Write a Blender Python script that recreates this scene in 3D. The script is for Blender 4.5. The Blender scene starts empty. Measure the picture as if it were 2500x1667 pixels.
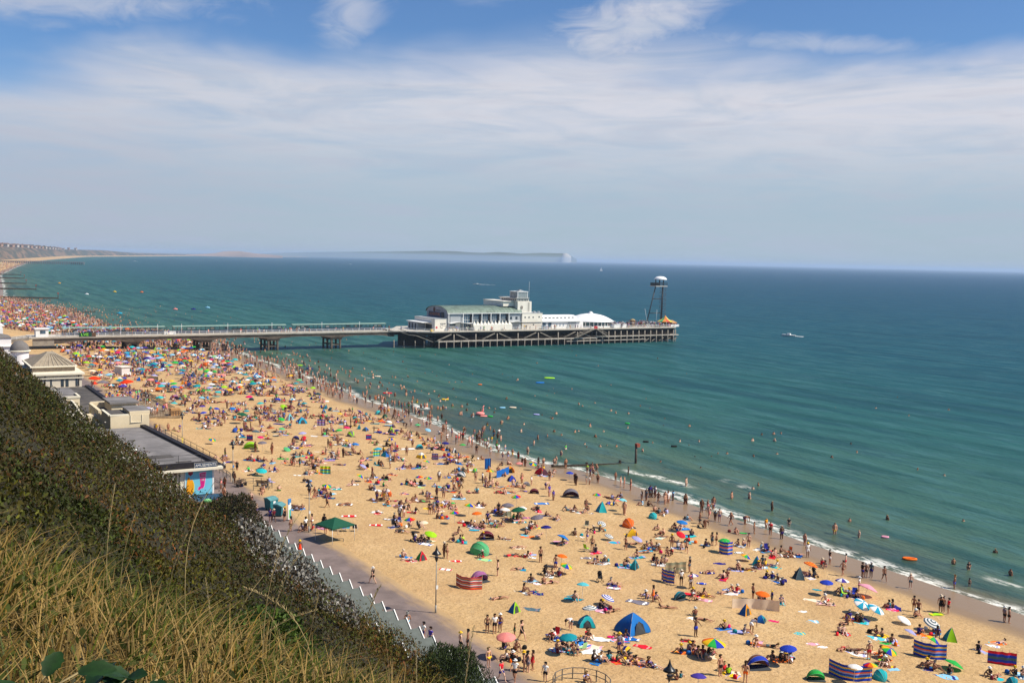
import bpy, bmesh, math, random
import numpy as np
from mathutils import Vector, Matrix
SC = bpy.context.scene
COL = SC.collection
# ------------------------------------------------------------ camera
W0, H0, FPX, CAMZ = 2500.0, 1667.0, 2500.0, 35.0
PITCH = math.atan(200.5/FPX); ROLL = math.atan(.0227); YAW = math.atan2(.52, .854)
cd = bpy.data.cameras.new('camera'); cam = bpy.data.objects.new('camera', cd); COL.objects.link(cam)
cd.sensor_width = 36.0; cd.lens = 36.0*FPX/W0; cd.clip_start = .05; cd.clip_end = 150000
cam.matrix_world = (Matrix.Translation((0, 0, CAMZ)) @ Matrix.Rotation(-YAW, 4, 'Z')
                    @ Matrix.Rotation(math.pi/2-PITCH, 4, 'X') @ Matrix.Rotation(ROLL, 4, 'Z'))
SC.camera = cam
# ------------------------------------------------------------ render / view
SC.render.engine = 'CYCLES'
SC.view_settings.view_transform = 'Standard'; SC.view_settings.look = 'None'
SC.view_settings.gamma = 1; SC.view_settings.exposure = 0.28
SC.cycles.use_denoising = True
SC.cycles.max_bounces = 5; SC.cycles.diffuse_bounces = 2; SC.cycles.glossy_bounces = 2
SC.cycles.transmission_bounces = 2; SC.cycles.volume_bounces = 1; SC.cycles.transparent_max_bounces = 6
SC.cycles.sample_clamp_indirect = 4
# ------------------------------------------------------------ sun and sky
SUN_AZ = math.atan2(.735, -.678)          # clockwise from +Y
SUN_EL = math.radians(49)
sd_ = Vector((math.sin(SUN_AZ)*math.cos(SUN_EL), math.cos(SUN_AZ)*math.cos(SUN_EL), math.sin(SUN_EL)))
sl = bpy.data.lights.new('sun', 'SUN'); sl.energy = 5.0; sl.angle = math.radians(.5); sl.color = (1, .93, .80)
so = bpy.data.objects.new('sun', sl); COL.objects.link(so)
so.rotation_euler = sd_.to_track_quat('Z', 'Y').to_euler(); so.location = (60, -60, 120)

class NT:
    """small node tree helper"""
    def __init__(s, nt): s.nt = nt; s.n = nt.nodes; s.l = nt.links
    def add(s, t, **kw):
        nd = s.n.new(t)
        for k, v in kw.items():
            if hasattr(nd, k): setattr(nd, k, v)
        return nd
    def inp(s, nd, key, val):
        if hasattr(val, 'is_output') or isinstance(val, bpy.types.NodeSocket): s.l.new(val, nd.inputs[key])
        else: nd.inputs[key].default_value = val
    def noise(s, vec, scale, detail=3, rough=.5, dist=0.0, out='Fac'):
        nd = s.add('ShaderNodeTexNoise'); s.inp(nd, 'Vector', vec) if vec is not None else None
        nd.inputs['Scale'].default_value = scale; nd.inputs['Detail'].default_value = detail
        nd.inputs['Roughness'].default_value = rough; nd.inputs['Distortion'].default_value = dist
        return nd.outputs[out]
    def math(s, op, a, b=None, c=None, clamp=False):
        nd = s.add('ShaderNodeMath', operation=op); nd.use_clamp = clamp
        s.inp(nd, 0, a)
        if b is not None: s.inp(nd, 1, b)
        if c is not None: s.inp(nd, 2, c)
        return nd.outputs[0]
    def ss(s, v, a, b, lo=0.0, hi=1.0):
        nd = s.add('ShaderNodeMapRange'); nd.interpolation_type = 'SMOOTHSTEP'
        s.inp(nd, 'Value', v); nd.inputs['From Min'].default_value = a; nd.inputs['From Max'].default_value = b
        nd.inputs['To Min'].default_value = lo; nd.inputs['To Max'].default_value = hi
        return nd.outputs[0]
    def mix(s, f, a, b, bt='MIX'):
        nd = s.add('ShaderNodeMix', data_type='RGBA', blend_type=bt)
        s.inp(nd, 0, f); s.inp(nd, 6, a if not isinstance(a, tuple) else (*a[:3], 1)); s.inp(nd, 7, b if not isinstance(b, tuple) else (*b[:3], 1))
        return nd.outputs[2]
    def ramp(s, v, pts, interp='LINEAR'):
        nd = s.add('ShaderNodeValToRGB'); r = nd.color_ramp; r.interpolation = interp
        while len(r.elements) < len(pts): r.elements.new(.5)
        for e, (p, c) in zip(r.elements, pts): e.position = p; e.color = (*c[:3], 1)
        s.inp(nd, 0, v); return nd.outputs[0]
    def mapping(s, vec, scale=(1, 1, 1), loc=(0, 0, 0), rot=(0, 0, 0)):
        nd = s.add('ShaderNodeMapping'); s.inp(nd, 'Vector', vec)
        nd.inputs['Scale'].default_value = scale; nd.inputs['Location'].default_value = loc; nd.inputs['Rotation'].default_value = rot
        return nd.outputs[0]

def lin(c):
    """#rrggbb -> linear rgb"""
    c = c.lstrip('#'); v = [int(c[i:i+2], 16)/255 for i in (0, 2, 4)]
    return tuple(x/12.92 if x <= .04045 else ((x+.055)/1.055)**2.4 for x in v)

world = bpy.data.worlds.new('World'); SC.world = world; world.use_nodes = True
wt = NT(world.node_tree); bgn = wt.n['Background']
sky = wt.add('ShaderNodeTexSky', sky_type='NISHITA'); sky.sun_disc = False
sky.sun_elevation = SUN_EL; sky.sun_rotation = SUN_AZ; sky.altitude = 0; sky.air_density = 1.0; sky.dust_density = .4; sky.ozone_density = 4.0
geo = wt.add('ShaderNodeTexCoord').outputs['Generated']
sp = wt.add('ShaderNodeSeparateXYZ'); wt.inp(sp, 0, geo)
hx = wt.math('SQRT', wt.math('ADD', wt.math('MULTIPLY', sp.outputs[0], sp.outputs[0]), wt.math('MULTIPLY', sp.outputs[1], sp.outputs[1])))
el = wt.math('DEGREES' if False else 'MULTIPLY', wt.math('ARCTAN2', sp.outputs[2], hx), 57.29578)      # elevation, degrees
az = wt.math('MULTIPLY', wt.math('ARCTAN2', sp.outputs[0], sp.outputs[1]), 57.29578)                    # bearing from the coast line, degrees
comb = wt.add('ShaderNodeCombineXYZ'); wt.inp(comb, 0, az); wt.inp(comb, 1, el)
q = comb.outputs[0]
n_big = wt.noise(wt.mapping(q, (.045, .16, 1), (3.1, 1.7, 0)), 1.0, 4, .55, .6)
n_mid = wt.noise(wt.mapping(q, (.10, .55, 1), (1.3, 5.2, 0), (0, 0, .06)), 1.0, 6, .6, 1.2)
n_str = wt.noise(wt.mapping(q, (.16, 1.5, 1), (7.7, 2.9, 0), (0, 0, -.05)), 1.0, 6, .65, .5)
n_wisp = wt.noise(wt.mapping(q, (.30, .62, 1), (4.4, 8.1, 0), (0, 0, -.75)), 1.0, 7, .62, 1.6)
# the band of high cloud: thick between about 5 and 11 degrees up, its upper edge climbing to the right
edge = wt.math('ADD', wt.ss(az, 2.0, 19.0, -2.3, .3), wt.math('MULTIPLY', wt.math('SUBTRACT', n_big, .5), 7.0))
top = wt.ss(wt.math('SUBTRACT', el, edge), 8.9, 12.2, 1.0, 0.0)
body = wt.math('MULTIPLY', top, wt.ss(n_mid, .22, .60, .80, 1.0))
def blob(ca, ce, ra, re, tilt=0.0):
    da = wt.math('SUBTRACT', az, ca); de = wt.math('SUBTRACT', el, ce)
    c, s_ = math.cos(tilt), math.sin(tilt)
    u_ = wt.math('ADD', wt.math('MULTIPLY', da, c/ra), wt.math('MULTIPLY', de, s_/ra))
    v_ = wt.math('ADD', wt.math('MULTIPLY', da, -s_/re), wt.math('MULTIPLY', de, c/re))
    d = wt.math('SQRT', wt.math('ADD', wt.math('MULTIPLY', u_, u_), wt.math('MULTIPLY', v_, v_)))
    d = wt.math('ADD', d, wt.math('MULTIPLY', wt.math('SUBTRACT', n_wisp, .5), 1.9))
    return wt.ss(d, -.05, 1.45, 1.0, 0.0)
w1 = blob(37.3, 12.5, 6.2, 1.8, .42); w2 = blob(7.0, 12.3, 8.0, 1.1, .06); w3 = blob(22.3, 13.2, 1.5, 2.4, -.35); w4 = blob(47, 11.5, 7, .5, -.08)
w5 = blob(30.2, 14.2, 2.4, .5, .1)
wisps = wt.math('MAXIMUM', wt.math('MAXIMUM', w1, wt.math('MULTIPLY', w2, .8)), wt.math('MAXIMUM', wt.math('MULTIPLY', w3, .7), wt.math('MAXIMUM', wt.math('MULTIPLY', w4, .55), wt.math('MULTIPLY', w5, .4))))
cover = wt.math('MAXIMUM', body, wt.math('MULTIPLY', wisps, .85))
cover = wt.math('MULTIPLY', cover, wt.ss(el, 35, 60, 1.0, .25))
cover = wt.math('MULTIPLY', cover, wt.ss(n_str, .2, .75, .80, 1.06), clamp=True)
bright = wt.math('MULTIPLY', wt.ss(el, 2.5, 8.5, 0, 1), wt.ss(n_mid, .28, .62, .62, 1.0))
bright = wt.math('MULTIPLY', bright, wt.ss(az, 2, 40, .72, 1.0))
cloudcol = wt.mix(bright, lin('#b0c1d0'), lin('#dcdce4'))
tint = wt.math('MULTIPLY', wt.ss(az, 4, 26, 1, 0), wt.ss(el, 2, 9, 1, .3))
cloudcol = wt.mix(wt.math('MULTIPLY', tint, .5), cloudcol, lin('#b4b4c6'))
lil = wt.math('MULTIPLY', wt.ss(n_str, .45, .7, 0, .35), 1.0)
cloudcol = wt.mix(lil, cloudcol, lin('#b4bbd0'))
skyc = wt.add('ShaderNodeVectorMath', operation='MULTIPLY')
wt.inp(skyc, 0, sky.outputs[0]); skyc.inputs[1].default_value = (.70, .90, 1.14)
# Background strength .1 : cloud radiance is given divided by it
cl10 = wt.add('ShaderNodeVectorMath', operation='SCALE'); wt.inp(cl10, 0, cloudcol); cl10.inputs['Scale'].default_value = 10.0
fin = wt.mix(cover, skyc.outputs[0], cl10.outputs[0])
wt.inp(bgn, 'Color', fin); bgn.inputs['Strength'].default_value = .082
# ------------------------------------------------------------ pixel of the photograph -> point of the place
_c, _s = math.cos(ROLL), math.sin(ROLL); _cp, _sp = math.cos(PITCH), math.sin(PITCH)
def raydir(px, py):
    x = px-W0/2; y = -(py-H0/2); x, y = x*_c-y*_s, x*_s+y*_c
    a, b, c = x, FPX*_cp+y*_sp, -FPX*_sp+y*_cp
    return (a*.854+b*.52, -a*.52+b*.854, c)
def at(px, py, z=0.0):
    d = raydir(px, py); t = (z-CAMZ)/d[2]; return (d[0]*t, d[1]*t)
def onY(px, py, Y):
    d = raydir(px, py); t = Y/d[1]; return (d[0]*t, CAMZ+d[2]*t)
SH_Y = [-300, 60, 100, 131, 140, 150, 160, 181, 212, 226, 261, 306, 347, 402, 440, 496, 560, 637, 726, 799, 1000, 1497, 2139, 2860, 3610, 5355, 6916, 9800, 14000]
SH_X = [99, 98.3, 99, 99.2, 98, 94.5, 93.5, 96.5, 99, 98, 100.6, 102, 103, 108, 103, 82, 84, 84, 75, 68, 85, 124, 207, 303, 452, 827, 1435, 2550, 5200]
def shoreX(Y): return np.interp(Y, SH_Y, SH_X)
def gz(X, Y):
    s = X-shoreX(Y)
    if s >= 0: return -.035*s
    return 2.5*min(1.0, -s/56.0)**.9
def ground(px, py, dz=0.0):
    z = 1.0
    for _ in range(8):
        X, Y = at(px, py, z+dz); z = max(gz(X, Y), 0.0 if dz == 0 else -9)
    return X, Y, gz(X, Y)

# ------------------------------------------------------------ materials
MATS = {}
def mat(name, col, rough=.7, var=.12, vscale=3.0, bump=0.0, bscale=20.0, metal=0.0, spec=.3, trans=0.0, emit=None):
    if name in MATS: return MATS[name]
    m = bpy.data.materials.new(name); m.use_nodes = True; t = NT(m.node_tree); b = t.n['Principled BSDF']
    if isinstance(col, str): col = lin(col)
    oc = t.add('ShaderNodeTexCoord').outputs['Object']
    nz = t.noise(oc, vscale, 4, .6)
    lo = tuple(max(0, x*(1-var)) for x in col); hi = tuple(min(1, x*(1+var)) for x in col)
    t.inp(b, 'Base Color', t.mix(t.ss(nz, .3, .7), lo, hi))
    b.inputs['Roughness'].default_value = rough; b.inputs['Metallic'].default_value = metal
    b.inputs['Specular IOR Level'].default_value = spec
    if bump:
        bp = t.add('ShaderNodeBump'); bp.inputs['Strength'].default_value = bump; bp.inputs['Distance'].default_value = .05
        t.inp(bp, 'Height', t.noise(oc, bscale, 4, .6)); t.l.new(bp.outputs[0], b.inputs['Normal'])
    if emit:
        b.inputs['Emission Color'].default_value = (*col, 1); b.inputs['Emission Strength'].default_value = emit
    if trans:
        tr = t.add('ShaderNodeBsdfTranslucent'); tr.inputs[0].default_value = (*hi, 1)
        mx = t.add('ShaderNodeMixShader'); mx.inputs[0].default_value = trans
        t.l.new(b.outputs[0], mx.inputs[1]); t.l.new(tr.outputs[0], mx.inputs[2]); t.l.new(mx.outputs[0], t.n['Material Output'].inputs[0])
    MATS[name] = m; return m
def attrmat(name, attr='col', rough=.75, trans=0.0, var=.15, vscale=4.0, spec=.25):
    if name in MATS: return MATS[name]
    m = bpy.data.materials.new(name); m.use_nodes = True; t = NT(m.node_tree); b = t.n['Principled BSDF']
    a = t.add('ShaderNodeAttribute', attribute_name=attr).outputs['Color']
    oc = t.add('ShaderNodeTexCoord').outputs['Object']
    k = t.ss(t.noise(oc, vscale, 3, .6), .25, .75, 1-var, 1+var)
    sc = t.add('ShaderNodeVectorMath', operation='SCALE'); t.inp(sc, 0, a); t.inp(sc, 'Scale', k)
    t.inp(b, 'Base Color', sc.outputs[0]); b.inputs['Roughness'].default_value = rough; b.inputs['Specular IOR Level'].default_value = spec
    if trans:
        tr = t.add('ShaderNodeBsdfTranslucent'); t.inp(tr, 0, sc.outputs[0]); mx = t.add('ShaderNodeMixShader'); mx.inputs[0].default_value = trans
        t.l.new(b.outputs[0], mx.inputs[1]); t.l.new(tr.outputs[0], mx.inputs[2]); t.l.new(mx.outputs[0], t.n['Material Output'].inputs[0])
    MATS[name] = m; return m

# ------------------------------------------------------------ mesh builder
class MB:
    def __init__(s): s.v = []; s.f = []; s.m = []; s.sm = []
    def face(s, idx, m=0, smooth=False): s.f.append(tuple(idx)); s.m.append(m); s.sm.append(smooth)
    def pts(s, P):
        b = len(s.v); s.v.extend(tuple(p) for p in P); return b
    def poly(s, P, m=0, smooth=False):
        b = s.pts(P); s.face(range(b, b+len(P)), m, smooth)
    def box(s, x0, y0, z0, x1, y1, z1, m=0, rot=0.0, c=None):
        P = [(x0, y0, z0), (x1, y0, z0), (x1, y1, z0), (x0, y1, z0), (x0, y0, z1), (x1, y0, z1), (x1, y1, z1), (x0, y1, z1)]
        if rot:
            cx, cy = c or ((x0+x1)/2, (y0+y1)/2); co, si = math.cos(rot), math.sin(rot)
            P = [(cx+(p[0]-cx)*co-(p[1]-cy)*si, cy+(p[0]-cx)*si+(p[1]-cy)*co, p[2]) for p in P]
        b = s.pts(P)
        for f in ((0, 3, 2, 1), (4, 5, 6, 7), (0, 1, 5, 4), (1, 2, 6, 5), (2, 3, 7, 6), (3, 0, 4, 7)): s.face([b+i for i in f], m)
        return s
    def tube(s, P, r, n=6, m=0, smooth=True, cap=True):
        P = [Vector(p) for p in P]; rs = r if isinstance(r, (list, tuple)) else [r]*len(P)
        rings = []
        for i, p in enumerate(P):
            d = (P[min(i+1, len(P)-1)]-P[max(i-1, 0)])
            d = d.normalized() if d.length > 1e-9 else Vector((0, 0, 1))
            a = d.orthogonal().normalized() if abs(d.z) < .99 else Vector((1, 0, 0)); a = (a-d*a.dot(d)).normalized(); b_ = d.cross(a)
            rings.append(s.pts([p+(a*math.cos(2*math.pi*k/n)+b_*math.sin(2*math.pi*k/n))*rs[i] for k in range(n)]))
        for i in range(len(P)-1):
            for k in range(n): s.face((rings[i]+k, rings[i]+(k+1) % n, rings[i+1]+(k+1) % n, rings[i+1]+k), m, smooth)
        if cap:
            s.face([rings[0]+k for k in reversed(range(n))], m); s.face([rings[-1]+k for k in range(n)], m)
        return s
    def lathe(s, prof, c=(0, 0, 0), n=16, m=0, smooth=True, mf=None, sx=1.0, sy=1.0):
        """prof: (radius, z) bottom to top"""
        rings = []
        for r, z in prof: rings.append(s.pts([(c[0]+sx*max(r, 1e-4)*math.cos(2*math.pi*k/n), c[1]+sy*max(r, 1e-4)*math.sin(2*math.pi*k/n), c[2]+z) for k in range(n)]))
        for i in range(len(prof)-1):
            for k in range(n): s.face((rings[i]+k, rings[i]+(k+1) % n, rings[i+1]+(k+1) % n, rings[i+1]+k), mf(k, i) if mf else m, smooth)
        return s
    def disc(s, c, r, n=16, m=0):
        s.poly([(c[0]+r*math.cos(2*math.pi*k/n), c[1]+r*math.sin(2*math.pi*k/n), c[2]) for k in range(n)], m)
    def prism(s, P, a, b, axis='y', m=0, smooth=False):
        """P: outline in the two other axes; from a to b along axis"""
        def w(p, t): return (p[0], t, p[1]) if axis == 'y' else ((t, p[0], p[1]) if axis == 'x' else (p[0], p[1], t))
        i = s.pts([w(p, a) for p in P]); j = s.pts([w(p, b) for p in P]); n = len(P)
        s.face([i+k for k in range(n)], m); s.face([j+k for k in reversed(range(n))], m)
        for k in range(n): s.face((i+(k+1) % n, i+k, j+k, j+(k+1) % n), m, smooth)
        return s
    def grid(s, rows, m=0, smooth=True, mf=None):
        n = len(rows[0]); b = [s.pts(r) for r in rows]
        for i in range(len(rows)-1):
            for k in range(n-1): s.face((b[i]+k, b[i]+k+1, b[i+1]+k+1, b[i+1]+k), mf(i, k) if mf else m, smooth)
        return s
    def mesh(s, name, mats, fix=False):
        me = bpy.data.meshes.new(name); me.from_pydata(s.v, [], s.f)
        for m_ in mats: me.materials.append(m_)
        if s.f:
            me.polygons.foreach_set('material_index', s.m); me.polygons.foreach_set('use_smooth', s.sm)
        if fix:
            bm = bmesh.new(); bm.from_mesh(me); bmesh.ops.remove_doubles(bm, verts=bm.verts, dist=1e-4); bmesh.ops.recalc_face_normals(bm, faces=bm.faces); bm.to_mesh(me); bm.free()
        me.update(); return me
def obj(name, mb, mats, parent=None, loc=None, rot=None, fix=False):
    if not isinstance(mats, (list, tuple)): mats = [mats]
    me = mb.mesh(name, mats, fix) if isinstance(mb, MB) else mb
    o = bpy.data.objects.new(name, me); COL.objects.link(o)
    if parent is not None: o.parent = parent
    if loc is not None: o.location = loc
    if rot is not None: o.rotation_euler = rot
    return o
def tag(o, label=None, cat=None, group=None, kind=None):
    if label: o['label'] = label
    if cat: o['category'] = cat
    if group: o['group'] = group
    if kind: o['kind'] = kind
    return o
def empty(name, label, cat, loc=(0, 0, 0), rz=0.0, group=None):
    o = bpy.data.objects.new(name, None); COL.objects.link(o); o.empty_display_size = .3
    o.location = loc; o.rotation_euler = (0, 0, rz); return tag(o, label, cat, group)
def npmesh(name, V, F, mats, col=None, smooth=False, mi=None):
    """V (n,3), F (m,k) -> mesh, with optional per-vertex colour"""
    me = bpy.data.meshes.new(name); V = np.asarray(V, np.float32); F = np.asarray(F, np.int32); k = F.shape[1]
    me.vertices.add(len(V)); me.vertices.foreach_set('co', V.ravel())
    me.loops.add(F.size); me.loops.foreach_set('vertex_index', F.ravel())
    me.polygons.add(len(F)); me.polygons.foreach_set('loop_start', np.arange(0, F.size, k, dtype=np.int32)); me.polygons.foreach_set('loop_total', np.full(len(F), k, np.int32))
    if mi is not None: me.polygons.foreach_set('material_index', mi)
    me.polygons.foreach_set('use_smooth', np.full(len(F), smooth))
    if col is not None:
        a = me.color_attributes.new('col', 'FLOAT_COLOR', 'POINT'); c4 = np.ones((len(V), 4), np.float32); c4[:, :3] = col; a.data.foreach_set('color', c4.ravel())
    for m_ in mats: me.materials.append(m_)
    me.update(calc_edges=True); return me

# ------------------------------------------------------------ value noise for terrain (numpy)
_rng = np.random.RandomState(7); _G = _rng.rand(256, 256)
def vnoise(x, y, oct=4, seed=0):
    x = np.asarray(x, float); y = np.asarray(y, float); t = 0; a = 1; tot = 0
    for o in range(oct):
        xx = x*2**o+seed*17.3+o*5.1; yy = y*2**o+seed*9.7+o*3.3
        xi = np.floor(xx).astype(int); yi = np.floor(yy).astype(int); fx = xx-xi; fy = yy-yi
        fx = fx*fx*(3-2*fx); fy = fy*fy*(3-2*fy)
        g = lambda i, j: _G[(xi+i) % 256, (yi+j) % 256]
        t = t+a*((g(0, 0)*(1-fx)+g(1, 0)*fx)*(1-fy)+(g(0, 1)*(1-fx)+g(1, 1)*fx)*fy); tot += a; a *= .5
    return t/tot
# ============================================================ THE GROUND, THE SEA
def geoms(vals):
    return np.array(vals, float)
def steps(a, b, d0, g):
    o = [a]; d = d0
    while o[-1] < b: o.append(o[-1]+d); d *= g
    return np.array(o)
Yl = np.concatenate([np.arange(-60, 520, 4.0), steps(520, 15000, 6, 1.06)])
sL = np.concatenate([-steps(70, 6000, 6, 1.25)[::-1], np.arange(-66, -16, 3.0), np.arange(-16, 10, 1.0), np.arange(10, 60, 6.0)])
YY, SS = np.meshgrid(Yl, sL, indexing='ij'); XX = shoreX(YY)+SS
ZZ = np.where(SS < 0, 2.5*np.minimum(1, -SS/56)**.9, -.035*SS)
ZZ += np.where((SS < -3) & (SS > -54), (vnoise(XX/9, YY/9, 3)-.5)*.22, 0)
def gridfaces(r, c):
    i = np.arange(r-1)[:, None]*c+np.arange(c-1)[None, :]; i = i.ravel()
    return np.stack([i, i+1, i+c+1, i+c], 1)
sand = bpy.data.materials.new('sand'); sand.use_nodes = True; t = NT(sand.node_tree); b = t.n['Principled BSDF']
oc = t.add('ShaderNodeTexCoord').outputs['Object']
sdist = t.add('ShaderNodeAttribute', attribute_name='shore').outputs['Fac']
base = t.mix(t.ss(t.noise(oc, .25, 5, .6), .3, .7), (.50, .322, .148), (.61, .412, .205))
base = t.mix(t.ss(t.noise(oc, 1.9, 5, .7), .42, .62), base, t.mix(.5, base, (.52, .33, .14)))
base = t.mix(t.math('MULTIPLY', t.ss(t.noise(oc, 3.2, 5, .75), .48, .62), .55), base, (.30, .175, .075))
base = t.mix(t.math('MULTIPLY', t.ss(t.noise(oc, .07, 3, .6), .45, .65), .30), base, (.46, .27, .125))
wob = t.math('ADD', sdist, t.math('MULTIPLY', t.math('SUBTRACT', t.noise(t.mapping(oc, (.25, .09, 1)), 1.0, 3, .5), .5), 6.0))
wet = t.ss(wob, -9.5, -6.0)
base2 = t.mix(t.math('MULTIPLY', t.ss(wob, -13, -7), .25), base, (.42, .27, .13))
t.inp(b, 'Base Color', t.mix(t.math('MULTIPLY', wet, .9), base2, (.235, .158, .095)))
t.inp(b, 'Roughness', t.ss(wob, -9.0, -4.0, .95, .35)); b.inputs['Specular IOR Level'].default_value = .25
bp = t.add('ShaderNodeBump'); bp.inputs['Distance'].default_value = .2; t.inp(bp, 'Strength', t.math('MULTIPLY', t.ss(wob, -10, -6, 1, .1), .9))
hh = t.math('ADD', t.noise(oc, 2.2, 4, .65), t.math('MULTIPLY', t.noise(oc, .8, 2, .5), .8)); t.inp(bp, 'Height', hh); t.l.new(bp.outputs[0], b.inputs['Normal'])
me = npmesh('beach', np.stack([XX, YY, ZZ], -1).reshape(-1, 3), gridfaces(len(Yl), len(sL)), [sand], smooth=True)
a = me.attributes.new('shore', 'FLOAT', 'POINT'); a.data.foreach_set('value', SS.ravel().astype(np.float32))
beach = tag(obj('beach', me, []), 'golden sand beach sloping down to the sea', None, None, 'structure')
# sea
sS = np.concatenate([np.arange(-2, 40, 1.0), steps(40, 52000, 3, 1.12)])
Ys = np.concatenate([-steps(60, 3000, 8, 1.2)[::-1], np.arange(-52, 520, 4.0), steps(520, 56000, 6, 1.06)])
YY, SS = np.meshgrid(Ys, sS, indexing='ij'); XX = np.minimum(shoreX(YY), 5200)+SS
ZZ = np.zeros_like(XX)
fade = np.clip(SS/12, 0, 1)*np.clip((400-SS)/300, 0, 1)*np.clip((600-np.abs(YY))/300, 0, 1)
ph = SS/9.5+2.2*vnoise(XX/60, YY/60, 2, 3)*3+YY*.004
ZZ += fade*.10*(np.sin(ph*2*math.pi/1.0)*.5+.5)**2*(vnoise(XX/30, YY/45, 2, 5))
water = bpy.data.materials.new('sea_water'); water.use_nodes = True; t = NT(water.node_tree); b = t.n['Principled BSDF']
oc = t.add('ShaderNodeTexCoord').outputs['Object']
sdist = t.add('ShaderNodeAttribute', attribute_name='shore').outputs['Fac']
nb = t.noise(t.mapping(oc, (.012, .006, 1)), 1.0, 4, .6)
sw = t.math('ADD', sdist, t.math('MULTIPLY', t.math('SUBTRACT', nb, .5), 60.0))
lg = t.math('LOGARITHM', t.math('MAXIMUM', t.math('ADD', t.math('MAXIMUM', sw, t.math('MULTIPLY', sdist, .35)), 3.0), 1.0), 10.0)
K_ = 1/4.2
dc = t.ramp(t.math('MULTIPLY', lg, K_), [(.11, (.150, .125, .058)), (.24, (.082, .112, .056)), (.36, (.045, .108, .062)), (.47, (.019, .090, .070)), (.56, (.006, .060, .070)), (.68, (.002, .042, .076)), (.85, (.000, .031, .088)), (1, (.000, .027, .092))])
# light and shade of the long swell and chop, painted into the water colour
swl = t.add('ShaderNodeTexWave', wave_type='BANDS', bands_direction='X', wave_profile='SIN')
t.inp(swl, 'Vector', t.mapping(oc, (.085, .022, 1), (0, 0, 0), (0, 0, .12))); swl.inputs['Scale'].default_value = .32; swl.inputs['Distortion'].default_value = 7.0; swl.inputs['Detail'].default_value = 3; swl.inputs['Detail Scale'].default_value = .9
chop = t.noise(t.mapping(oc, (1.0, .42, 1), (0, 0, 0), (0, 0, .25)), .55, 5, .68)
chop2 = t.noise(t.mapping(oc, (.22, .07, 1), (0, 0, 0), (0, 0, .2)), .5, 5, .7)
dc = t.mix(t.math('MULTIPLY', t.ss(chop2, .40, .66), .35), dc, t.mix(.5, dc, (.045, .13, .12)))
chop3 = t.noise(t.mapping(oc, (.9, .22, 1), (2, 9, 0), (0, 0, .2)), .30, 6, .75)
dc = t.mix(t.math('MULTIPLY', t.ss(chop3, .48, .62), .75), dc, t.mix(.50, dc, (.06, .15, .15)))
chop4 = t.noise(t.mapping(oc, (.30, .05, 1), (8, 1, 0), (0, 0, .15)), .22, 6, .7)
dc = t.mix(t.math('MULTIPLY', t.ss(chop4, .48, .62), .65), dc, t.mix(.7, dc, (.000, .020, .030)))
dc = t.mix(t.math('MULTIPLY', t.math('MULTIPLY', t.ss(swl.outputs['Fac'], .5, .95), t.ss(chop2, .38, .58)), t.ss(sdist, 60, 260, .75, .15)), dc, t.mix(.75, dc, (.002, .040, .020)))
fo_n = t.noise(t.mapping(oc, (.5, .12, 1)), 1.0, 6, .7)
fo_w = t.math('ADD', sdist, t.math('MULTIPLY', t.math('SUBTRACT', t.noise(t.mapping(oc, (.12, .05, 1)), 1.0, 4, .5), .5), 9.0))
f1 = t.math('MULTIPLY', t.ss(fo_w, -.9, .2), t.ss(fo_w, .9, 3.0, 1, 0))
f2 = t.math('MULTIPLY', t.math('MULTIPLY', t.ss(fo_w, 6.0, 7.2), t.ss(fo_w, 7.6, 8.8, 1, 0)), t.ss(t.noise(t.mapping(oc, (.02, .035, 1), (5, 2, 0)), 1.0, 2, .5), .60, .70))
f3 = t.math('MULTIPLY', t.math('MULTIPLY', t.ss(fo_w, 15.0, 16.2), t.ss(fo_w, 16.6, 17.8, 1, 0)), t.ss(t.noise(t.mapping(oc, (.02, .05, 1), (1, 7, 0)), 1.0, 2, .5), .64, .72))
foam = t.math('MULTIPLY', t.math('MAXIMUM', t.math('MULTIPLY', f1, .9), t.math('MAXIMUM', f2, f3)), t.ss(t.noise(t.mapping(oc, (.9, .3, 1)), 1.2, 7, .75), .44, .56), clamp=True)
# small crests catching the light
cr = t.math('MULTIPLY', t.ss(t.noise(t.mapping(oc, (1.0, .3, 1), (3, 3, 0)), .9, 6, .75), .66, .74), .0)
col_ = t.mix(foam, dc, (.80, .78, .70))
t.inp(b, 'Base Color', col_); t.inp(b, 'Roughness', t.math('ADD', t.math('MULTIPLY', foam, .4), .26)); b.inputs['IOR'].default_value = 1.33
b.inputs['Specular IOR Level'].default_value = .10; b.inputs['Specular Tint'].default_value = (.35, .75, 1, 1)
bp = t.add('ShaderNodeBump'); bp.inputs['Distance'].default_value = 1.0; bp.inputs['Strength'].default_value = .95
hh = t.math('ADD', t.math('MULTIPLY', swl.outputs['Fac'], .22), t.math('ADD', t.math('MULTIPLY', chop, .45), t.math('MULTIPLY', chop2, 1.3)))
t.inp(bp, 'Height', hh)
df = t.add('ShaderNodeBsdfDiffuse'); t.inp(df, 0, col_); t.l.new(bp.outputs[0], df.inputs['Normal'])
gl_ = t.add('ShaderNodeBsdfGlossy'); gl_.inputs[0].default_value = (.55, .85, 1, 1); gl_.inputs['Roughness'].default_value = .28; t.l.new(bp.outputs[0], gl_.inputs['Normal'])
mx = t.add('ShaderNodeMixShader'); t.inp(mx, 0, t.math('MULTIPLY', t.math('SUBTRACT', 1.0, foam), .14)); t.l.new(df.outputs[0], mx.inputs[1]); t.l.new(gl_.outputs[0], mx.inputs[2]); t.l.new(mx.outputs[0], t.n['Material Output'].inputs[0]); t.n.remove(b)
me = npmesh('sea', np.stack([XX, YY, ZZ], -1).reshape(-1, 3), gridfaces(len(Ys), len(sS)), [water], smooth=True)
a = me.attributes.new('shore', 'FLOAT', 'POINT'); a.data.foreach_set('value', SS.ravel().astype(np.float32))
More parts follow.
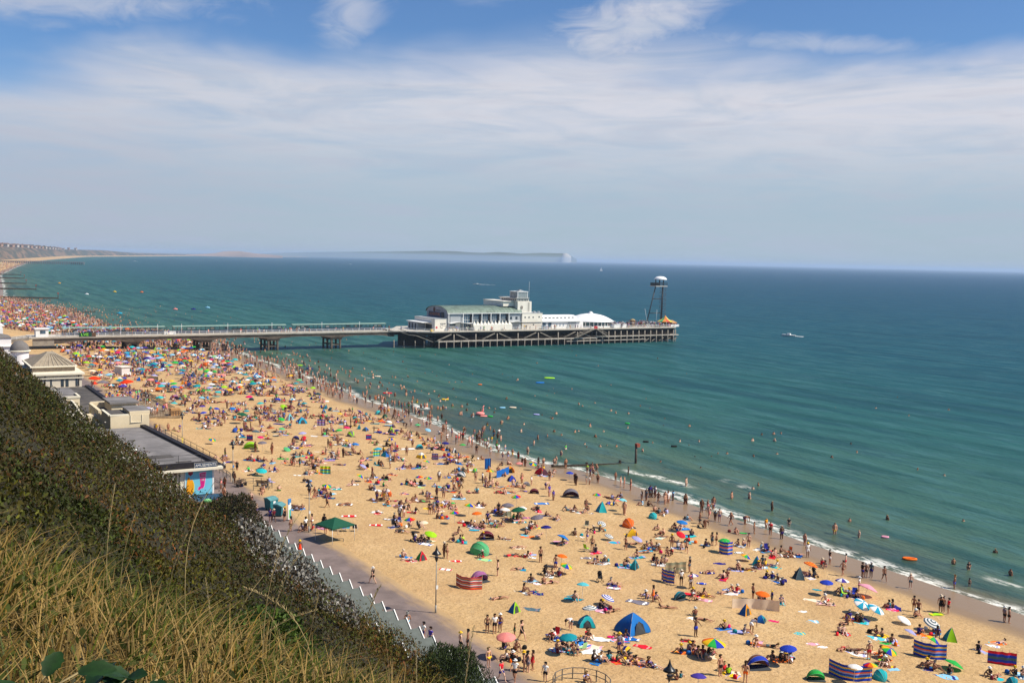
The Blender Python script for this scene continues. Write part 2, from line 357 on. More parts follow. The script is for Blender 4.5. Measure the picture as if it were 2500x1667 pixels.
sea = tag(obj('sea', me, []), 'green to deep blue sea with small waves', None, None, 'structure')
# promenade
pm = mat('promenade_asphalt', (.20, .15, .135), .9, .22, .5, .3, 14)
t = NT(pm.node_tree); b = t.n['Principled BSDF']; bc = b.inputs['Base Color'].links[0].from_socket; oc = t.add('ShaderNodeTexCoord').outputs['Object']; sx_ = t.add('ShaderNodeSeparateXYZ'); t.inp(sx_, 0, oc)
dr = t.ss(t.math('ADD', sx_.outputs[0], t.math('MULTIPLY', t.math('SUBTRACT', t.noise(t.mapping(oc, (1, .25, 1)), .6, 5, .65), .5), 4.0)), 40.6, 43.2)
b1_ = t.mix(t.math('MULTIPLY', t.ss(t.noise(oc, .25, 4, .7), .5, .62), .35), bc, (.14, .105, .09)); t.inp(b, 'Base Color', t.mix(t.math('MULTIPLY', dr, .9), b1_, (.53, .34, .145)))
mb = MB()
ys = np.arange(-40, 345, 6.0)
for i in range(len(ys)-1):
    y0, y1 = ys[i], ys[i+1]
    e0, e1 = 42.6+.5*vnoise(y0/9, 3)+(y0 > 125)*1.0, 42.6+.5*vnoise(y1/9, 3)+(y1 > 125)*1.0
    mb.poly([(20, y0, 2.56), (e0, y0, 2.56), (e1, y1, 2.56), (20, y1, 2.56)])
    mb.poly([(e0, y0, 2.56), (e0+.5, y0, 2.2), (e1+.5, y1, 2.2), (e1, y1, 2.56)])
tag(obj('promenade', mb, pm), 'pinkish asphalt promenade between the huts and the sand', None, None, 'structure')
# haze
mb = MB(); mb.box(-9000, -4500, -6, 66000, 66000, 75)
hz = obj('haze', mb, []); hz['kind'] = 'stuff'; hz['label'] = 'thin pale sea haze'
hm = bpy.data.materials.new('sea_haze'); hm.use_nodes = True; ht = NT(hm.node_tree)
ht.n.remove(ht.n['Principled BSDF']); pv = ht.add('ShaderNodeVolumePrincipled'); pv.inputs['Color'].default_value = (.58, .72, .92, 1); pv.inputs['Density'].default_value = .8e-4; pv.inputs['Anisotropy'].default_value = .1
ht.l.new(pv.outputs[0], ht.n['Material Output'].inputs['Volume']); hz.data.materials.append(hm)
# ============================================================ THE CLIFF SLOPE
def slope_z(X, Y):
    X = np.asarray(X, float); Y = np.asarray(Y, float)
    Xp = np.maximum(X, 0)
    zf = np.interp(Y, [0, 55, 75, 100, 130, 230, 262], [9.0, 8.1, 5.1, 4.7, 3.4, 3.2, 2.5])     # height at X = 30
    q = (zf-33.5+1.15*30)/900.0
    z = 33.5-1.15*Xp+q*Xp*Xp-np.minimum(X, 0)*.15
    z = z-2.0*np.exp(-((Y-22)/14.0)**2)*np.clip(1-X/22, 0, 1)
    z = z-1.3*np.exp(-((Y-105)/60.0)**2)*np.clip(1-X/20, 0, 1)
    z = np.where(X > 30, np.maximum(z-(X-30)*6, 2.0), z)
    z = z-np.clip((Y-215)/45, 0, 1)*np.maximum(z-2.0, 0)
    brow = 33.86-.04*Y-.56*Xp-.095*np.maximum(Y-4.6, 0)**2-np.minimum(X, 0)*.1
    w = np.clip((Y+30)/5, 0, 1)
    return np.maximum(z, brow)
def canopy(X, Y):
    """height of the shrub tops over the ground"""
    r = np.hypot(X, Y)
    a = np.clip((r-6.5)/8, .12, 1)
    b1 = np.abs(vnoise(X/3.8, Y/4.6, 2, 11)-.5)*2; b2 = np.abs(vnoise(X/1.3, Y/1.3, 2, 12)-.5)*2; b3 = vnoise(X/8, Y/12, 2, 13)
    rg = np.abs(vnoise(Y/7.0+X/22, X/40, 2, 14)-.5)*2
    h = .1+1.3*(1-b1)**3+.45*(1-b2)**2+(2.0*np.clip(b3-.35, 0, 1)+1.5*(1-rg)**2)*np.clip((27-X)/5, .15, 1)*np.clip((r-14)/25, 0, 1)*np.clip((190-Y)/90, .12, 1)*np.clip((X-5)/9, 0, 1)
    return a*h*np.clip((31.5-X)/2, 0, 1)*np.clip((262-Y)/10, 0, 1)
gx = np.concatenate([-steps(1, 60, 3, 1.3)[::-1], np.arange(-.6, 33, .6)]); gy = np.concatenate([-steps(1, 60, 3, 1.3)[::-1], np.arange(-.5, 20, .5), np.arange(20, 275, 1.2)])
YY, XX = np.meshgrid(gy, gx, indexing='ij')
ZZ = slope_z(XX, YY)+(vnoise(XX/2, YY/2, 3, 2)-.5)*.15*np.clip(XX+2, 0, 1)
soil = mat('cliff_soil', (.028, .024, .010), .95, .3, 1.2, .4, 6)
tag(obj('cliff_slope', npmesh('cliff_slope', np.stack([XX, YY, ZZ], -1).reshape(-1, 3), gridfaces(len(gy), len(gx)), [soil], smooth=True), []), 'steep earth cliff slope under the bushes', None, None, 'structure')
rs = np.random.RandomState(3)
def rquads(P, size, col, up=.35, asp=2.0, curl=0.0):
    """one small folded leaf (two triangles) at each point, random direction; col (n,3)"""
    n = len(P); d = rs.normal(size=(n, 3)); d[:, 2] = np.abs(d[:, 2])*.6+up; d /= np.linalg.norm(d, axis=1)[:, None]
    s = np.cross(d, rs.normal(size=(n, 3))); s /= np.linalg.norm(s, axis=1)[:, None]+1e-9
    size = size*(.6+.8*rs.rand(n)); L = d*size[:, None]; S = s*(size/asp/2)[:, None]
    V = np.stack([P-S*.5, P+S*.5, P+L*.6+S, P+L, P+L*.6-S], 1).reshape(-1, 3)
    i = np.arange(n)*5
    F = np.concatenate([np.stack([i, i+1, i+2], 1), np.stack([i, i+2, i+4], 1), np.stack([i+4, i+2, i+3], 1)])
    return V, F, np.repeat(col, 5, 0)
def leafy(name, parts, m):
    V, F, C, o = [], [], [], 0
    for v, f, c in parts: V.append(v); F.append(f+o); C.append(c); o += len(v)
    return npmesh(name, np.concatenate(V), np.concatenate(F), [m], np.concatenate(C))
leafm = attrmat('shrub_leaves', rough=.7, trans=.18, var=.25, vscale=2.5)
def shrub_points(n, r0, r1, a0, a1):
    u = rs.rand(n); r = r0*(r1/r0)**u; th = np.radians(a0+(a1-a0)*rs.rand(n))
    return r*np.sin(th), r*np.cos(th), r
parts = []
for n, r0, r1, a0, a1, sz in ((60000, 5.5, 11, -14, 62, .04), (110000, 9, 30, -14, 62, .075), (190000, 25, 85, -4, 60, .12), (110000, 80, 262, 1.5, 24, .24)):
    X, Y, r = shrub_points(n, r0, r1, a0, a1)
    ok = (X > -4) & (X < 31) & (Y < 262); X, Y, r = X[ok], Y[ok], r[ok]
    h = canopy(X, Y); dep = rs.rand(len(X))**1.7
    Z = slope_z(X, Y)+h*(1-.75*dep)
    big = vnoise(X/9, Y/14, 3, 21); sp = vnoise(X/3.2, Y/3.2, 2, 22); fine = rs.rand(len(X))
    c = np.zeros((len(X), 3))
    g1, g2, br, ol, rust = np.array([.032, .042, .005]), np.array([.065, .088, .008]), np.array([.080, .046, .012]), np.array([.082, .062, .014]), np.array([.125, .056, .014])
    k = np.clip((big-.36)/.28, 0, 1)[:, None]; c = g1*(1-k)+ol*k
    m_ = (sp > .56); c[m_] = (c[m_]*.5+br*.5)
    m_ = (fine > .78); c[m_] = g2
    m_ = (fine < .10) & (sp > .48); c[m_] = rust
    warm = vnoise(X/5, Y/7, 3, 25)[:, None]; c = c*(1+np.array([1.3, .55, .0])*np.clip((warm-.5)*4, 0, 1)); c *= (.42+.56*rs.rand(len(X)))[:, None]
    wht = (vnoise(X/2.5, Y/6, 2, 31) > .66) & (rs.rand(len(X)) < .35) & (r > 60); c[wht] = np.array([.36, .33, .28])
    parts.append(rquads(np.stack([X, Y, Z], 1), np.full(len(X), sz)*(.7+.6*r/r1), c, .5, 2.2))
tag(obj('cliff_bushes', leafy('cliff_bushes', parts, leafm), []), 'tangled dark green and brown gorse covering the cliff slope', None, None, 'stuff')
# pale fluffy clematis seed heads over the bushes behind the huts
def drift(cx, cy, rx, ry, n, seed, rot=0.0):
    a = rs.rand(n)*2*math.pi; q = np.sqrt(rs.rand(n)); x = q*np.cos(a)*rx; y = q*np.sin(a)*ry
    X = cx+x*math.cos(rot)-y*math.sin(rot); Y = cy+x*math.sin(rot)+y*math.cos(rot)
    keep = vnoise(X/1.5, Y/1.5, 3, seed) > .38; return X[keep], Y[keep]
parts = []
for i, (px, py, rx, ry, n, rot) in enumerate([(715, 1450, 2.4, 8.5, 13000, -.12), (640, 1395, 1.2, 4.0, 3000, -.1), (800, 1520, 1.3, 4.5, 3500, -.2), (160, 1010, 1.5, 9, 900, 0), (500, 1140, 1, 4, 400, 0)]):
    # where the pixel ray meets the slope
    d = raydir(px, py); tt = 24.0/math.hypot(d[0], d[1])
    while CAMZ+d[2]*tt > slope_z(d[0]*tt, d[1]*tt)+1.0 and tt < 1: tt *= 1.004
    X, Y = drift(d[0]*tt, d[1]*tt, rx, ry, n, 40+i, rot)
    Z = slope_z(X, Y)+canopy(X, Y)*.9+.40*rs.rand(len(X))
    g = np.array([.37, .345, .30])*(.35+.8*rs.rand(len(X)))[:, None]; d_ = rs.rand(len(X)) < .42; g[d_] = np.array([.07, .05, .03])
    parts.append(rquads(np.stack([X, Y, Z], 1), np.full(len(X), .13), g, .6, 1.2))
tag(obj('seed_head_shrub', leafy('seed_head_shrub', parts, leafm), []), 'pale grey fluffy seed heads on the slope behind the beach huts', None, None, 'stuff')
# grass of the brow
grassm = attrmat('dry_grass_blades', rough=.6, trans=.30, var=.2, vscale=6)
def blades(X, Y, Z, h, w, col, lean, seg=4):
    n = len(X); a = rs.rand(n)*2*math.pi; d = np.stack([np.cos(a), np.sin(a), 0*a], 1); wv = np.stack([-np.sin(a+.8*rs.rand(n)), np.cos(a), 0*a], 1)
    P = np.stack([X, Y, Z], 1); L = []
    for k in range(seg+1):
        t = k/seg; c = P+d*(lean*h*t*t)[:, None]+np.array([0, 0, 1])*(h*(t-.35*lean*t**3))[:, None]
        ww = (w*(1-.9*t))[:, None]*wv; L.append(c-ww); L.append(c+ww)
    V = np.stack(L, 1).reshape(-1, 3); m = 2*(seg+1); i = np.arange(n)*m; F = []
    for k in range(seg): F.append(np.stack([i+2*k, i+2*k+1, i+2*k+3, i+2*k+2], 1))
    F = np.concatenate(F); F = np.concatenate([F[:, [0, 1, 2]], F[:, [0, 2, 3]]])
    return V, F, np.repeat(col, m, 0)
def brow_pts(n, r0, r1):
    u = rs.rand(n); r = np.sqrt(r0*r0+(r1*r1-r0*r0)*u); th = np.radians(-10+72*rs.rand(n)); return r*np.sin(th), r*np.cos(th), r
parts = []
X, Y, r = brow_pts(46000, 1.6, 9.5)
z = slope_z(X, Y); pn = vnoise(X/1.3, Y/1.3, 3, 51); tf = rs.rand(len(X))
straw, gold, green, dk = np.array([.36, .235, .075]), np.array([.30, .18, .035]), np.array([.085, .105, .010]), np.array([.07, .055, .018])
k = np.clip((pn-.40)/.22, 0, 1)
c = np.where((tf < (.15+.55*k))[:, None], straw, np.where((tf < .88)[:, None], green, gold))*(.48+.85*rs.rand(len(X)))[:, None]
parts.append(blades(X, Y, z, .13+.30*rs.rand(len(X))**1.3, .0028+.0016*r/3, c, .2+1.0*rs.rand(len(X))))
X, Y, r = brow_pts(16000, 1.6, 9.5); z = slope_z(X, Y)
parts.append(rquads(np.stack([X, Y, z+.02+.22*rs.rand(len(X))], 1), np.full(len(X), .035), np.array([.05, .062, .010])*(.5+1.2*rs.rand(len(X)))[:, None], .4, 2.0))
tag(obj('dry_grass', leafy('dry_grass', parts, grassm), []), 'long straw coloured and green grass on the cliff top', None, None, 'stuff')
# tall flowering stalks, each one a thing
stalk_m = mat('grass_stalk_straw', (.45, .34, .16), .7, .2, 8, trans=.3)
def make_stalk(h, lean, seed):
    R_ = random.Random(seed); mb = MB(); P = []
    for k in range(9):
        t = k/8; P.append((lean*h*t*t*t, .06*h*math.sin(t*3+seed)*t, h*t-abs(lean)*.35*h*t**3))
    mb.tube(P, [.0022*(1-.6*k/8)+.0006 for k in range(9)], 5)
    sd = MB(); top = P[5:]
    for i in range(46):
        t = i/45; k = min(int(t*3), 2); f = t*3-k; a = Vector(top[k]); b_ = Vector(top[k+1]); c = a.lerp(b_, f)
        an = R_.random()*6.28; d = Vector((math.cos(an)*.5, math.sin(an)*.5, .9)).normalized(); s_ = d.orthogonal().normalized()
        l = .019*(.5+math.sin(math.pi*min(1, t*.9+.1))); w = .003
        sd.poly([c-s_*w*.4, c+d*l*.5+s_*w, c+d*l, c+d*l*.5-s_*w])
    return mb.mesh('stem', [stalk_m]), sd.mesh('seed_head', [stalk_m])
SK = [make_stalk(*a) for a in ((.95, .12, 1), (.85, .45, 2), (1.05, -.3, 3), (.8, .7, 4), (1.1, .2, 5))]
stalks = [(35, 1560, 1290, 1), (300, 1600, 1250, 0), (640, 1640, 1300, 4), (740, 1650, 1420, 2), (270, 1560, 1185, 0), (455, 1500, 1215, 2), (405, 1560, 1320, 4), (340, 1600, 1440, 1), (60, 1640, 1400, 0), (120, 1600, 1345, 2), (215, 1520, 1280, 4), (770, 1640, 1340, 1), (700, 1650, 1500, 4),
          (860, 1640, 1400, 2), (560, 1560, 1370, 1), (610, 1640, 1410, 3), (520, 1620, 1410, 0), (955, 1650, 1470, 4), (1140, 1660, 1540, 0), (165, 1650, 1480, 1), (655, 1600, 1380, 4), (1010, 1655, 1530, 3)]
for i, (px, yb, yt, k) in enumerate(stalks):
    d = raydir(px, yb); r = 5.4 if px < 1100 else 6.2
    if px > 1100: r = 5.2
    tt = r/math.hypot(d[0], d[1]); X, Y = d[0]*tt, d[1]*tt; zg = float(slope_z(X, Y))
    d2 = raydir(px, yt); t2 = r/math.hypot(d2[0], d2[1]); ztop = CAMZ+d2[2]*t2
    hh_ = max(.35, ztop-zg); sc_ = hh_/.9
    near = 'tall dry grass stalk with a feathery seed head, %s' % ['leftmost pair', ''][1] if False else None
    e = empty('grass_stalk', 'tall dry grass stalk bending over the brow of the cliff', 'grass stalk', (X, Y, zg-.02), random.Random(i).random()*6.28, 'tall grass stalks rising above the cliff grass')
    e.scale = (min(sc_, 1.4), min(sc_, 1.4), sc_)
    obj('stem', SK[k][0], [], e); obj('seed_head', SK[k][1], [], e)
# ============================================================ THE PIER
def part(name, mesh, parent, loc=(0, 0, 0), rz=0.0, scale=None, rot=None):
    o = bpy.data.objects.new(name, mesh); COL.objects.link(o); o.parent = parent; o.location = loc
    o.rotation_euler = rot if rot is not None else (0, 0, rz)
    if scale is not None: o.scale = scale
    return o
def text_mesh(txt, size, m, extrude=.01, align='CENTER', sx=1.0):
    cu = bpy.data.curves.new('t', 'FONT'); cu.body = txt; cu.size = size; cu.align_x = align; cu.align_y = 'CENTER'; cu.extrude = extrude; cu.resolution_u = 2
    o = bpy.data.objects.new('t', cu); COL.objects.link(o); dg = bpy.context.evaluated_depsgraph_get(); dg.update()
    me = bpy.data.meshes.new_from_object(o.evaluated_get(dg)); bpy.data.objects.remove(o); bpy.data.curves.remove(cu)
    if sx != 1.0:
        for v in me.vertices: v.co.x *= sx
    me.materials.clear(); me.materials.append(m); return me
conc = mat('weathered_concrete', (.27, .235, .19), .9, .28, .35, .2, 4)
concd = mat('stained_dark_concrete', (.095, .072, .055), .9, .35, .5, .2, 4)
deckm = mat('pale_pier_decking', (.50, .45, .38), .85, .12, .8)
cream = mat('cream_render', (.80, .74, .63), .85, .07, .4)
white = mat('white_paint', (.78, .77, .74), .6, .05, .5)
whiter = mat('bright_white_membrane', (.82, .81, .79), .7, .04, .3)
greyw = mat('grey_panel', (.36, .38, .39), .7, .10, .4)
copper = mat('green_copper_roof', (.17, .225, .18), .6, .25, .5)
glassd = mat('dark_window_glass', (.035, .05, .065), .12, .3, .5, spec=.6)
glassb = mat('blue_window_glass', (.06, .10, .14), .12, .4, .6, spec=.6)
navy = mat('navy_panel', (.010, .028, .075), .5, .15, 1)
rail_w = mat('white_railing', (.72, .71, .68), .5, .05, 1)
dkmetal = mat('dark_steel', (.035, .037, .042), .5, .2, 1)
stone = mat('grey_brown_piles', (.25, .215, .175), .9, .3, .8)
green_l = mat('pale_green_canopy_roof', (.22, .32, .26), .6, .08, .5)
def railing(name, label, pts, z, h=1.1, gap=4.0, mats=rail_w, r=.05, bars=(1.0, .55), group=None):
    e = empty(name, label, 'railing', (pts[0][0], pts[0][1], z if not hasattr(z, '__len__') else z[0]), 0, group)
    zs = z if hasattr(z, '__len__') else [z]*len(pts); O = Vector((pts[0][0], pts[0][1], zs[0]))
    P = [Vector((p[0], p[1], q))-O for p, q in zip(pts, zs)]
    for b_ in bars:
        mb = MB(); mb.tube([p+Vector((0, 0, h*b_)) for p in P], r, 5, 0, False); obj('rail', mb, mats, e)
    pm_ = MB(); pm_.box(-r, -r, 0, r, r, h); pm_ = pm_.mesh('post', [mats])
    cnt = 0
    for a, b in zip(P[:-1], P[1:]):
        L = (b-a).length; k = max(1, round(L/gap))
        for i in range(k+(1 if b is P[-1] else 0)):
            if cnt < 100: part('post', pm_, e, a.lerp(b, i/k)); cnt += 1
    return e
# --- neck
YN, YF = 361.0, 371.0
neck = empty('pier_walkway', 'long pale concrete walkway of the pier on arched haunches reaching out from the beach', 'pier walkway', (39, 366, 2))
def rel(e, mb):  # shift to thing space
    o = e.location; mb.v = [(p[0]-o[0], p[1]-o[1], p[2]-o[2]) for p in mb.v]; return mb
mb = MB(); mb.box(38, YN-.35, 6.15, 166, YF+.35, 6.5); obj('deck', rel(neck, mb), deckm, neck)
mb = MB(); mb.box(38, YN-.3, 5.85, 166, YN-.05, 6.14); mb.box(38, YF+.05, 5.85, 166, YF+.3, 6.14); obj('edge_beam', rel(neck, mb), conc, neck)
piersX = [45.5, 70, 94.3, 118.6, 142.8, 166.5]
def haunch(x0, x1):
    P = []; n_ = 14
    for i in range(n_+1):
        t = i/n_; x = x0+(x1-x0)*t; d = abs(2*t-1); P.append((x, 4.95-(.75*d**3)))
    return P
for i in range(len(piersX)-1):
    a, b = piersX[i]+.0, piersX[i+1]; lo = haunch(a+1.8, b-1.8)
    mb = MB()
    for y0 in (YN+.02, YF-.62, (YN+YF)/2-.3):
        mb.prism([(a, 4.2)]+lo+[(b, 4.2), (b, 5.9), (a, 5.9)], y0, y0+.6, 'y')
    mb.box(a, YN+.62, 5.2, b, YF-.62, 5.5)
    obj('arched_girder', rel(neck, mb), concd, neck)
mb = MB(); mb.box(39, YN+.1, 3.6, piersX[0], YN+.7, 5.9); obj('arched_girder', rel(neck, mb), conc, neck)
colm = MB(); colm.tube([(0, 0, -5), (0, 0, 2.9)], .42, 8); colm = colm.mesh('column', [concd])
for px_ in piersX[1:-1]:
    for xo in (-1.7, 1.7):
        for y in (YN+.8, (YN+YF)/2, YF-.8): part('column', colm, neck, (px_+xo-39, y-366, -.6+.0))
    mb = MB(); mb.box(px_-2.4, YN+.3, 3.6, px_+2.4, YF-.3, 4.2)
    for xo in (-1.7, 1.7):
        mb.box(px_+xo-.2, YN+.8, 1.4, px_+xo+.2, YF-.8, 1.75)
        for k in range(2):
            y0 = YN+.8+k*4.2
            mb.prism([(y0+.3, 3.62)]+[(y0+2.1-1.8*math.cos(math.pi*j/8), 2.7+.75*math.sin(math.pi*j/8)) for j in range(9)]+[(y0+3.9, 3.62)], px_+xo-.15, px_+xo+.15, 'x')
    for y in (YN+.8, YF-.8): mb.box(px_-1.7, y-.15, 1.4, px_+1.7, y+.15, 1.75)
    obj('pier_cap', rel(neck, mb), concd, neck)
railing('railing', 'long white railing along the near edge of the pier walkway', [(44.5, YN-.2), (163.5, YN-.2)], 6.5, 1.1, 2.4)
railing('railing', 'sloping white railing of the ramp at the landward end of the pier', [(24, YN-.4), (38.5, YN-.4)], [4.6, 6.2], 1.1, 2.0)
mb = MB(); mb.prism([(20, 3.0), (38, 5.6), (38, 6.35), (20, 4.5)], YN-.5, YF, 'y'); obj('ramp', mb, conc); tag(COL.objects[-1], 'concrete ramp rising to the landward end of the pier', 'ramp')
# shelters down the middle of the neck
def shelter(x0, x1, label):
    e = empty('pier_shelter', label, 'shelter', (x0, 366, 6.5), 0, 'open shelters along the pier walkway')
    L = x1-x0
    mb = MB(); mb.prism([(-1.55, 2.50), (0, 2.78), (1.55, 2.50), (1.55, 2.42), (-1.55, 2.42)], 0, L, 'x'); obj('roof', mb, green_l, e)
    mb = MB(); mb.box(.1, -.75, .05, L-.1, -.65, 1.05); mb.box(.1, .65, .05, L-.1, .75, 1.05); obj('lower_panel', mb, navy, e)
    pmx = MB(); pmx.box(-.06, -.06, 0, .06, .06, 2.45); pmx = pmx.mesh('post', [dkmetal]); k = round(L/1.65)
    for i in range(k+1): part('post', pmx, e, (i*L/k, -.78, 0))
    gl = MB(); gl.box(.1, -.02, 1.05, L-.1, .02, 2.42)
    gm = mat('clear_screen', (.25, .33, .36), .1, .1, 1)
    if 'see' not in gm:
        t = NT(gm.node_tree); tr = t.add('ShaderNodeBsdfTransparent'); mx = t.add('ShaderNodeMixShader'); mx.inputs[0].default_value = .86
        t.l.new(t.n['Principled BSDF'].outputs[0], mx.inputs[1]); t.l.new(tr.outputs[0], mx.inputs[2]); t.l.new(mx.outputs[0], t.n['Material Output'].inputs[0]); gm['see'] = 1
    obj('glass_screen', gl, gm, e)
    R_ = random.Random(int(x0))
    for i in range(1, k-1):
        if R_.random() < .30:
            mb = MB(); w = .45+.2*R_.random(); mb.box(i*L/k+.8-w, -.74, 1.4, i*L/k+.8+w, -.70, 2.0)
            obj('notice_board', mb, mat('poster_'+R_.choice(['white', 'tan', 'dark']), R_.choice([(.6, .58, .52), (.45, .35, .25), (.1, .09, .1)]), .7, .5, 6), e)
    return e
shelter(48.3, 81.3, 'landward one of the three green roofed shelters along the pier walkway')
shelter(83.9, 124.6, 'middle one of the three green roofed shelters along the pier walkway')
# far rows of the second half repeat nearer the head
shelter(127.0, 164.6, 'seaward end one of the three green roofed shelters along the pier walkway')
# ticket kiosk
e = empty('ticket_kiosk', 'small white kiosk with blue window at the landward end of the pier', 'kiosk', (41.9, 363.2, 6.5))
mb = MB(); mb.box(-1.9, -1.8, 0, 1.9, 1.8, 2.45); obj('wall', mb, white, e)
mb = MB(); mb.box(-2.2, -2.1, 2.45, 2.2, 2.1, 2.75); obj('roof', mb, white, e)
mb = MB(); mb.box(-.6, -1.84, 1.0, 1.0, -1.80, 2.1); obj('window', mb, glassb, e)
# banner with three letter shapes
e = empty('banner', 'dark green banner with bright green letters LVE on the pier railing', 'banner', (55.2, YN-.42, 6.4))
mb = MB(); mb.box(-2.3, 0, 0, 1.6, .05, 1.35); obj('panel', mb, mat('dark_green_banner', (.008, .05, .028), .6, .1), e)
o = obj('lettering', text_mesh('LVE', 1.25, mat('lime_lettering', (.30, .85, .06), .5, .05), .02, sx=1.2), [], e); o.rotation_euler = (math.pi/2, 0, 0); o.location = (-.55, -.03, .66)
mb = MB(); mb.box(1.65, 0, 0, 2.9, .05, 1.35); obj('side_panel', mb, mat('figure_poster', (.12, .06, .03), .6, .6, 3), e)
for i, x in enumerate([50, 66, 78, 86, 102, 118, 137, 152]):
    e = empty('lamp_mast', 'slim white lamp mast, %s from the shore along the pier walkway' % ['first', 'second', 'third', 'fourth', 'fifth', 'sixth', 'seventh', 'eighth'][i], 'lamp mast', (x, YN+.1, 6.5), 0, 'slim lamp masts along the pier walkway')
    mb = MB(); mb.tube([(0, 0, 0), (0, 0, 3.4)], .06, 6); obj('mast', mb, rail_w, e); mb = MB(); mb.box(-.12, -.12, 3.4, .12, .12, 3.6); obj('lantern', mb, rail_w, e)
# planters / benches on the neck
def small_thing(name, label, cat, loc, mb, m, group=None, rz=0.0):
    o = obj(name, mb, m); o.location = loc; o.rotation_euler = (0, 0, rz); return tag(o, label, cat, group)
mb = MB(); mb.box(-1.9, -.5, 0, 1.9, .5, .9); mb.box(-2.0, -.6, .9, 2.0, .6, 1.0)
small_thing('counter', 'long pale counter between the two pier shelters', 'counter', (82.6, 363.5, 6.5), mb, white)
mb = MB(); mb.box(-2.2, -.4, 0, 2.2, .4, 1.5); small_thing('dark_stall', 'black boxy stall against the nearer pier shelter', 'stall', (66, 364.4, 6.5), mb, dkmetal)
mb = MB(); mb.box(-2.0, -.4, 0, 2.0, .4, 1.5); small_thing('dark_stall', 'black boxy stall against the seaward pier shelter', 'stall', (106.5, 364.4, 6.5), mb, dkmetal)
# --- head
YH = 352.0
hd = empty('pier_platform', 'wide pier head deck on a forest of dark piles with a lower walkway', 'pier head', (180, YH, 0))
out = [(163.5, 360.7), (168, 358.5), (173, 355), (178.3, YH), (299.5, YH), (304, 356.5), (304, 384), (178, 384), (170, 371.3), (163.5, 371.3)]
mb = MB(); mb.prism(out, 6.1, 6.5, 'z'); mb = MB(); i0 = mb.pts([(p[0], p[1], 6.12) for p in out]); i1 = mb.pts([(p[0], p[1], 6.5) for p in out]); k = len(out)
mb.face([i0+j for j in reversed(range(k))]); mb.face([i1+j for j in range(k)])
for j in range(k): mb.face((i0+j, i0+(j+1) % k, i1+(j+1) % k, i1+j))
obj('deck', rel(hd, mb), deckm, hd)
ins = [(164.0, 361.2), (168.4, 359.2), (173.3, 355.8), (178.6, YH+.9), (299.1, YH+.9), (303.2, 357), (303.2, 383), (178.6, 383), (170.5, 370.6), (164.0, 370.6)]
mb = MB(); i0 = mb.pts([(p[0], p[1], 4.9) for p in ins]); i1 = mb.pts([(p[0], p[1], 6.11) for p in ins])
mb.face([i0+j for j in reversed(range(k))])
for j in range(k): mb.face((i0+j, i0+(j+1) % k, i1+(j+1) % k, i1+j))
dkwood = mat('dark_underdeck_timber', (.022, .018, .016), .9, .4, .6)
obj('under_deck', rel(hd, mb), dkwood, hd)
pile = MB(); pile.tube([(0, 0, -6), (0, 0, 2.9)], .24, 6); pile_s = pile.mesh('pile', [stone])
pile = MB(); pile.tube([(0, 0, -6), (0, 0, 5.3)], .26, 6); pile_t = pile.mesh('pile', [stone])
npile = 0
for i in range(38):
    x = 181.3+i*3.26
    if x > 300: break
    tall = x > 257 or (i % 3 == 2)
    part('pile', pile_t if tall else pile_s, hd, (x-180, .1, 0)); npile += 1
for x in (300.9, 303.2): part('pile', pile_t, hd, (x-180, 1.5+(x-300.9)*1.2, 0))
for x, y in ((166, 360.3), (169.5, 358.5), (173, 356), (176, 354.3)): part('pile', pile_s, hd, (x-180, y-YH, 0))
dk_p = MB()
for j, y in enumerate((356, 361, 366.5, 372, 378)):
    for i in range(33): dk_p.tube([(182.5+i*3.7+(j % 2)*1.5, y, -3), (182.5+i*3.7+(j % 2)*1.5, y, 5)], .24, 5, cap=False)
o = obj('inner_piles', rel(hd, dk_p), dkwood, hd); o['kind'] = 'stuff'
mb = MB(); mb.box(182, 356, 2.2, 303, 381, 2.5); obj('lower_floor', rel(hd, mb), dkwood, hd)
mb = MB(); mb.box(180, 356.6, .5, 302.5, 356.75, 4.95); mb.box(168, 361, .5, 180, 361.15, 4.95); obj('added_shade_backing', rel(hd, mb), dkwood, hd)  # added backing wall, keeps the space behind the piles dark
mb = MB(); mb.box(181.0, YH-.15, 2.35, 257, YH+3.2, 2.75); obj('lower_walkway', rel(hd, mb), mat('pale_beam', (.42, .37, .31), .9, .3, .5), hd)  # one even pale tone for the walkway beams
mb = MB(); mb.box(256, YH-.15, 2.85, 301.5, YH+3.2, 3.2); obj('lower_walkway', rel(hd, mb), MATS['pale_beam'], hd)
mb = MB(); mb.box(241, YH-.15, 1.3, 283, YH+.2, 1.6); obj('lower_beam', rel(hd, mb), MATS['pale_beam'], hd)
for x in np.arange(187.8, 250, 19.6):
    for s_ in (-1, 1):
        mb = MB(); mb.tube([(x+s_*1.0, YH+.35, 5.35), (x+s_*6.9, YH+.35, 3.0)], .26, 4, 0, False); obj('brace', rel(hd, mb), stone, hd)
for x in np.arange(279, 300, 3.9):
    mb = MB(); mb.tube([(x, YH+.4, .6), (x+2.6, YH+.4, 1.9)], .2, 4, 0, False); obj('brace', rel(hd, mb), stone, hd)
mb = MB()
for zz in (3.25, 3.75): mb.tube([(182, YH+.1, zz), (256, YH+.1, zz)], .05, 4)
for zz in (3.8, 4.35): mb.tube([(257, YH+.1, zz), (301, YH+.1, zz)], .05, 4)
obj('lower_rail', rel(hd, mb), concd, hd)
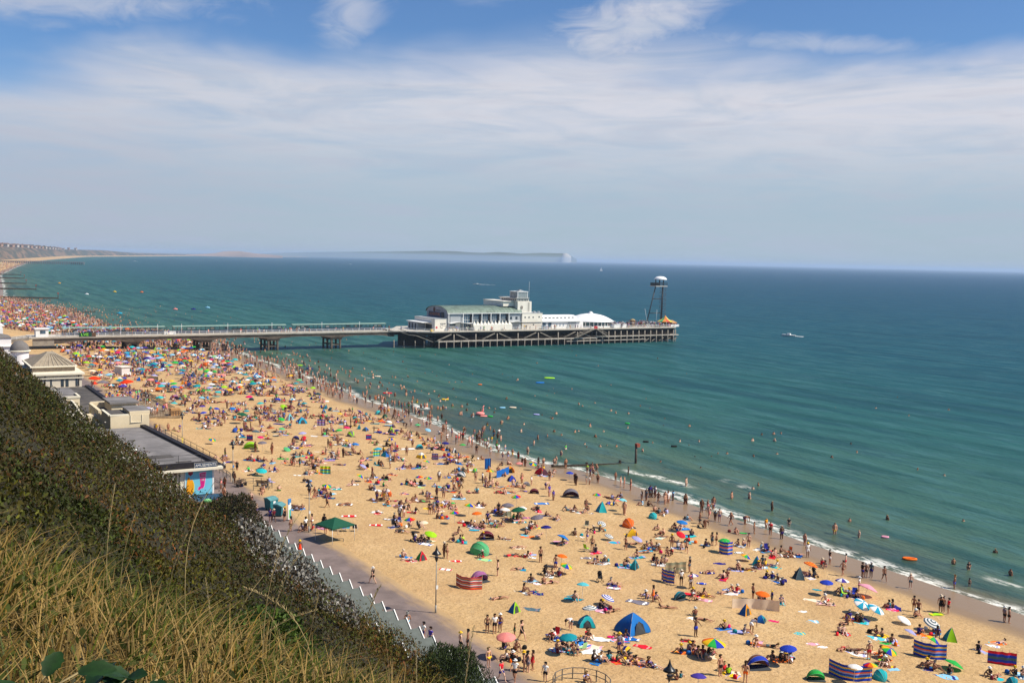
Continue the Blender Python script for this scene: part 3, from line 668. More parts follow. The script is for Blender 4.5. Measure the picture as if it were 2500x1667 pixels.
def stair(pts, w, label, grp=None):
    e = empty('staircase', label, 'stairs', (pts[0][0], pts[0][1], pts[0][2])); O = Vector(pts[0])
    for nm, dz, r in (('stringer', 0, .14), ('handrail', 1.0, .06)):
        for yo in (0, w):
            mb = MB(); mb.tube([Vector(p)-O+Vector((0, yo, dz)) for p in pts], r, 4, 0, False); obj(nm, mb, conc if dz == 0 else dkmetal if 'dark' in label else conc, e)
    mb = MB()
    for a, b in zip(pts[:-1], pts[1:]):
        a = Vector(a)-O; b = Vector(b)-O; k = max(2, int((b-a).length/.5))
        for i in range(k): c = a.lerp(b, (i+.5)/k); mb.box(c.x-.2, c.y, c.z-.04, c.x+.2, c.y+w, c.z+.02)
    obj('treads', mb, conc, e); return e
stair([(254.2, YH-1.5, 6.45), (244.8, YH-1.5, 2.9)], 1.2, 'left flight of pale stairs below the red gate sign on the pier')
stair([(255.4, YH-1.5, 6.45), (261.4, YH-1.5, 3.3)], 1.2, 'right flight of pale stairs below the red gate sign on the pier')
stair([(167, 357.4, 6.45), (170, 354.8, 5.2), (172.5, 353.6, 5.0), (178.4, 351.4, 2.6)], 1.2, 'dark stairs going down where the pier walkway meets the head')
mb = MB(); mb.box(-.9, 0, 0, .9, .12, 1.1); small_thing('gate_sign', 'red square sign above the stairs on the near side of the pier head', 'sign', (254.7, YH-1.6, 6.6), mb, mat('red_sign', (.55, .06, .06), .6, .2, 4))
railing('railing', 'long white railing along the near edge of the pier head', [(163.7, 360.9), (168, 358.7), (173, 355.2), (178.4, YH+.15), (215, YH+.15), (253.5, YH+.15)], 6.5, 1.1, 3.0)
railing('railing', 'white railing at the seaward end of the pier head', [(256, YH+.15), (299.3, YH+.15), (303.8, 356.6), (303.8, 383)], 6.5, 1.1, 3.0)
# --- theatre hall
th = empty('pier_theatre', 'large cream pier theatre with barrel shaped green roof and tall glazed side', 'theatre', (187, 356, 6.5))
HX, HY, EZ = 34.0, 18.4, 6.75
def arc(z0, rise, w, n_=14, o=0.0): return [(w*(1-math.cos(math.pi*i/n_))/2, z0+rise*math.sin(math.pi*i/n_)**.9+o) for i in range(n_+1)]
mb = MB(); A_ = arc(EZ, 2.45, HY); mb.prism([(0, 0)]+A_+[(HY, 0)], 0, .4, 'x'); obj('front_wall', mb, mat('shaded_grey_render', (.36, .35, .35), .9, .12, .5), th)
mb = MB(); mb.prism([(0.3, 0)]+arc(EZ-.1, 2.3, HY-.6, 14)[:0]+[(0.3, EZ), (HY-.3, EZ), (HY-.3, 0)], .4, HX, 'x'); obj('wall', mb, greyw, th)
mb = MB(); rows = []
for x in np.linspace(-.35, HX, 30):
    rows.append([(x, -.5+(HY+1.0)*(1-math.cos(math.pi*i/16))/2, EZ+.05+2.6*math.sin(math.pi*i/16)**.9) for i in range(17)])
mb.grid(rows)
rows2 = [[(p[0], p[1], p[2]-.18) for p in r] for r in (rows[0], rows[-1])]
for r, q_ in zip((rows[0], rows[-1]), rows2):
    mb.grid([r, q_], smooth=False)
ro = obj('roof', mb, copper, th)
mb = MB()
for x in np.linspace(.3, HX-.3, 22):
    P = [(x, -.5+(HY+1.0)*(1-math.cos(math.pi*i/16))/2, EZ+.09+2.6*math.sin(math.pi*i/16)**.9) for i in range(0, 11)]; mb.tube(P, .07, 4, 0, False)
obj('roof_seams', mb, copper, ro)
mb = MB(); mb.box(-.3, -.55, EZ-.18, HX, -.45, EZ+.1); obj('eaves_board', mb, white, ro)
# glazed bays
for i in range(6):
    x = 7.0+i*4.2
    if i < 5:
        mb = MB(); mb.box(x+.25, .22, .2, x+2.9, .28, EZ-.3); f = obj('window', mb, glassb, th)
        mb = MB()
        for k in range(1, 4): mb.box(x+.25+k*.88-.93, .15, .6, x+.25+k*.88-.85, .215, EZ-.3)
        for k in range(1, 5): mb.box(x+.25, .15, k*1.35, x+2.9, .215, k*1.35+.09)
        obj('glazing_bars', mb, rail_w, f)
        mb = MB(); mb.box(x+2.9, .17, .2, x+3.95, .29, EZ-.3); obj('dark_bay', mb, dkmetal, th)
mb = MB(); mb.prism([(0, 0), (.55, 0), (.28, EZ-.1), (0, EZ-.1)], 6.6, 6.85, 'x'); finm = mb.mesh('fin', [white])
for i in range(6): part('fin', finm, th, (i*4.2+(0 if i else 0), -.62, 0))
part('fin', finm, th, (-6.5, -.62, 0))
mb = MB(); mb.box(1.2, .1, .1, 6.2, .29, EZ-.3); obj('side_panel', mb, greyw, th)
mb = MB(); mb.box(27.9, .1, .1, 33.9, .29, EZ-.3); obj('side_panel', mb, greyw, th)
for x in (28.6, 31.2): mb = MB(); mb.box(x, .04, 4.1, x+1.0, .12, 5.2); obj('window', mb, glassd, th)
mb = MB(); mb.box(.3, -.6, .05, 5.2, .1, 2.9); obj('side_block', mb, cream, th)
mb = MB(); mb.box(.6, -.66, 2.0, 3.2, -.6, 2.6); obj('window', mb, glassd, th)
# wavy canopy
mb = MB(); rows = [[(x, y, 3.15+.28*math.sin((x-1.5)/9.6*math.pi*2)) for x in np.linspace(.2, 10.2, 24)] for y in (-2.2, .1)]
mb.grid(rows); mb.grid([[(p[0], p[1], p[2]-.14) for p in r] for r in reversed(rows)]); mb.grid([rows[0], [(p[0], p[1], p[2]-.14) for p in rows[0]]]); obj('canopy', mb, white, th)
mb = MB(); rows = [[(x, y, 3.2+.22*math.sin((x-28)/6*math.pi)) for x in np.linspace(28, 34, 14)] for y in (-2.2, .1)]
mb.grid(rows); mb.grid([[(p[0], p[1], p[2]-.14) for p in r] for r in reversed(rows)]); mb.grid([rows[0], [(p[0], p[1], p[2]-.14) for p in rows[0]]]); obj('canopy', mb, white, th)
# sign on the gable
sg = MB(); sg.box(-.22, 3.2, 4.9, -.02, 16.2, 6.9); s1 = obj('sign_board', sg, mat('dark_blue_board', (.012, .04, .10), .5, .2), th)
o = obj('lettering', text_mesh('ADVENTURE', 1.7, mat('orange_lettering', (.62, .20, .05), .5, .1), .02, sx=.95), [], s1); o.rotation_euler = (math.pi/2, 0, -math.pi/2); o.location = (-.25, 10.8, 5.9)
mb = MB(); mb.box(-.24, 3.0, 4.8, -.0, 5.2, 7.0); obj('board_end', mb, dkmetal, s1)
mb = MB(); mb.lathe([(.0, 0), (.95, .05), (.95, .1), (.0, .12)], (0, 0, 0), 14); o = obj('emblem', mb, mat('brown_emblem', (.16, .08, .05), .6, .3, 3), th); o.rotation_euler = (0, -math.pi/2, 0); o.location = (-.05, 11.6, 7.8)
mb = MB(); mb.box(-.06, 6.2, 7.35, -.0, 10.0, 7.75); obj('small_lettering', mb, mat('brown_strip', (.14, .10, .09), .7, .5, 5), th)
# foyer in front of the gable
fy = empty('pier_foyer', 'low cream foyer with white canopy and dark doors at the landward end of the theatre', 'foyer', (181.4, 356, 6.5))
mb = MB(); mb.box(0, 0, 0, 5.55, 18.0, 4.6); obj('wall', mb, cream, fy)
mb = MB(); mb.box(-.1, -.1, 4.6, 5.5, 18.2, 4.8); obj('roof', mb, greyw, fy)
mb = MB(); mb.box(-4.2, 3.2, 2.95, -.02, 17.4, 3.15); obj('canopy', mb, white, fy)
mb = MB(); mb.box(-3.6, 8.2, 0, -.02, 16.8, 2.95); obj('porch', mb, greyw, fy)
mb = MB(); mb.box(-.08, 2.6, 0, 0, 7.6, 2.3); obj('doors', mb, dkmetal, fy)
for y in (9.2, 12.0, 14.6): mb = MB(); mb.box(-3.68, y, 0, -3.6, y+1.1, 2.4); obj('doors', mb, dkmetal, fy)
mb = MB(); mb.box(2.2, -.06, 1.5, 4.9, 0, 3.1); wm = mb.mesh('window', [cream])
for k in range(3): mb = MB(); mb.box(2.4+k*.85, -.05, 2.55, 2.95+k*.85, 0, 2.95); obj('window', mb, glassd, fy)
mb = MB(); mb.tube([(3.1+.8*math.cos(a), -.03, 1.6+.6*math.sin(a)) for a in np.linspace(.6, 5.2, 12)], .07, 5); mb.tube([(4.2, -.03, 2.0), (4.9, -.03, 1.7)], .06, 4); obj('painted_emblem', mb, dkmetal, fy)
mb = MB(); mb.disc((0, 0, 0), .45, 12); o = obj('round_sign', mb, mat('red_round_sign', (.6, .08, .08), .6, .1), fy); o.rotation_euler = (math.pi/2, 0, 0); o.location = (.75, -.05, 1.3)
mb = MB(); mb.box(-.5, -.4, 0, .5, .4, .85); mb.tube([(0, 0, .85), (0, 0, 1.0)], .3, 8); small_thing('yellow_bin', 'yellow bin at the corner of the pier head deck', 'bin', (178.9, 353.6, 6.5), mb, mat('yellow_plastic', (.75, .48, .05), .5))
# row of eleven little marquees
e = empty('marquee_row', 'row of cream pointed marquee tops behind a plain cream hoarding on the pier', 'marquees', (197.2, 353.4, 6.5))
mb = MB(); mb.box(0, 0, .05, 18.0, .12, 2.25); obj('hoarding', mb, mat('cream_hoarding', (.76, .72, .62), .8, .04, .6), e)
mb = MB(); mb.box(0, .12, .05, .12, 2.4, 2.2); mb.box(17.9, .12, .05, 18.0, 2.4, 2.2); obj('side_hoarding', mb, MATS['cream_hoarding'], e)
mb = MB(); s_ = .8; b0 = mb.pts([(-s_, -s_, 0), (s_, -s_, 0), (s_, s_, 0), (-s_, s_, 0), (-.3, -.3, .75), (.3, -.3, .75), (.3, .3, .75), (-.3, .3, .75), (0, 0, 1.65)])
for k in range(4): mb.face((b0+k, b0+(k+1) % 4, b0+4+(k+1) % 4, b0+4+k)); mb.face((b0+4+k, b0+4+(k+1) % 4, b0+8))
mt = mb.mesh('marquee_top', [MATS['cream_hoarding']])
for k in range(11): part('marquee_top', mt, e, (.82+k*1.635, 1.1, 2.25))
# tower block
tw = empty('clock_tower_block', 'cream square tower of the theatre with a window strip and a glass lantern on top', 'tower', (219.3, 356, 6.5))
mb = MB(); mb.box(0, .3, 0, 6.7, 19.5, 11.35); obj('wall', mb, cream, tw)
mb = MB(); mb.box(-.4, .4, 11.35, 5.2, 14, 12.6); s2 = obj('window_storey', mb, cream, tw)
mb = MB()
for k in range(7): mb.box(-.1+k*.74, .33, 11.6, .35+k*.74, .38, 12.3)
for k in range(8): mb.box(-.48, .8+k*1.5, 11.6, -.42, 1.9+k*1.5, 12.3)
obj('window', mb, glassd, s2)
mb = MB(); mb.box(-.9, .1, 12.6, 5.5, 14.5, 12.8); obj('roof_slab', mb, mat('pale_slab', (.5, .48, .44), .8, .1, 1), tw)
mb = MB(); mb.box(-5.5, 2.5, 11.2, 0, 19.5, 11.45); mb.box(-5.3, 3, 9.3, 0, 19.3, 11.2); obj('wing', mb, cream, tw)
mb = MB(); mb.box(.15, .8, 12.82, 4.9, 6.8, 15.2); lt = obj('lantern', mb, mat('lantern_glass', (.20, .25, .26), .15, .3, .8, spec=.5), tw)
mb = MB()
for x in (.1, 4.8): mb.box(x, .7, 12.82, x+.25, .95, 15.2); mb.box(x, 6.7, 12.82, x+.25, 6.95, 15.2)
for k in range(1, 8): mb.box(.2+k*.58, .72, 12.82, .26+k*.58, .79, 15.2)
for k in range(1, 6): mb.box(.08, .8+k*1.0, 12.82, .14, .88+k*1.0, 15.2)
mb.box(-.1, .6, 15.2, 5.2, 7.1, 15.45); obj('lantern_frame', mb, white, lt)
mb = MB(); mb.box(1.4, 2, 15.46, 3.6, 4, 15.8); mb.box(2.0, 2.5, 15.8, 3.0, 3.5, 16.1); obj('roof_equipment', mb, greyw, tw)
mb = MB(); mb.tube([(5.9, 1.2, 11.3), (5.9, 1.2, 19.5)], .045, 5); obj('aerial', mb, rail_w, tw)
mb = MB(); mb.tube([(1.9+.55*math.cos(a), .27, 8.9+.75*math.sin(a)) for a in np.linspace(0, 6.28, 13)], .09, 4); mb.box(1.5, .2, 8.5, 2.3, .28, 9.3); obj('wall_emblem', mb, mat('faded_emblem', (.28, .24, .2), .8, .3, 5), tw)
mb = MB(); mb.box(5.0, .2, 7.1, 5.1, .29, 11.0); mb.box(5.5, .2, 7.1, 5.56, .29, 11.0); obj('rain_pipe', mb, conc, tw)
sb = empty('side_block', 'plain cream two storey block right of the theatre tower', 'building', (221.2, 355.8, 6.5))
mb = MB(); mb.box(0, 0, 0, 9.9, 14, 2.9); obj('wall', mb, mat('cream_lower', (.60, .55, .47), .85, .08, .5), sb)
mb = MB(); mb.box(-.1, -.35, 2.9, 9.7, 14, 6.55); obj('upper_wall', mb, cream, sb)
mb = MB(); mb.box(-.2, -.45, 6.55, 9.9, 14.2, 6.7); obj('roof', mb, greyw, sb)
for x, z in ((1.0, 4.9), (2.9, 4.9), (3.6, 4.9), (4.9, 4.9), (5.6, 4.9), (7.8, 5.0)):
    if x in (1.0, 2.9, 4.9, 7.8): mb = MB(); mb.box(x, -.4, z-.3, x+.55, -.34, z+.3); obj('window', mb, glassd, sb)
mb = MB(); mb.box(5.4, -.06, 1.6, 5.9, 0, 2.1); obj('window', mb, glassd, sb)
for x in (6.5, 8.6): mb = MB(); mb.box(x, 1, 6.7, x+.7, 2, 7.3); obj('roof_unit', mb, greyw, sb)
# low white bar
lb = empty('low_white_bar', 'long low white building with a curved roof and a strip of small windows', 'building', (231.2, 356, 6.5))
mb = MB(); mb.box(0, .3, 0, 21, 15, 2.9); obj('wall', mb, white, lb)
mb = MB(); mb.prism([(-.4, 2.85), (-.4, 3.25), (2.2, 3.55), (3.0, 4.05), (3.0, 4.75), (5.5, 5.35), (9, 5.3), (15, 3.2), (15, 2.85)], 0, 19.5, 'x'); obj('roof', mb, whiter, lb)
for k in range(9): mb = MB(); mb.box(1.2+k*1.95, 2.94, 4.15, 2.3+k*1.95, 2.99, 4.55); obj('window', mb, glassd, lb)
for x, w in ((.4, 1.6), (3.2, 1.6)): mb = MB(); mb.box(x, .22, .5, x+w, .29, 2.5); obj('window', mb, glassb, lb)
mb = MB()
for x in (7.2, 8.9, 10.6): mb.box(x, .2, 1.0, x+.55, .28, 1.9)
obj('painted_letters', mb, mat('grey_blue_paint', (.30, .36, .42), .7, .3, 3), lb)
mb = MB(); mb.prism([(12.3, 0.1), (13.6, 0.1), (14.6, 2.6), (13.3, 2.6)], .18, .26, 'y'); obj('diagonal_stripe', mb, greyw, lb)
mb = MB(); mb.box(14.8, .2, .1, 17.4, .28, 2.7); obj('grey_door', mb, greyw, lb)
mb = MB(); mb.box(-1.3, -.5, 0, 1.3, .5, 1.4); small_thing('display_cabinet', 'pale blue display cabinet beside the low white bar', 'cabinet', (231.6, 354.6, 6.5), mb, mat('pale_blue', (.35, .48, .6), .6, .2))
# dome
dm = empty('dome_restaurant', 'round white domed restaurant with a ring of tall windows on the pier', 'restaurant', (263.2, 366.4, 6.5))
R_ = 10.2
mb = MB(); mb.lathe([(R_-.8, 0), (R_-.8, 2.3)], n=40); obj('glass_wall', mb, mat('teal_glass', (.05, .10, .11), .15, .6, .5, spec=.5), dm)
mb = MB(); mb.lathe([(R_-.4, 2.2), (R_+.1, 2.25), (R_, 2.55), (R_*.86, 3.35), (R_*.66, 4.35), (R_*.45, 5.05), (R_*.22, 5.45), (0, 5.55)], n=40); rf = obj('roof', mb, whiter, dm)
mb = MB(); mb.lathe([(1.1, 5.4), (1.1, 5.9), (.7, 6.1), (.7, 6.35), (0, 6.45)], n=10); obj('finial', mb, white, rf)
cm = MB(); cm.box(-.14, -.14, 0, .14, .14, 2.3); cm = cm.mesh('column', [white])
for k in range(34):
    a = 2*math.pi*k/34; part('column', cm, dm, ((R_-.6)*math.cos(a), (R_-.6)*math.sin(a), 0), a)
mb = MB(); mb.lathe([(R_-.3, 0), (R_-.3, .45), (R_-.75, .45)], n=40); obj('plinth', mb, white, dm)
# tall ride tower
vt = empty('zip_wire_tower', 'tall dark steel tower with leaning leg and white domed cap at the pier end', 'tower', (302.3, 365, 6.5))
mb = MB(); mb.tube([(-.6, 0, 0), (0, 0, 17.8)], .28, 8); mb.tube([(.6, .8, 0), (.9, .8, 17.8)], .2, 6); obj('mast', mb, dkmetal, vt)
mb = MB(); mb.tube([(-8.9, 0, .3), (-4.2, 0, 17.6)], .26, 6); obj('leaning_leg', mb, dkmetal, vt)
for z, x0 in ((5.5, -7.4), (12.0, -5.7)): mb = MB(); mb.tube([(x0, 0, z), (0, 0, z)], .18, 6); obj('cross_beam', mb, dkmetal, vt)
mb = MB(); P = [(.55+1.5*math.cos(a), .4+1.5*math.sin(a), .3+17.0*i/110) for i, a in enumerate(np.linspace(0, 2*math.pi*7.5, 111))]
mb.tube(P, .08, 4); mb.tube([(p[0], p[1], p[2]+.9) for p in P], .06, 4)
for p in P[::2]: mb.poly([(.55, .4, p[2]), (p[0], p[1], p[2]), (p[0]*.8+.11-(p[1]-.4)*.3, p[1]+(p[0]-.55)*.3, p[2])])
obj('spiral_stair', mb, mat('rusty_brown_steel', (.08, .065, .07), .7, .4, 2), vt)
mb = MB(); mb.box(-5.4, -1.8, 17.6, 1.3, 2.6, 18.0); obj('platform', mb, mat('pale_platform', (.42, .40, .36), .8, .1), vt)
mb = MB()
for (x0, y0, x1, y1) in ((-5.4, -1.8, 1.3, -1.7), (-5.4, 2.5, 1.3, 2.6), (-5.4, -1.7, -5.3, 2.5), (1.2, -1.7, 1.3, 2.5)): mb.box(x0, y0, 19.2, x1, y1, 19.35); mb.box(x0, y0, 18.55, x1, y1, 18.65)
for k in range(10): mb.box(-5.35+k*.72, -1.8, 18.0, -5.25+k*.72, -1.7, 19.2)
mb.box(-5.3, 0, 18.0, -2.5, 2.4, 19.3); obj('guard_rail', mb, dkmetal, vt)
for x, y in ((-2.7, -1), (-.5, -1), (-2.7, 1.8), (-.5, 1.8)): mb = MB(); mb.box(x-.16, y-.16, 18, x+.16, y+.16, 20.9); obj('cap_post', mb, dkmetal, vt)
mb = MB(); mb.lathe([(2.95, 20.75), (3.0, 20.88), (2.6, 21.5), (1.9, 21.95), (1.0, 22.2), (0, 22.3)], (-1.2, .4, 0), 20); mb.disc((-1.2, .4, 20.8), 2.85, 20); obj('cap', mb, whiter, vt)
# bright tent at the end
ct = empty('fairground_tent', 'little fairground ride with a pointed canopy of red, green and yellow panels', 'fairground tent', (298.2, 357.6, 6.5))
cc = [mat('tent_red', (.60, .10, .05), .7), mat('tent_yellow', (.75, .50, .08), .7), mat('tent_green', (.05, .35, .14), .7), mat('tent_orange', (.65, .25, .05), .7)]
mb = MB(); mb.lathe([(3.5, 2.0), (3.6, 2.2), (1.5, 3.3), (.5, 4.3), (0, 5.0)], n=12, mf=lambda k, i: k % 4, smooth=False); obj('canopy', mb, cc, ct)
mb = MB(); mb.lathe([(1.0, 0), (1.0, 2.4)], n=10); obj('drum', mb, mat('tent_drum', (.03, .10, .09), .6, .4, 2), ct)
pm2 = MB(); pm2.tube([(0, 0, 0), (0, 0, 2.2)], .07, 5); pm2 = pm2.mesh('pole', [rail_w])
for k in range(6): part('pole', pm2, ct, (3.7*math.cos(k*1.047), 3.7*math.sin(k*1.047), 0))
et = empty('striped_stall', 'squat stall with an orange striped roof at the seaward end of the pier', 'stall', (302.0, 357.6, 6.5))
mb = MB(); mb.box(-3.2, -1.5, 0, 1.7, 5, 1.7); obj('wall', mb, mat('purple_red', (.28, .05, .12), .7, .3, 1.5), et)
mb = MB()
for k in range(8): x0 = -3.5+k*.66; mb.prism([(-1.9, 1.65), (1.5, 2.6), (5.3, 1.65), (5.3, 1.5), (-1.9, 1.5)], x0, x0+.64, 'x', m=k % 2)
obj('roof', mb, [cc[3], mat('stall_tan', (.5, .3, .15), .7)], et)
mb = MB(); mb.box(1.72, -3.2, 0, 1.8, 5, 1.0); mb.box(-3.2, -3.5, 0, 1.3, -3.4, 1.0); obj('skirting', mb, white, et)
for (x, y, lx, h, lab) in ((286.5, 355, -2.2, 8.2, 'leaning pale mast on the pier head near the rides'), (291.6, 356, .4, 7.6, 'upright pale mast beside the leaning leg of the tower')):
    mb = MB(); mb.tube([(0, 0, 0), (lx, 0, h)], .09, 5); mb.box(-.25, -.25, 0, .25, .25, .3); small_thing('ride_mast', lab, 'mast', (x, y, 6.5), mb, mat('pale_grey_metal', (.45, .46, .46), .5))
# rides and stalls between the dome and the tent
R_ = random.Random(5)
mb = MB(); mb.box(-3.3, -.8, 0, 3.3, .8, 1.5); mb.box(-3.4, -.9, 1.5, 3.4, .9, 1.6); small_thing('white_stall', 'low white stall in front of the rides right of the dome', 'stall', (270.2, 354.6, 6.5), mb, white)
e = empty('ride_hut', 'small brown hut with a yellow pointed top among the rides', 'hut', (283.2, 362, 6.5)); mb = MB(); mb.box(-.9, -.9, 0, .9, .9, 2.6); obj('wall', mb, mat('brown_hut', (.2, .12, .07), .7, .3, 2), e); mb = MB(); mb.lathe([(1.2, 2.6), (.9, 3.0), (0, 3.3)], n=8); obj('roof', mb, mat('tan_cap', (.35, .25, .12), .7), e)
e = empty('ride_hut', 'small hut with a green and yellow top right behind the dome', 'hut', (272.5, 366, 6.5)); mb = MB(); mb.box(-1.1, -1.1, 0, 1.1, 1.1, 2.4); obj('wall', mb, MATS['brown_hut'], e); mb = MB(); mb.lathe([(1.9, 2.3), (1.5, 2.9), (0, 3.3)], n=8, mf=lambda k, i: k % 2); obj('roof', mb, [cc[2], cc[1]], e)
for k in range(64):
    x = 268+R_.random()*27; y = 354+R_.random()*15; 
    if 280 < x < 286 and y > 359: continue
    e = empty('ride_table', 'dark round table with a low stool ring on the pier head', 'table', (x, y, 6.5), 0, 'dark tables between the dome and the rides')
    mb = MB(); mb.lathe([(.0, 0), (.25, .02), (.06, .1), (.06, .95), (.7, 1.0), (.7, 1.06), (0, 1.08)], n=8); obj('table_top', mb, dkmetal if k % 4 else white, e)
    mb = MB(); mb.tube([(.0, 0, 1), (0, 0, 1.9+.8*R_.random())], .05, 4); mb.lathe([(.75, 1.75), (0, 2.15)], n=8); obj('shade', mb, mat('ride_shade_%d' % (k % 4), ((.05, .045, .06), (.10, .05, .06), (.3, .28, .27), (.06, .06, .07))[k % 4], .7), e)
# ============================================================ BUILDINGS ALONG THE FOOT OF THE CLIFF
rooff = mat('grey_roof_felt', (.19, .175, .17), .85, .28, .35, .2, 3)
roofd = mat('dark_roof_felt', (.085, .075, .068), .9, .35, .5, .3, 3)
creamy = mat('cream_yellow_render', (.74, .62, .42), .85, .06, .3)
creamp = mat('pale_cream_trim', (.76, .69, .54), .8, .05, .4)
black = mat('black_fascia', (.018, .015, .018), .7, .3, 1)
BY = 132.4
am = empty('amusement_arcade', 'long flat roofed arcade with cream walls and black parapet below the cliff', 'arcade', (24, BY, 2.5))
def R(mb, e): return rel(e, mb)
mb = MB(); mb.prism([(25, BY+.2), (35.4, BY+.2), (32.9, 164.5), (25, 164.5)], 2.0, 7.4, 'z'); obj('wall', R(mb, am), creamy, am, fix=True)
mb = MB(); mb.prism([(24.5, BY-.1), (35.3, BY-.1), (32.8, 164.4), (24.5, 164.4)], 7.4, 7.75, 'z'); obj('roof', R(mb, am), rooff, am, fix=True)
mb = MB(); mb.box(24.5, BY-.42, 7.35, 36.0, BY-.1, 8.1); mb.prism([(35.3, BY-.1), (36.0, BY-.1), (33.6, 164.4), (32.8, 164.4)], 7.35, 8.1, 'z'); obj('parapet', R(mb, am), black, am, fix=True)
mb = MB(); mb.prism([(36.0, BY+.5), (37.3, BY+.5), (34.9, 164.4), (33.6, 164.4)], 6.75, 7.15, 'z'); obj('side_canopy', R(mb, am), black, am, fix=True)
mb = MB(); mb.box(25, BY-.75, 7.0, 36.6, BY+.15, 7.3); obj('ledge', R(mb, am), creamp, am)
mb = MB(); mb.box(31.3, BY+.05, 2.1, 31.9, BY+.18, 7.0); obj('pilaster', R(mb, am), creamp, am)
mb = MB(); mb.box(30.6, BY+.1, 2.1, 30.9, BY+.18, 7.0); obj('pilaster', R(mb, am), mat('brown_trim', (.22, .14, .08), .8, .2), am)
for (x0, y0, x1, y1) in ((28.2, 138.0, 31.8, 139.9), (27.5, 141.2, 28.2, 146.0), (31.3, 134.2, 33.2, 134.7), (28.8, 152.5, 29.8, 153.1)):
    mb = MB(); mb.box(x0, y0, 7.751, x1, y1, 7.82); obj('roof_patch', R(mb, am), roofd, am)
for x, y, wh in ((27.0, 146.5, 'nearest'), (26.4, 152.5, 'middle'), (26.0, 158, 'farthest')):
    e = empty('roof_light', wh+' of the small domed roof lights on the arcade roof', 'roof light', (x, y, 7.76), 0, 'roof lights on the arcade roof'); mb = MB(); mb.box(-.55, -.55, 0, .55, .55, .22); obj('kerb', mb, creamp, e); mb = MB(); mb.lathe([(.4, .22), (.32, .32), (0, .36)], n=10); obj('dome', mb, white, e)
e = empty('chimney_cowl', 'white capped red vent on the arcade roof by the bushes', 'vent', (27.3, 141, 7.76)); mb = MB(); mb.lathe([(.4, 0), (.4, .8)], n=10); obj('pipe', mb, mat('red_vent', (.35, .05, .05), .6), e); mb = MB(); mb.lathe([(.45, .8), (.45, .9), (0, 1.05)], n=10); obj('cap', mb, white, e)
sg = empty('arcade_sign', 'dark blue sign with white letters AMUSEMENTS on the arcade parapet', 'sign', (34.4, BY-.5, 7.62))
mb = MB(); mb.box(-1.5, 0, -.36, 1.5, .07, .40); obj('board', mb, mat('sign_navy', (.012, .035, .09), .5, .1), sg)
mb = MB()
for (a, b, c, d) in ((-1.46, -.33, 1.46, -.30), (-1.46, .34, 1.46, .37), (-1.46, -.3, -1.43, .34), (1.43, -.3, 1.46, .34)): mb.box(a, -.012, b, c, 0, d)
obj('border', mb, creamp, sg)
o = obj('lettering', text_mesh('AMUSEMENTS', .48, white, .008, sx=.88), [], sg); o.rotation_euler = (math.pi/2, 0, 0); o.location = (0, -.012, .02)
ad = empty('mural', 'sky blue painted advertisement with an orange ice and a pink shape on the arcade wall', 'advertisement', (31.95, BY-.02, 3.75))
mb = MB(); mb.box(0, 0, 0, 3.45, .06, 3.2); obj('panel', mb, mat('sky_blue_paint', (.17, .52, .68), .6, .06, .5), ad)
mb = MB(); mb.box(3.45, -.02, 0, 3.65, .08, 3.2); mb.box(-.1, -.02, 0, 0, .06, 3.2); obj('frame', mb, white, ad)
def flat(P, y, m, nm, par):
    mb = MB(); mb.prism([(p[0], p[1]) for p in P], y, y+.01, 'y'); return obj(nm, mb, m, par, fix=True)
ell = [(.62+.52*math.cos(a)*(1 if a < 6 else 1), 1.05+1.1*math.sin(a)) for a in np.linspace(-math.pi, math.pi*.35, 18)]
P = ell+[(.62, 1.95), (.50, 2.38), (.36, 2.3), (.2, 1.95)]
flat(P, -.02, mat('mango_orange', (.80, .33, .01), .5, .15, 1.5), 'orange_ice', ad)
P = [(1.0+.06, .3), (1.13, .9), (1.12, 1.4), (.98, 1.8), (.9, 1.78), (1.02, 1.3), (1.0, .8), (.9, .25)]
flat(P, -.032, mat('mango_yellow', (.85, .62, .05), .5), 'orange_ice_edge', ad)
out_ = [(1.75, 2.85), (2.65, 2.95), (2.62, 2.3), (2.45, 1.1), (2.3, .78), (1.95, .72), (1.75, .50), (1.52, .62), (1.62, .95), (1.82, 1.0), (1.92, 1.1), (1.85, 1.9)]
flat(out_, -.02, mat('pale_pink_line', (.85, .45, .65), .5), 'shape_outline', ad)
cx_, cz_ = 2.1, 1.7
flat([(cx_+(x-cx_)*.86, cz_+(z-cz_)*.93) for x, z in out_], -.032, mat('magenta_paint', (.62, .015, .22), .5, .1), 'pink_shape', ad)
o = obj('lettering', text_mesh('YOU\nWANT\nME', .34, white, .004, sx=.85), [], ad); o.rotation_euler = (math.pi/2, 0, 0); o.location = (2.22, -.045, 2.2)
flat([(.35, 3.1), (.95, 3.1), (.95, 2.75), (.65, 2.5), (.35, 2.75)], -.02, mat('crimson_badge', (.25, .012, .04), .5), 'badge', ad)
aw = empty('shop_awning', 'dark blue shop awning with a round badge under the blue mural', 'awning', (32.3, BY-1.3, 3.1))
mb = MB(); mb.prism([(0, .05), (1.25, .55), (1.25, .0), (0, -.25)], 0, 4.3, 'x'); obj('canopy', mb, mat('awning_blue', (.02, .06, .11), .6, .2), aw, fix=True)
mb = MB(); mb.box(0, -.03, -.28, 4.3, 0, -.1); obj('valance', mb, mat('awning_tan', (.45, .35, .2), .7, .3, 3), aw)
mb = MB(); mb.lathe([(0, 0), (.55, .02), (.55, .08), (0, .1)], n=14, sy=.6); o = obj('badge', mb, mat('badge_green', (.15, .40, .15), .6, .6, 4), aw); o.rotation_euler = (math.pi/2, 0, 0); o.location = (2.1, -.04, 0)
mb = MB(); R_ = random.Random(4)
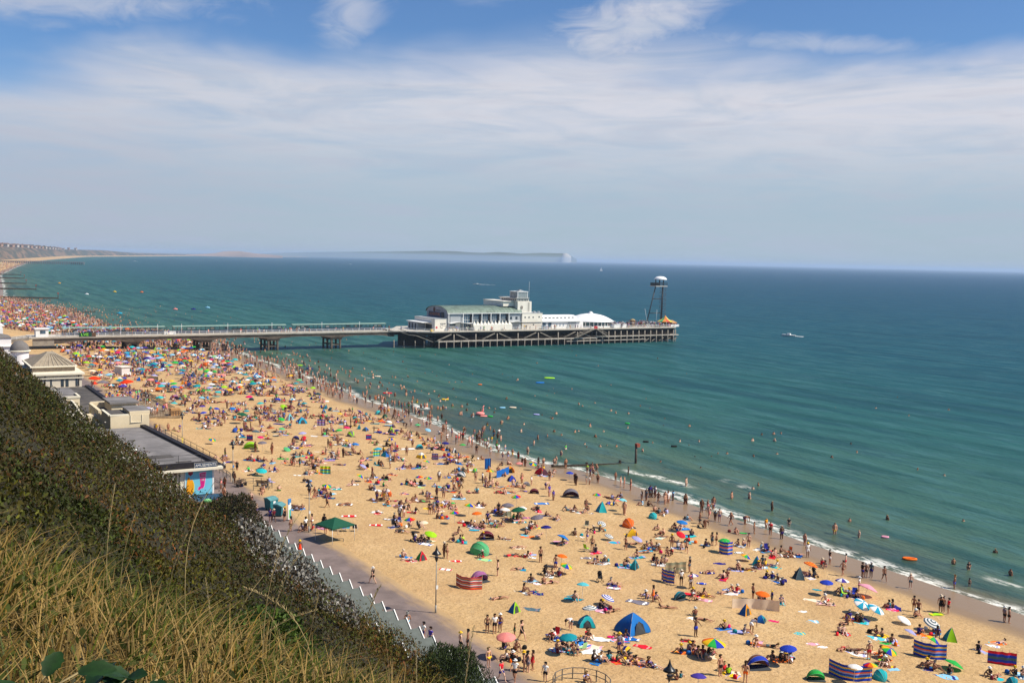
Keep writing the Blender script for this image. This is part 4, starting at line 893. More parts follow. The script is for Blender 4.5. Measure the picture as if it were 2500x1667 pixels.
for k in range(9): x0, z0 = 29.3+R_.random()*.9, 4.8+R_.random()*1.2; mb.tube([(x0+.35*math.cos(a)*R_.uniform(.6, 1.3), BY+.17, z0+.4*math.sin(a*1.3)) for a in np.linspace(0, 5, 7)], .025, 4)
obj('graffiti', R(mb, am), mat('graffiti_dark_red', (.16, .05, .05), .8), am)
# cream plant rooms beyond
def bld(name, label, cat, loc=(0, 0, 0)): return empty(name, label, cat, loc)
b2 = bld('cream_block', 'cream walled block with flat grey roofs rising just beyond the arcade roof', 'building', (28, 165, 2.5))
mb = MB(); mb.prism([(28.6, 165.2), (34.3, 165.0), (34.6, 171.8), (28.4, 171.8)], 2.2, 9.55, 'z'); obj('wall', R(mb, b2), creamy, b2, fix=True)
mb = MB(); mb.box(31.4, 165.1, 9.56, 34.4, 170.8, 10.1); obj('upper_wall', R(mb, b2), creamy, b2)
mb = MB(); mb.box(31.3, 165.5, 10.1, 34.6, 171.0, 10.18); obj('roof', R(mb, b2), rooff, b2)
mb = MB(); mb.box(28.5, 165.15, 9.55, 31.3, 165.5, 9.75); mb.box(28.3, 165.5, 9.55, 28.7, 171.8, 9.75); obj('coping', R(mb, b2), creamp, b2)
mb = MB(); mb.box(28.8, 166, 9.56, 31.3, 171.5, 9.6); obj('flat_roof', R(mb, b2), roofd, b2)
mb = MB(); mb.box(31.5, 165.0, 8.45, 31.56, 165.1, 9.6); mb.box(33.2, 164.95, 8.45, 33.26, 165.1, 9.6); mb.box(31.5, 164.95, 8.4, 33.26, 165.08, 8.46); obj('wall_joint', R(mb, b2), creamp, b2)
b3 = bld('cream_enclosure', 'cream walled yard with a raised grey roof behind the cream block', 'building', (28, 172, 2.5))
mb = MB()
mb.box(28.0, 172.2, 2.2, 28.5, 181.5, 9.5); mb.box(28.5, 172.2, 2.2, 34.9, 172.6, 9.3); mb.box(28.5, 181.2, 2.2, 34.5, 181.5, 9.5); mb.box(34.5, 172.6, 2.2, 34.9, 181.5, 9.4)
obj('wall', R(mb, b3), creamy, b3)
mb = MB(); mb.box(28.5, 172.6, 8.6, 34.5, 181.2, 8.7); obj('flat_roof', R(mb, b3), roofd, b3)
mb = MB(); mb.box(30.4, 174.6, 8.7, 34.3, 181.0, 10.05); obj('upper_wall', R(mb, b3), creamy, b3)
mb = MB(); mb.box(30.1, 174.2, 10.05, 34.6, 181.4, 10.35); obj('roof', R(mb, b3), rooff, b3)
b4 = bld('cream_store', 'small cream store with a sloping parapet against the bushes', 'building', (25, 173, 2.5))
mb = MB(); mb.box(26.6, 173.0, 2.2, 28.4-.05, 175.5, 8.6); obj('wall', R(mb, b4), creamy, b4)
mb = MB(); mb.prism([(176, 2.2), (190, 2.2), (190, 9.0), (187, 9.0), (176, 8.0)], 26.3, 26.6, 'x'); obj('parapet_wall', R(mb, b4), creamp, b4, fix=True)
mb = MB(); mb.box(26.65, 175.5, 2.2, 27.95, 188, 7.4); obj('low_roof', R(mb, b4), roofd, b4)
b5 = bld('long_flat_building', 'long low building with a dark felt roof between the cream yard and the pavilion', 'building', (28, 188, 2.5))
mb = MB(); mb.box(29.2, 187.6, 2.2, 34.2, 188.0, 8.8); obj('end_wall', R(mb, b5), creamy, b5)
mb = MB(); mb.box(26.0, 188.0, 2.2, 34.2, 225.0, 6.75); obj('wall', R(mb, b5), creamy, b5)
mb = MB(); mb.box(26.0, 188.0, 6.75, 34.0, 225.0, 6.85); obj('roof', R(mb, b5), roofd, b5)
mb = MB(); mb.box(34.0, 188.0, 6.75, 34.8, 225.0, 7.15); obj('parapet', R(mb, b5), black, b5)
mb = MB(); mb.box(25.6, 195.0, 6.86, 28.6, 208.5, 8.6); pz = obj('penthouse', R(mb, b5), creamy, b5)
mb = MB(); mb.box(25.4, 199.5, 8.6, 28.8, 209.0, 8.75); mb.box(25.4, 195.5, 8.6, 28.3, 199.5, 8.64); obj('penthouse_roof', R(mb, b5), rooff, b5)
mb = MB(); mb.box(25.4, 194.9, 8.6, 28.7, 195.3, 8.95); mb.box(28.35, 195.3, 8.6, 28.7, 199.4, 8.95); obj('penthouse_coping', R(mb, b5), creamp, b5)
pv = bld('beach_pavilion', 'cream stone pavilion with a fluted hipped roof beyond the long flat building', 'pavilion', (27, 226, 2.5))
stn = mat('cream_stone', (.66, .58, .46), .85, .08, .6)
mb = MB(); mb.box(24.5, 226.0, 2.2, 33.6, 246, 9.3); obj('wall', R(mb, pv), stn, pv)
mb = MB(); mb.box(24, 225.5, 9.3, 34.1, 246.5, 9.65); mb.box(24.2, 225.7, 8.55, 33.9, 226.0, 8.75); obj('cornice', R(mb, pv), creamp, pv)
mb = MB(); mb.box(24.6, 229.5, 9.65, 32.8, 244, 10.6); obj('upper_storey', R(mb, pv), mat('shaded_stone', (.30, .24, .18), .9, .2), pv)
mb = MB(); mb.box(24.2, 229.0, 10.6, 33.2, 244.5, 10.85); obj('upper_cornice', R(mb, pv), creamp, pv)
mb = MB(); n_ = 14; rows = []
bx0, bx1, by0, by1, az_, tz_ = 24.6, 32.9, 229.4, 244.2, 10.86, 13.1
b0 = mb.pts([(bx0, by0, az_), (bx1, by0, az_), (bx1, by1, az_), (bx0, by1, az_), (28.3, 235.6, tz_), (29.4, 235.6, tz_), (29.4, 238, tz_), (28.3, 238, tz_)])
for k in range(4): mb.face((b0+k, b0+(k+1) % 4, b0+4+(k+1) % 4, b0+4+k))
mb.face((b0+4, b0+5, b0+6, b0+7)); ro = obj('roof', R(mb, pv), mat('fluted_tan_roof', (.30, .245, .175), .8, .2, 1.2), pv)
mb = MB()
for i in range(9):
    f = (i+.5)/9; mb.tube([(bx0+(bx1-bx0)*f, by0, az_+.05), (28.3+1.1*f, 235.6, tz_+.05)], .10, 4, 0, False); mb.tube([(bx1, by0+(by1-by0)*f, az_+.05), (29.4, 235.6+2.4*f, tz_+.05)], .10, 4, 0, False)
obj('roof_ribs', mb if False else R(mb, pv), mat('pale_rib', (.37, .31, .23), .8), ro)
for x in (25.2, 27.6, 29.6, 30.5, 32.4):
    mb = MB(); mb.box(x, 225.93, 6.9, x+(.55 if 29 < x < 31 else .3), 226.0, 8.4); obj('window', R(mb, pv), glassd, pv)
for x in (26.6, 33.0): mb = MB(); mb.tube([(x, 225.85, 6.9), (x, 225.85, 9.3)], .09, 5); obj('drain_pipe', R(mb, pv), black, pv)
# turret building and white pavilion by the pier
tr = bld('domed_turret', 'round white turret with a grey dome near the landward end of the pier', 'turret', (30.5, 313, 2.5))
mb = MB(); mb.lathe([(2.35, -1), (2.35, 4.0)], n=28); obj('wall', mb, mat('turret_white', (.80, .76, .74), .7, .04, .5), tr)
mb = MB(); mb.lathe([(2.35, 3.85), (2.85, 3.95), (2.85, 4.25), (2.35, 4.3)], n=28); obj('cornice', mb, creamp, tr)
mb = MB(); mb.lathe([(2.5, 4.28)]+[(2.5*math.cos(a), 4.3+2.6*math.sin(a)) for a in np.linspace(.12, 1.57, 9)], n=28); obj('dome', mb, mat('dome_grey', (.16, .145, .135), .8, .12, 1), tr)
mb = MB(); mb.box(-1.55, -2.15, 1.2, -.85, -1.9, 2.7); w_ = obj('window', mb, glassd, tr)
mb = MB(); mb.box(-1.65, -2.2, 1.1, -.75, -2.16, 1.2); obj('sill', mb, white, w_)
wp = bld('white_pavilion', 'white walled pavilion with a dark hipped roof at the left edge behind the turret', 'pavilion', (25, 328, 2.5))
mb = MB(); mb.box(-6, 0, 0, 4.8, 10, 6.6); obj('wall', mb, MATS['turret_white'], wp)
mb = MB(); mb.box(-6.4, -.5, 4.0, 5.3, 10.4, 4.25); obj('ledge', mb, white, wp)
mb = MB(); b0 = mb.pts([(-6.2, -.3, 6.6), (5.0, -.3, 6.6), (5.0, 10.3, 6.6), (-6.2, 10.3, 6.6), (-.6, 5, 8.4)]); [mb.face((b0+k, b0+(k+1) % 4, b0+4)) for k in range(4)]; obj('roof', mb, MATS['dome_grey'], wp)
mb = MB(); mb.box(-1.2, 2, 7.6, 2.8, 6, 9.4); obj('lantern', mb, white, wp)
lw = bld('low_white_wing', 'low white wing with flat grey roof in front of the domed turret', 'building', (24, 296, 2.5))
mb = MB(); mb.box(-1, 0, 0, 3.8, 14, 3.4); obj('wall', mb, MATS['turret_white'], lw); mb = MB(); mb.box(-1.3, -.3, 3.4, 4.1, 14.3, 3.65); obj('roof', mb, rooff, lw)
rw = bld('retaining_wall', 'low cream boundary wall between turret and pavilion', 'wall', (29, 287, 2.5))
mb = MB(); mb.box(0, 0, 0, 8.5, .4, 1.6); obj('wall', mb, creamp, rw)
# seafront block with yellow parasols beyond the pier
yb = bld('seafront_bar', 'white two storey seafront bar with yellow umbrellas on its balcony beyond the pier', 'bar', (31, 420, 2.5))
mb = MB(); mb.box(-6, 0, 0, 4.5, 14, 3.6); obj('wall', mb, mat('bar_white', (.7, .62, .58), .8, .1), yb)
mb = MB(); mb.box(-6.2, -.4, 3.6, 5.0, 14, 3.85); obj('balcony_floor', mb, white, yb)
mb = MB(); mb.box(-6, 4, 3.85, 4, 14, 7.2); obj('upper_wall', mb, MATS['bar_white'], yb)
mb = MB(); b0 = mb.pts([(-6.6, 3.4, 7.2), (4.8, 3.4, 7.2), (4.8, 14.6, 7.2), (-6.6, 14.6, 7.2), (-1, 9, 9.2)]); [mb.face((b0+k, b0+(k+1) % 4, b0+4)) for k in range(4)]; obj('roof', mb, mat('bar_roof', (.30, .25, .22), .8, .1), yb)
mb = MB(); mb.box(-5, -.05, .3, 4, 0, 2.6); obj('shopfront', mb, mat('shopfront_brown', (.12, .06, .04), .6, .6, .8), yb)
# railings on the roofs / by the arcade corner
railing('railing', 'thin dark safety railing across the near end of the arcade roof', [(25.5, BY+.9), (34.2, BY+.9)], 7.75, 1.1, 3.0, dkmetal, .025)
railing('railing', 'dark railing beside the steps along the seaward side of the arcade roof', [(36.6, 135), (36.0, 146), (35.2, 158), (34.8, 164)], 7.1, 1.1, 3.0, dkmetal, .03)
# ------------------------------------------------------------ beach huts
hutr = mat('hut_roof_grey', (.115, .13, .118), .85, .14, 1.2, .15, 6)
hutw = mat('hut_wall_timber', (.13, .105, .08), .85, .25, 2)
hutb = mat('hut_bargeboard_white', (.84, .82, .78), .7, .06)
hutp = mat('hut_front_pastel', (.45, .55, .50), .7, .1)
HW = 2.26
def hut_meshes():
    D = 2.25; w = HW/2-.04; a = []
    mb = MB(); mb.prism([(-w, 0), (w, 0), (w, 1.95), (0, 2.75), (-w, 1.95)], 0, D, 'x'); a.append(('wall', mb.mesh('wall', [hutw])))
    mb = MB()
    for s in (-1, 1):
        mb.prism([(0, 2.80), (s*(w+.03), 1.98), (s*(w+.03), 1.90), (0, 2.72)], -.18, D+.20, 'x')
    a.append(('roof', mb.mesh('roof', [hutr], True)))
    for x in (-.22, D+.20):
        mb = MB()
        for s in (-1, 1): mb.prism([(0, 2.92), (s*(w+.04), 2.06), (s*(w+.04), 1.84), (0, 2.66)], x, x+.08, 'x')
        a.append(('bargeboard', mb.mesh('bargeboard', [hutb], True)))
    mb = MB(); mb.box(D, -.75, .1, D+.03, .75, 1.95); a.append(('doors', mb.mesh('doors', [hutp])))
    return a
HM = hut_meshes(); 
HUTCOL = [(.45, .55, .50), (.16, .35, .45), (.55, .50, .35), (.30, .45, .33)]
hutys = [102.6+2.28*2, 102.6+2.28, 102.6] ; y = 99.4
hutys = [109.6, 107.3, 105.0, 102.7]+[99.6-2.29*k for k in range(22)]
names_ = ['farthest', 'second farthest', 'third farthest', 'fourth farthest']
ordn = ['first', 'second', 'third', 'fourth', 'fifth', 'sixth', 'seventh', 'eighth', 'ninth', 'tenth', 'eleventh', 'twelfth', 'thirteenth', 'fourteenth', 'fifteenth', 'sixteenth', 'seventeenth', 'eighteenth', 'nineteenth', 'twentieth', 'twenty first', 'twenty second']
for i, yy in enumerate(hutys):
    x = 32.55+(99.6-yy)*.028+(.25 if i < 4 else 0)
    if i < 4: lab = 'grey roofed beach hut, %s of the short far group by the dark bush' % ordn[i]
    else: lab = 'grey roofed beach hut, %s of the long row from the far end' % ordn[i-4]
    e = empty('beach_hut', lab, 'beach hut', (x, yy, 2.56), 0, 'beach huts along the promenade')
    if i == 3:
        for nm, m_ in HM: part(nm, m_, e)
        mb = MB(); mb.box(0, -HW/2-.1, .1, 2.3, -HW/2-.04, 2.0); obj('end_wall', mb, mat('hut_end_pale', (.6, .68, .62), .7), e)
    else:
        for nm, m_ in HM: part(nm, m_, e)
# ------------------------------------------------------------ lamp posts
lampg = mat('lamp_post_grey', (.30, .28, .25), .6, .1); lampk = mat('lamp_black', (.015, .014, .014), .35, .2, spec=.5)
def lamp_meshes():
    a = []
    mb = MB(); mb.tube([(0, 0, 0), (0, 0, .9)], .09, 8); mb.tube([(0, 0, .9), (0, 0, 4.95)], [.065, .045], 8); a.append(('post', mb.mesh('post', [lampg])))
    mb = MB(); mb.lathe([(.03, 4.9), (.1, 5.05), (.17, 5.3), (.2, 5.38), (.05, 5.4)], n=12); a.append(('lantern_base', mb.mesh('lantern_base', [lampk])))
    mb = MB(); mb.lathe([(.12, 5.38), (.15, 5.55), (.12, 5.7)], n=12); a.append(('lantern_glass', mb.mesh('lantern_glass', [mat('lamp_glass', (.5, .45, .42), .2)])))
    mb = MB(); mb.lathe([(0, 5.66), (.45, 5.66), (.36, 5.78), (.18, 5.95), (.08, 6.2), (.02, 6.45)], n=16); a.append(('lantern_hood', mb.mesh('lantern_hood', [lampk])))
    return a
LM = lamp_meshes()
for X, Y, lab in ((42.15, 81.6, 'tall lamp post with black pointed hood in front of the beach huts'),
                  (41.4, 112.8, 'tall lamp post with black pointed hood left of the green gazebo'),
                  (40.9, 142.2, 'tall lamp post with black hood and small blue sign by the arcade corner'),
                  (None, None, 'lamp post whose black pointed hood shows at the bottom edge of the beach'),
                  (40.9, 171.5, 'lamp post with a yellow plate beyond the arcade roof'),
                  (41.0, 200.5, 'lamp post with a yellow plate by the cafe terrace')):
    if X is None: X, Y = at(1635.5, 1612, 8.75); 
    e = empty('lamp_post', lab, 'lamp post', (X, Y, 2.4), 0, 'lamp posts along the promenade')
    for nm, m_ in LM: part(nm, m_, e)
    if Y < 90 or 100 < Y < 150:
        mb = MB(); mb.box(-.05, -.1, 2.4, .16, -.07, 2.75); obj('plate', mb, white if Y < 130 else mat('sign_blue', (.08, .25, .55), .5), e)
    if Y > 165: mb = MB(); mb.box(-.12, -.12, .8, .12, -.08, 2.0); obj('plate', mb, mat('plate_yellow', (.7, .55, .1), .5), e)
# ------------------------------------------------------------ things on the promenade
def gp(px, py, z=2.56): return at(px, py, z)
# wheeled bins
tealm = mat('bin_teal', (.02, .17, .20), .5, .2, 2); teald = mat('bin_lid_teal', (.10, .26, .27), .5, .15, 2)
def wheelie(px, py, rz, lab):
    X, Y = gp(px, py); e = empty('wheeled_bin', lab, 'bin', (X, Y, 2.56), rz, 'large teal wheeled bins')
    mb = MB(); b0 = mb.pts([(-.62, -.45, .18), (.62, -.45, .18), (.62, .45, .18), (-.62, .45, .18), (-.72, -.55, 1.25), (.72, -.55, 1.25), (.72, .55, 1.45), (-.72, .55, 1.45)])
    for f in ((0, 3, 2, 1), (4, 5, 6, 7), (0, 1, 5, 4), (1, 2, 6, 5), (2, 3, 7, 6), (3, 0, 4, 7)): mb.face([b0+i for i in f])
    obj('body', mb, tealm, e)
    mb = MB(); mb.prism([(-.6, 1.26), (-.6, 1.33), (.0, 1.62), (.6, 1.56), (.6, 1.46)], -.76, .76, 'x'); obj('lid', mb, teald, e, fix=True)
    mb = MB(); mb.box(-.2, -.57, .7, .2, -.5, 1.15); obj('sticker', mb, white, e)
    wm_ = MB(); wm_.tube([(-.04, 0, 0), (.04, 0, 0)], .1, 8); wm_ = wm_.mesh('wheel', [black])
    for x in (-.5, .5):
        for y in (-.35, .35): part('wheel', wm_, e, (x, y, .1))
wheelie(662, 1243, .5, 'far teal wheeled bin with a white sticker by the sand'); wheelie(682, 1258, .9, 'nearer teal wheeled bin beside the tall information sign')
X, Y = gp(706.5, 1270)
e = empty('information_sign', 'tall white and blue information pillar standing beside the wheeled bins', 'sign', (X, Y, 2.5), .35)
mb = MB(); mb.box(-.22, -.04, .2, .22, .04, 2.75); obj('panel', mb, white, e)
mb = MB(); mb.box(-.23, -.05, 2.25, .23, .05, 2.76); mb.box(-.23, -.05, 2.05, .0, .05, 2.25); obj('header', mb, mat('sign_mid_blue', (.06, .22, .50), .5), e)
mb = MB(); mb.box(-.1, -.055, .35, .04, -.04, 1.4); mb2 = obj('green_stripe', mb, mat('stripe_green', (.25, .6, .2), .5), e)
mb = MB(); mb.box(.05, -.055, .35, .2, -.04, 1.45); obj('teal_stripe', mb, mat('stripe_teal', (.02, .35, .42), .5), e)
mb = MB(); mb.box(-.2, -.04, 0, .2, .04, .2); obj('foot', mb, dkmetal, e)
# gazebo
X, Y = at(818, 1275, 4.6)
e = empty('gazebo', 'dark green pointed gazebo with white poles standing on the sand', 'gazebo', (X, Y, gz(X, Y)), .28)
gm_ = mat('gazebo_green', (.008, .085, .045), .7, .08, trans=.12); w = 1.6
mb = MB(); b0 = mb.pts([(-w, -w, 1.95), (w, -w, 1.95), (w, w, 1.95), (-w, w, 1.95), (0, 0, 2.75), (-w, -w, 1.8), (w, -w, 1.8), (w, w, 1.8), (-w, w, 1.8)])
for k in range(4): mb.face((b0+k, b0+(k+1) % 4, b0+4)); mb.face((b0+5+k, b0+5+(k+1) % 4, b0+(k+1) % 4, b0+k))
obj('canopy', mb, gm_, e)
pl = MB(); pl.tube([(0, 0, 0), (0, 0, 1.95)], .03, 6); pl = pl.mesh('pole', [white])
for x in (-w, w):
    for y in (-w, w): part('pole', pl, e, (x*.98, y*.98, 0))
# railings by the sand
railg = mat('iron_grey', (.12, .11, .10), .6, .2)
def ringrail(cx, cy, rx, a0, a1, lab, h=1.0):
    P = [(cx+rx*math.cos(a), cy+rx*math.sin(a)) for a in np.linspace(a0, a1, 9)]
    return railing('railing', lab, P, [max(2.3, gz(*p))-.1 for p in P], h, 1.6, railg, .035)
X, Y = at(624, 1188, 2.56); ringrail(X, Y, 2.3, -2.0, 1.9, 'curved dark railing round the benches by the arcade corner')
X, Y = at(1435, 1690, 2.5); ringrail(X, Y+.8, 2.2, -.9, 2.6, 'curved thin railing at the bottom edge of the picture on the sand', 1.0)
a, b = at(797, 1325, 2.5), at(838, 1323, 2.4)
railing('railing', 'low handrail going down to the sand in front of the gazebo', [a, b], [2.5, 2.3], .55, 1.9, railg, .03, (1.0,))
a = at(536, 1150, 2.6); b = at(538, 1118, 2.6); c_ = at(495, 1068, 2.6)
railing('railing', 'dark railing of the raised terrace beyond the amusements sign', [(38.2, 139), (40.2, 141), (40.2, 152)], 3.2, 1.1, 1.8, railg, .04)
# beach kiosk
X, Y = 52.2, 283.0
e = empty('lifeguard_kiosk', 'plain white lifeguard cabin with a flat pale roof standing on the crowded sand', 'cabin', (X, Y, 2.0), .35)
mb = MB(); mb.box(-1.35, -1.7, .1, 1.35, 1.7, 2.4); obj('wall', mb, mat('cabin_white', (.66, .60, .56), .8, .06), e)
mb = MB(); mb.box(-1.55, -1.95, 2.4, 1.7, 1.95, 2.55); obj('roof', mb, mat('cabin_roof', (.72, .66, .56), .8, .06), e)
mb = MB(); mb.box(1.0, -1.75, 1.2, 1.4, -1.0, 2.0); obj('window', mb, glassd, e)
mb = MB(); mb.box(-1.2, -1.76, .1, 1.3, -1.71, .8); obj('lower_board', mb, white, e)
# cafe terrace
e = empty('cafe_terrace', 'raised timber cafe terrace with brown railings beside the long flat building', 'terrace', (38.2, 205, 2.3))
mb = MB(); mb.box(0, 0, .1, 10.5, 32, .5); obj('deck', mb, mat('terrace_wood', (.28, .2, .12), .85, .3, 1), e)
mb = MB()
for (x0, y0, x1, y1) in ((0, 0, 10.5, .06), (10.44, 0, 10.5, 32)):
    for z in (1.0, 1.4): mb.box(x0, y0, z, x1, y1, z+.07)
for k in range(22): mb.box(k*.5, 0, .5, k*.5+.06, .06, 1.4)
for k in range(64): mb.box(10.44, k*.5, .5, 10.5, k*.5+.06, 1.4)
obj('fence', mb, mat('terrace_fence', (.16, .11, .07), .85, .3, 2), e)
mb = MB(); mb.box(8.6, .1, .5, 10.4, 1.9, 1.9); obj('timber_bar', mb, mat('tan_wood', (.45, .25, .10), .8, .2), e)
# ============================================================ BEACH THINGS: builders
COLS = dict(teal='#12919f', turq='#22b8bd', cyan='#1fa3c6', blue='#1f78c8', blue2='#1560b0', navy='#1c1c78', royal='#2440b8', orange='#f2701a', redorange='#f03c0a', green='#2bb24a', dkgreen='#1b5c40',
  lime='#9fd818', pink='#ef9088', pinkpat='#e8a0b4', magenta='#e01868', red='#d8182c', white='#f0eeea', grey='#77717c', lav='#a8a8d8', lilac='#b48cc4', purple='#4a3a9a', mauve='#9a5a8a', maroon='#6a1428',
  dkmaroon='#4a2030', yellow='#f2c01c', gold='#f0a018', cream='#eed8bc', brown='#7a4a38', slate='#4e6670', ltblue='#8cc4e0', ltcyan='#7cd0dc', aqua='#58c0cc', dkteal='#16404c', tan='#a89878', black='#141216', khaki='#8a8a70', grn2='#58b878', ltgreen='#a8d890')
NAMES = dict(teal='teal', turq='turquoise', cyan='bright cyan', blue='blue', blue2='strong blue', navy='navy', royal='royal blue', orange='orange', redorange='vivid orange', green='green', dkgreen='dark green', lime='lime green', pink='salmon pink',
  pinkpat='pink patterned', magenta='magenta', red='red', white='white', grey='grey', lav='pale lavender', lilac='lilac', purple='purple', mauve='mauve', maroon='maroon', dkmaroon='dark maroon', yellow='yellow', gold='golden yellow', cream='cream', brown='brown',
  slate='slate grey', ltblue='light blue', ltcyan='pale cyan', aqua='aqua', dkteal='dark teal', tan='tan', black='black', khaki='khaki', grn2='soft green', ltgreen='pale green', rb='rainbow', ws='blue and white striped', gs='grey and white striped', bw='blue and white', rs='ringed red and yellow', ps='purple and white', by='blue and yellow', rw='red and white')
SCH = dict(rb=['red', 'orange', 'yellow', 'green', 'royal', 'yellow', 'green', 'royal'], bw=['cyan', 'white']*4, ws=['white']*8, gs=['white']*8, ps=['purple', 'white']*4, by=['royal', 'yellow']*4, rw=['red', 'white']*4, rs=['gold']*8)
def cm_(c, trans=.0): return mat('fabric_'+NAMES[c].replace(' ', '_')+('_thin' if trans else ''), COLS[c], .75, .08, 2.0, trans=trans, spec=.2)
def scheme_cols(s): return SCH.get(s, [s]*8)
STRIPE = dict(ws=('white', 'royal'), gs=('white', 'slate'), rs=('gold', 'red'))
_pc = {}
def parasol_meshes(s):
    if s in _pc: return _pc[s]
    cols = scheme_cols(s); st = STRIPE.get(s); pal = sorted(set(cols)|(set(st) if st else set()))
    n = 8; prof = [(1.0, -.06), (.985, 0), (.86, .085), (.70, .165), (.54, .235), (.36, .30), (.18, .35), (.02, .375)]
    mb = MB(); sub = 3
    for k in range(n):
        rings = []
        for ri, (r, z) in enumerate(prof):
            row = []
            for j in range(sub+1):
                a = 2*math.pi*(k+j/sub)/n; sag = 1-.035*math.sin(math.pi*j/sub)*r; row.append((r*sag*math.cos(a), r*sag*math.sin(a), z+(.02*math.sin(math.pi*j/sub) if ri == 0 else 0)))
            rings.append(mb.pts(row))
        for i in range(len(prof)-1):
            c = cols[k] if not st else st[i % 2]
            for j in range(sub): mb.face((rings[i]+j, rings[i]+j+1, rings[i+1]+j+1, rings[i+1]+j), pal.index(c), True)
    can = mb.mesh('canopy', [cm_(c, .25) for c in pal])
    _pc[s] = can; return can
_pm = MB(); _pm.tube([(0, 0, -1), (0, 0, 0)], .018, 6, 0); POLE = _pm.mesh('pole', [mat('pole_white', (.6, .6, .58), .5)])
_pm = MB(); _pm.lathe([(.02, .0), (.02, .05), (0, .09)], n=6); TIP = _pm.mesh('tip', [MATS['pole_white']])
def make_parasol(X, Y, z, r, h, s, tilt, taz, label, group):
    e = empty('parasol', label, 'parasol', (X, Y, z), 0, group)
    d = Vector((math.cos(taz)*math.sin(tilt), math.sin(taz)*math.sin(tilt), math.cos(tilt)))
    rot = d.to_track_quat('Z', 'Y').to_euler(); top = Vector((0, 0, 0))+Vector((0, 0, h))
    part('canopy', parasol_meshes(s), e, top, rot=rot, scale=(r, r, r)); L = (h+.3*r)/max(.35, d.z)
    part('pole', POLE, e, top+d*(.36*r), rot=rot, scale=(1, 1, L)); part('tip', TIP, e, top+d*(.36*r), rot=rot)
    return e
_tc = {}
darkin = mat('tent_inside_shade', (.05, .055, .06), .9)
def tent_meshes(kind, c1, c2):
    key = (kind, c1, c2)
    if key in _tc: return _tc[key]
    out = []; m1, m2 = cm_(c1, .12), cm_(c2, .12); poles = MB()
    if kind == 'd':      # hood of three hoops, open to the front (+y is the back)
        a, b = 1.0, 1.0; hoops = [math.radians(q) for q in (4, 36, 68, 100, 128)]; mb = MB()
        for i in range(len(hoops)-1):
            rows = []
            for th in np.linspace(hoops[i], hoops[i+1], 4):
                rr = b*(.90+.12*math.sin(th)); sag = .965 if hoops[i] < th < hoops[i+1] else 1
                rows.append([(a*math.cos(p), rr*sag*math.sin(p)*math.cos(th), max(0, 1.02*rr*sag*math.sin(p)*math.sin(th))) for p in np.linspace(0, math.pi, 15)])
            mb.grid(rows, m=i % 2 if c1 != c2 else 0)
        out.append(('shell', mb.mesh('shell', [m1, m2])))
        for th in hoops[1:]:
            rr = b*(.90+.12*math.sin(th))*1.01; poles.tube([(a*math.cos(p), rr*math.sin(p)*math.cos(th), 1.02*rr*math.sin(p)*math.sin(th)) for p in np.linspace(.02, math.pi-.02, 12)], .012, 4)
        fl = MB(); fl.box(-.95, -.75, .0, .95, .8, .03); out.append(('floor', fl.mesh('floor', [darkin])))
    else:
        n = 4; lin_ = kind == 't'; mb = MB(); H_ = 1.0
        cor = [(-1, -1), (1, -1), (1, 1), (-1, 1)] if not lin_ else [(-1, -.75), (1, -.75), (.75, .85), (-.75, .85)]
        ap = (0, 0) if not lin_ else (0, -.15)
        def prof(t): return ((1-t)*(1+.35*t) if lin_ else 1-t**1.9, t)
        for k in range(n):
            A0, B0 = cor[k], cor[(k+1) % n]; rows = []
            for t in np.linspace(0, 1, 8):
                r, z = prof(t); row = []
                for s_ in np.linspace(0, 1, 7):
                    x = A0[0]+(B0[0]-A0[0])*s_; y = A0[1]+(B0[1]-A0[1])*s_; sg_ = 1-.10*math.sin(math.pi*s_)*math.sin(math.pi*min(1, t+.15))
                    row.append((ap[0]+(x*.8-ap[0])*r*sg_, ap[1]+(y*.8-ap[1])*r*sg_, z*H_))
                rows.append(row)
            mb.grid(rows, m=(1 if (k % 2) else 0) if kind != 'p2' else 0, mf=(lambda i, j: 1 if i > 3 else 0) if kind == 'p2' else None, smooth=True)
            poles.tube([(ap[0]+(A0[0]*.8-ap[0])*prof(t)[0]*1.01, ap[1]+(A0[1]*.8-ap[1])*prof(t)[0]*1.01, prof(t)[1]*H_) for t in np.linspace(0, 1, 8)], .012, 4)
        out.append(('shell', mb.mesh('shell', [m1, m2])))
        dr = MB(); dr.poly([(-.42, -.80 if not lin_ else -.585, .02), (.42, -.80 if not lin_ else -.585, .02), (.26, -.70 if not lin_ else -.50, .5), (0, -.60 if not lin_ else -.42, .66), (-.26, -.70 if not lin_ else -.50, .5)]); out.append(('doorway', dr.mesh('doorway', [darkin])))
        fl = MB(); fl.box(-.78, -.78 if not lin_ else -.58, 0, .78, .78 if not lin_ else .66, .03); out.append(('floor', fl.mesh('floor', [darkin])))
    out.append(('poles', poles.mesh('poles', [mat('tent_pole', (.3, .3, .32), .5)])))
    _tc[key] = out; return out
def make_tent(kind, X, Y, z, w, h, rz, c1, c2, label, group):
    e = empty('beach_tent', label, 'tent', (X, Y, z), rz, group); e.scale = (w/2, w/2*.85, h)
    for nm, m_ in tent_meshes(kind, c1, c2): part(nm, m_, e)
    return e
WB = dict(stripe=['royal', 'royal', 'yellow', 'blue', 'royal', 'orange', 'lav', 'royal', 'blue', 'yellow', 'royal', 'royal'], red=['red', 'grey', 'orange', 'slate', 'white', 'red', 'slate', 'orange', 'grey', 'white', 'red', 'slate', 'orange', 'red'], beige=['cream']*3, khaki=['khaki', 'tan', 'khaki', 'tan'], redblue=['red', 'royal', 'slate', 'royal', 'red'], blue=['blue2']*3, limeb=['lime', 'yellow', 'cyan', 'lime', 'cyan'], teals=['teal', 'lime', 'teal'])
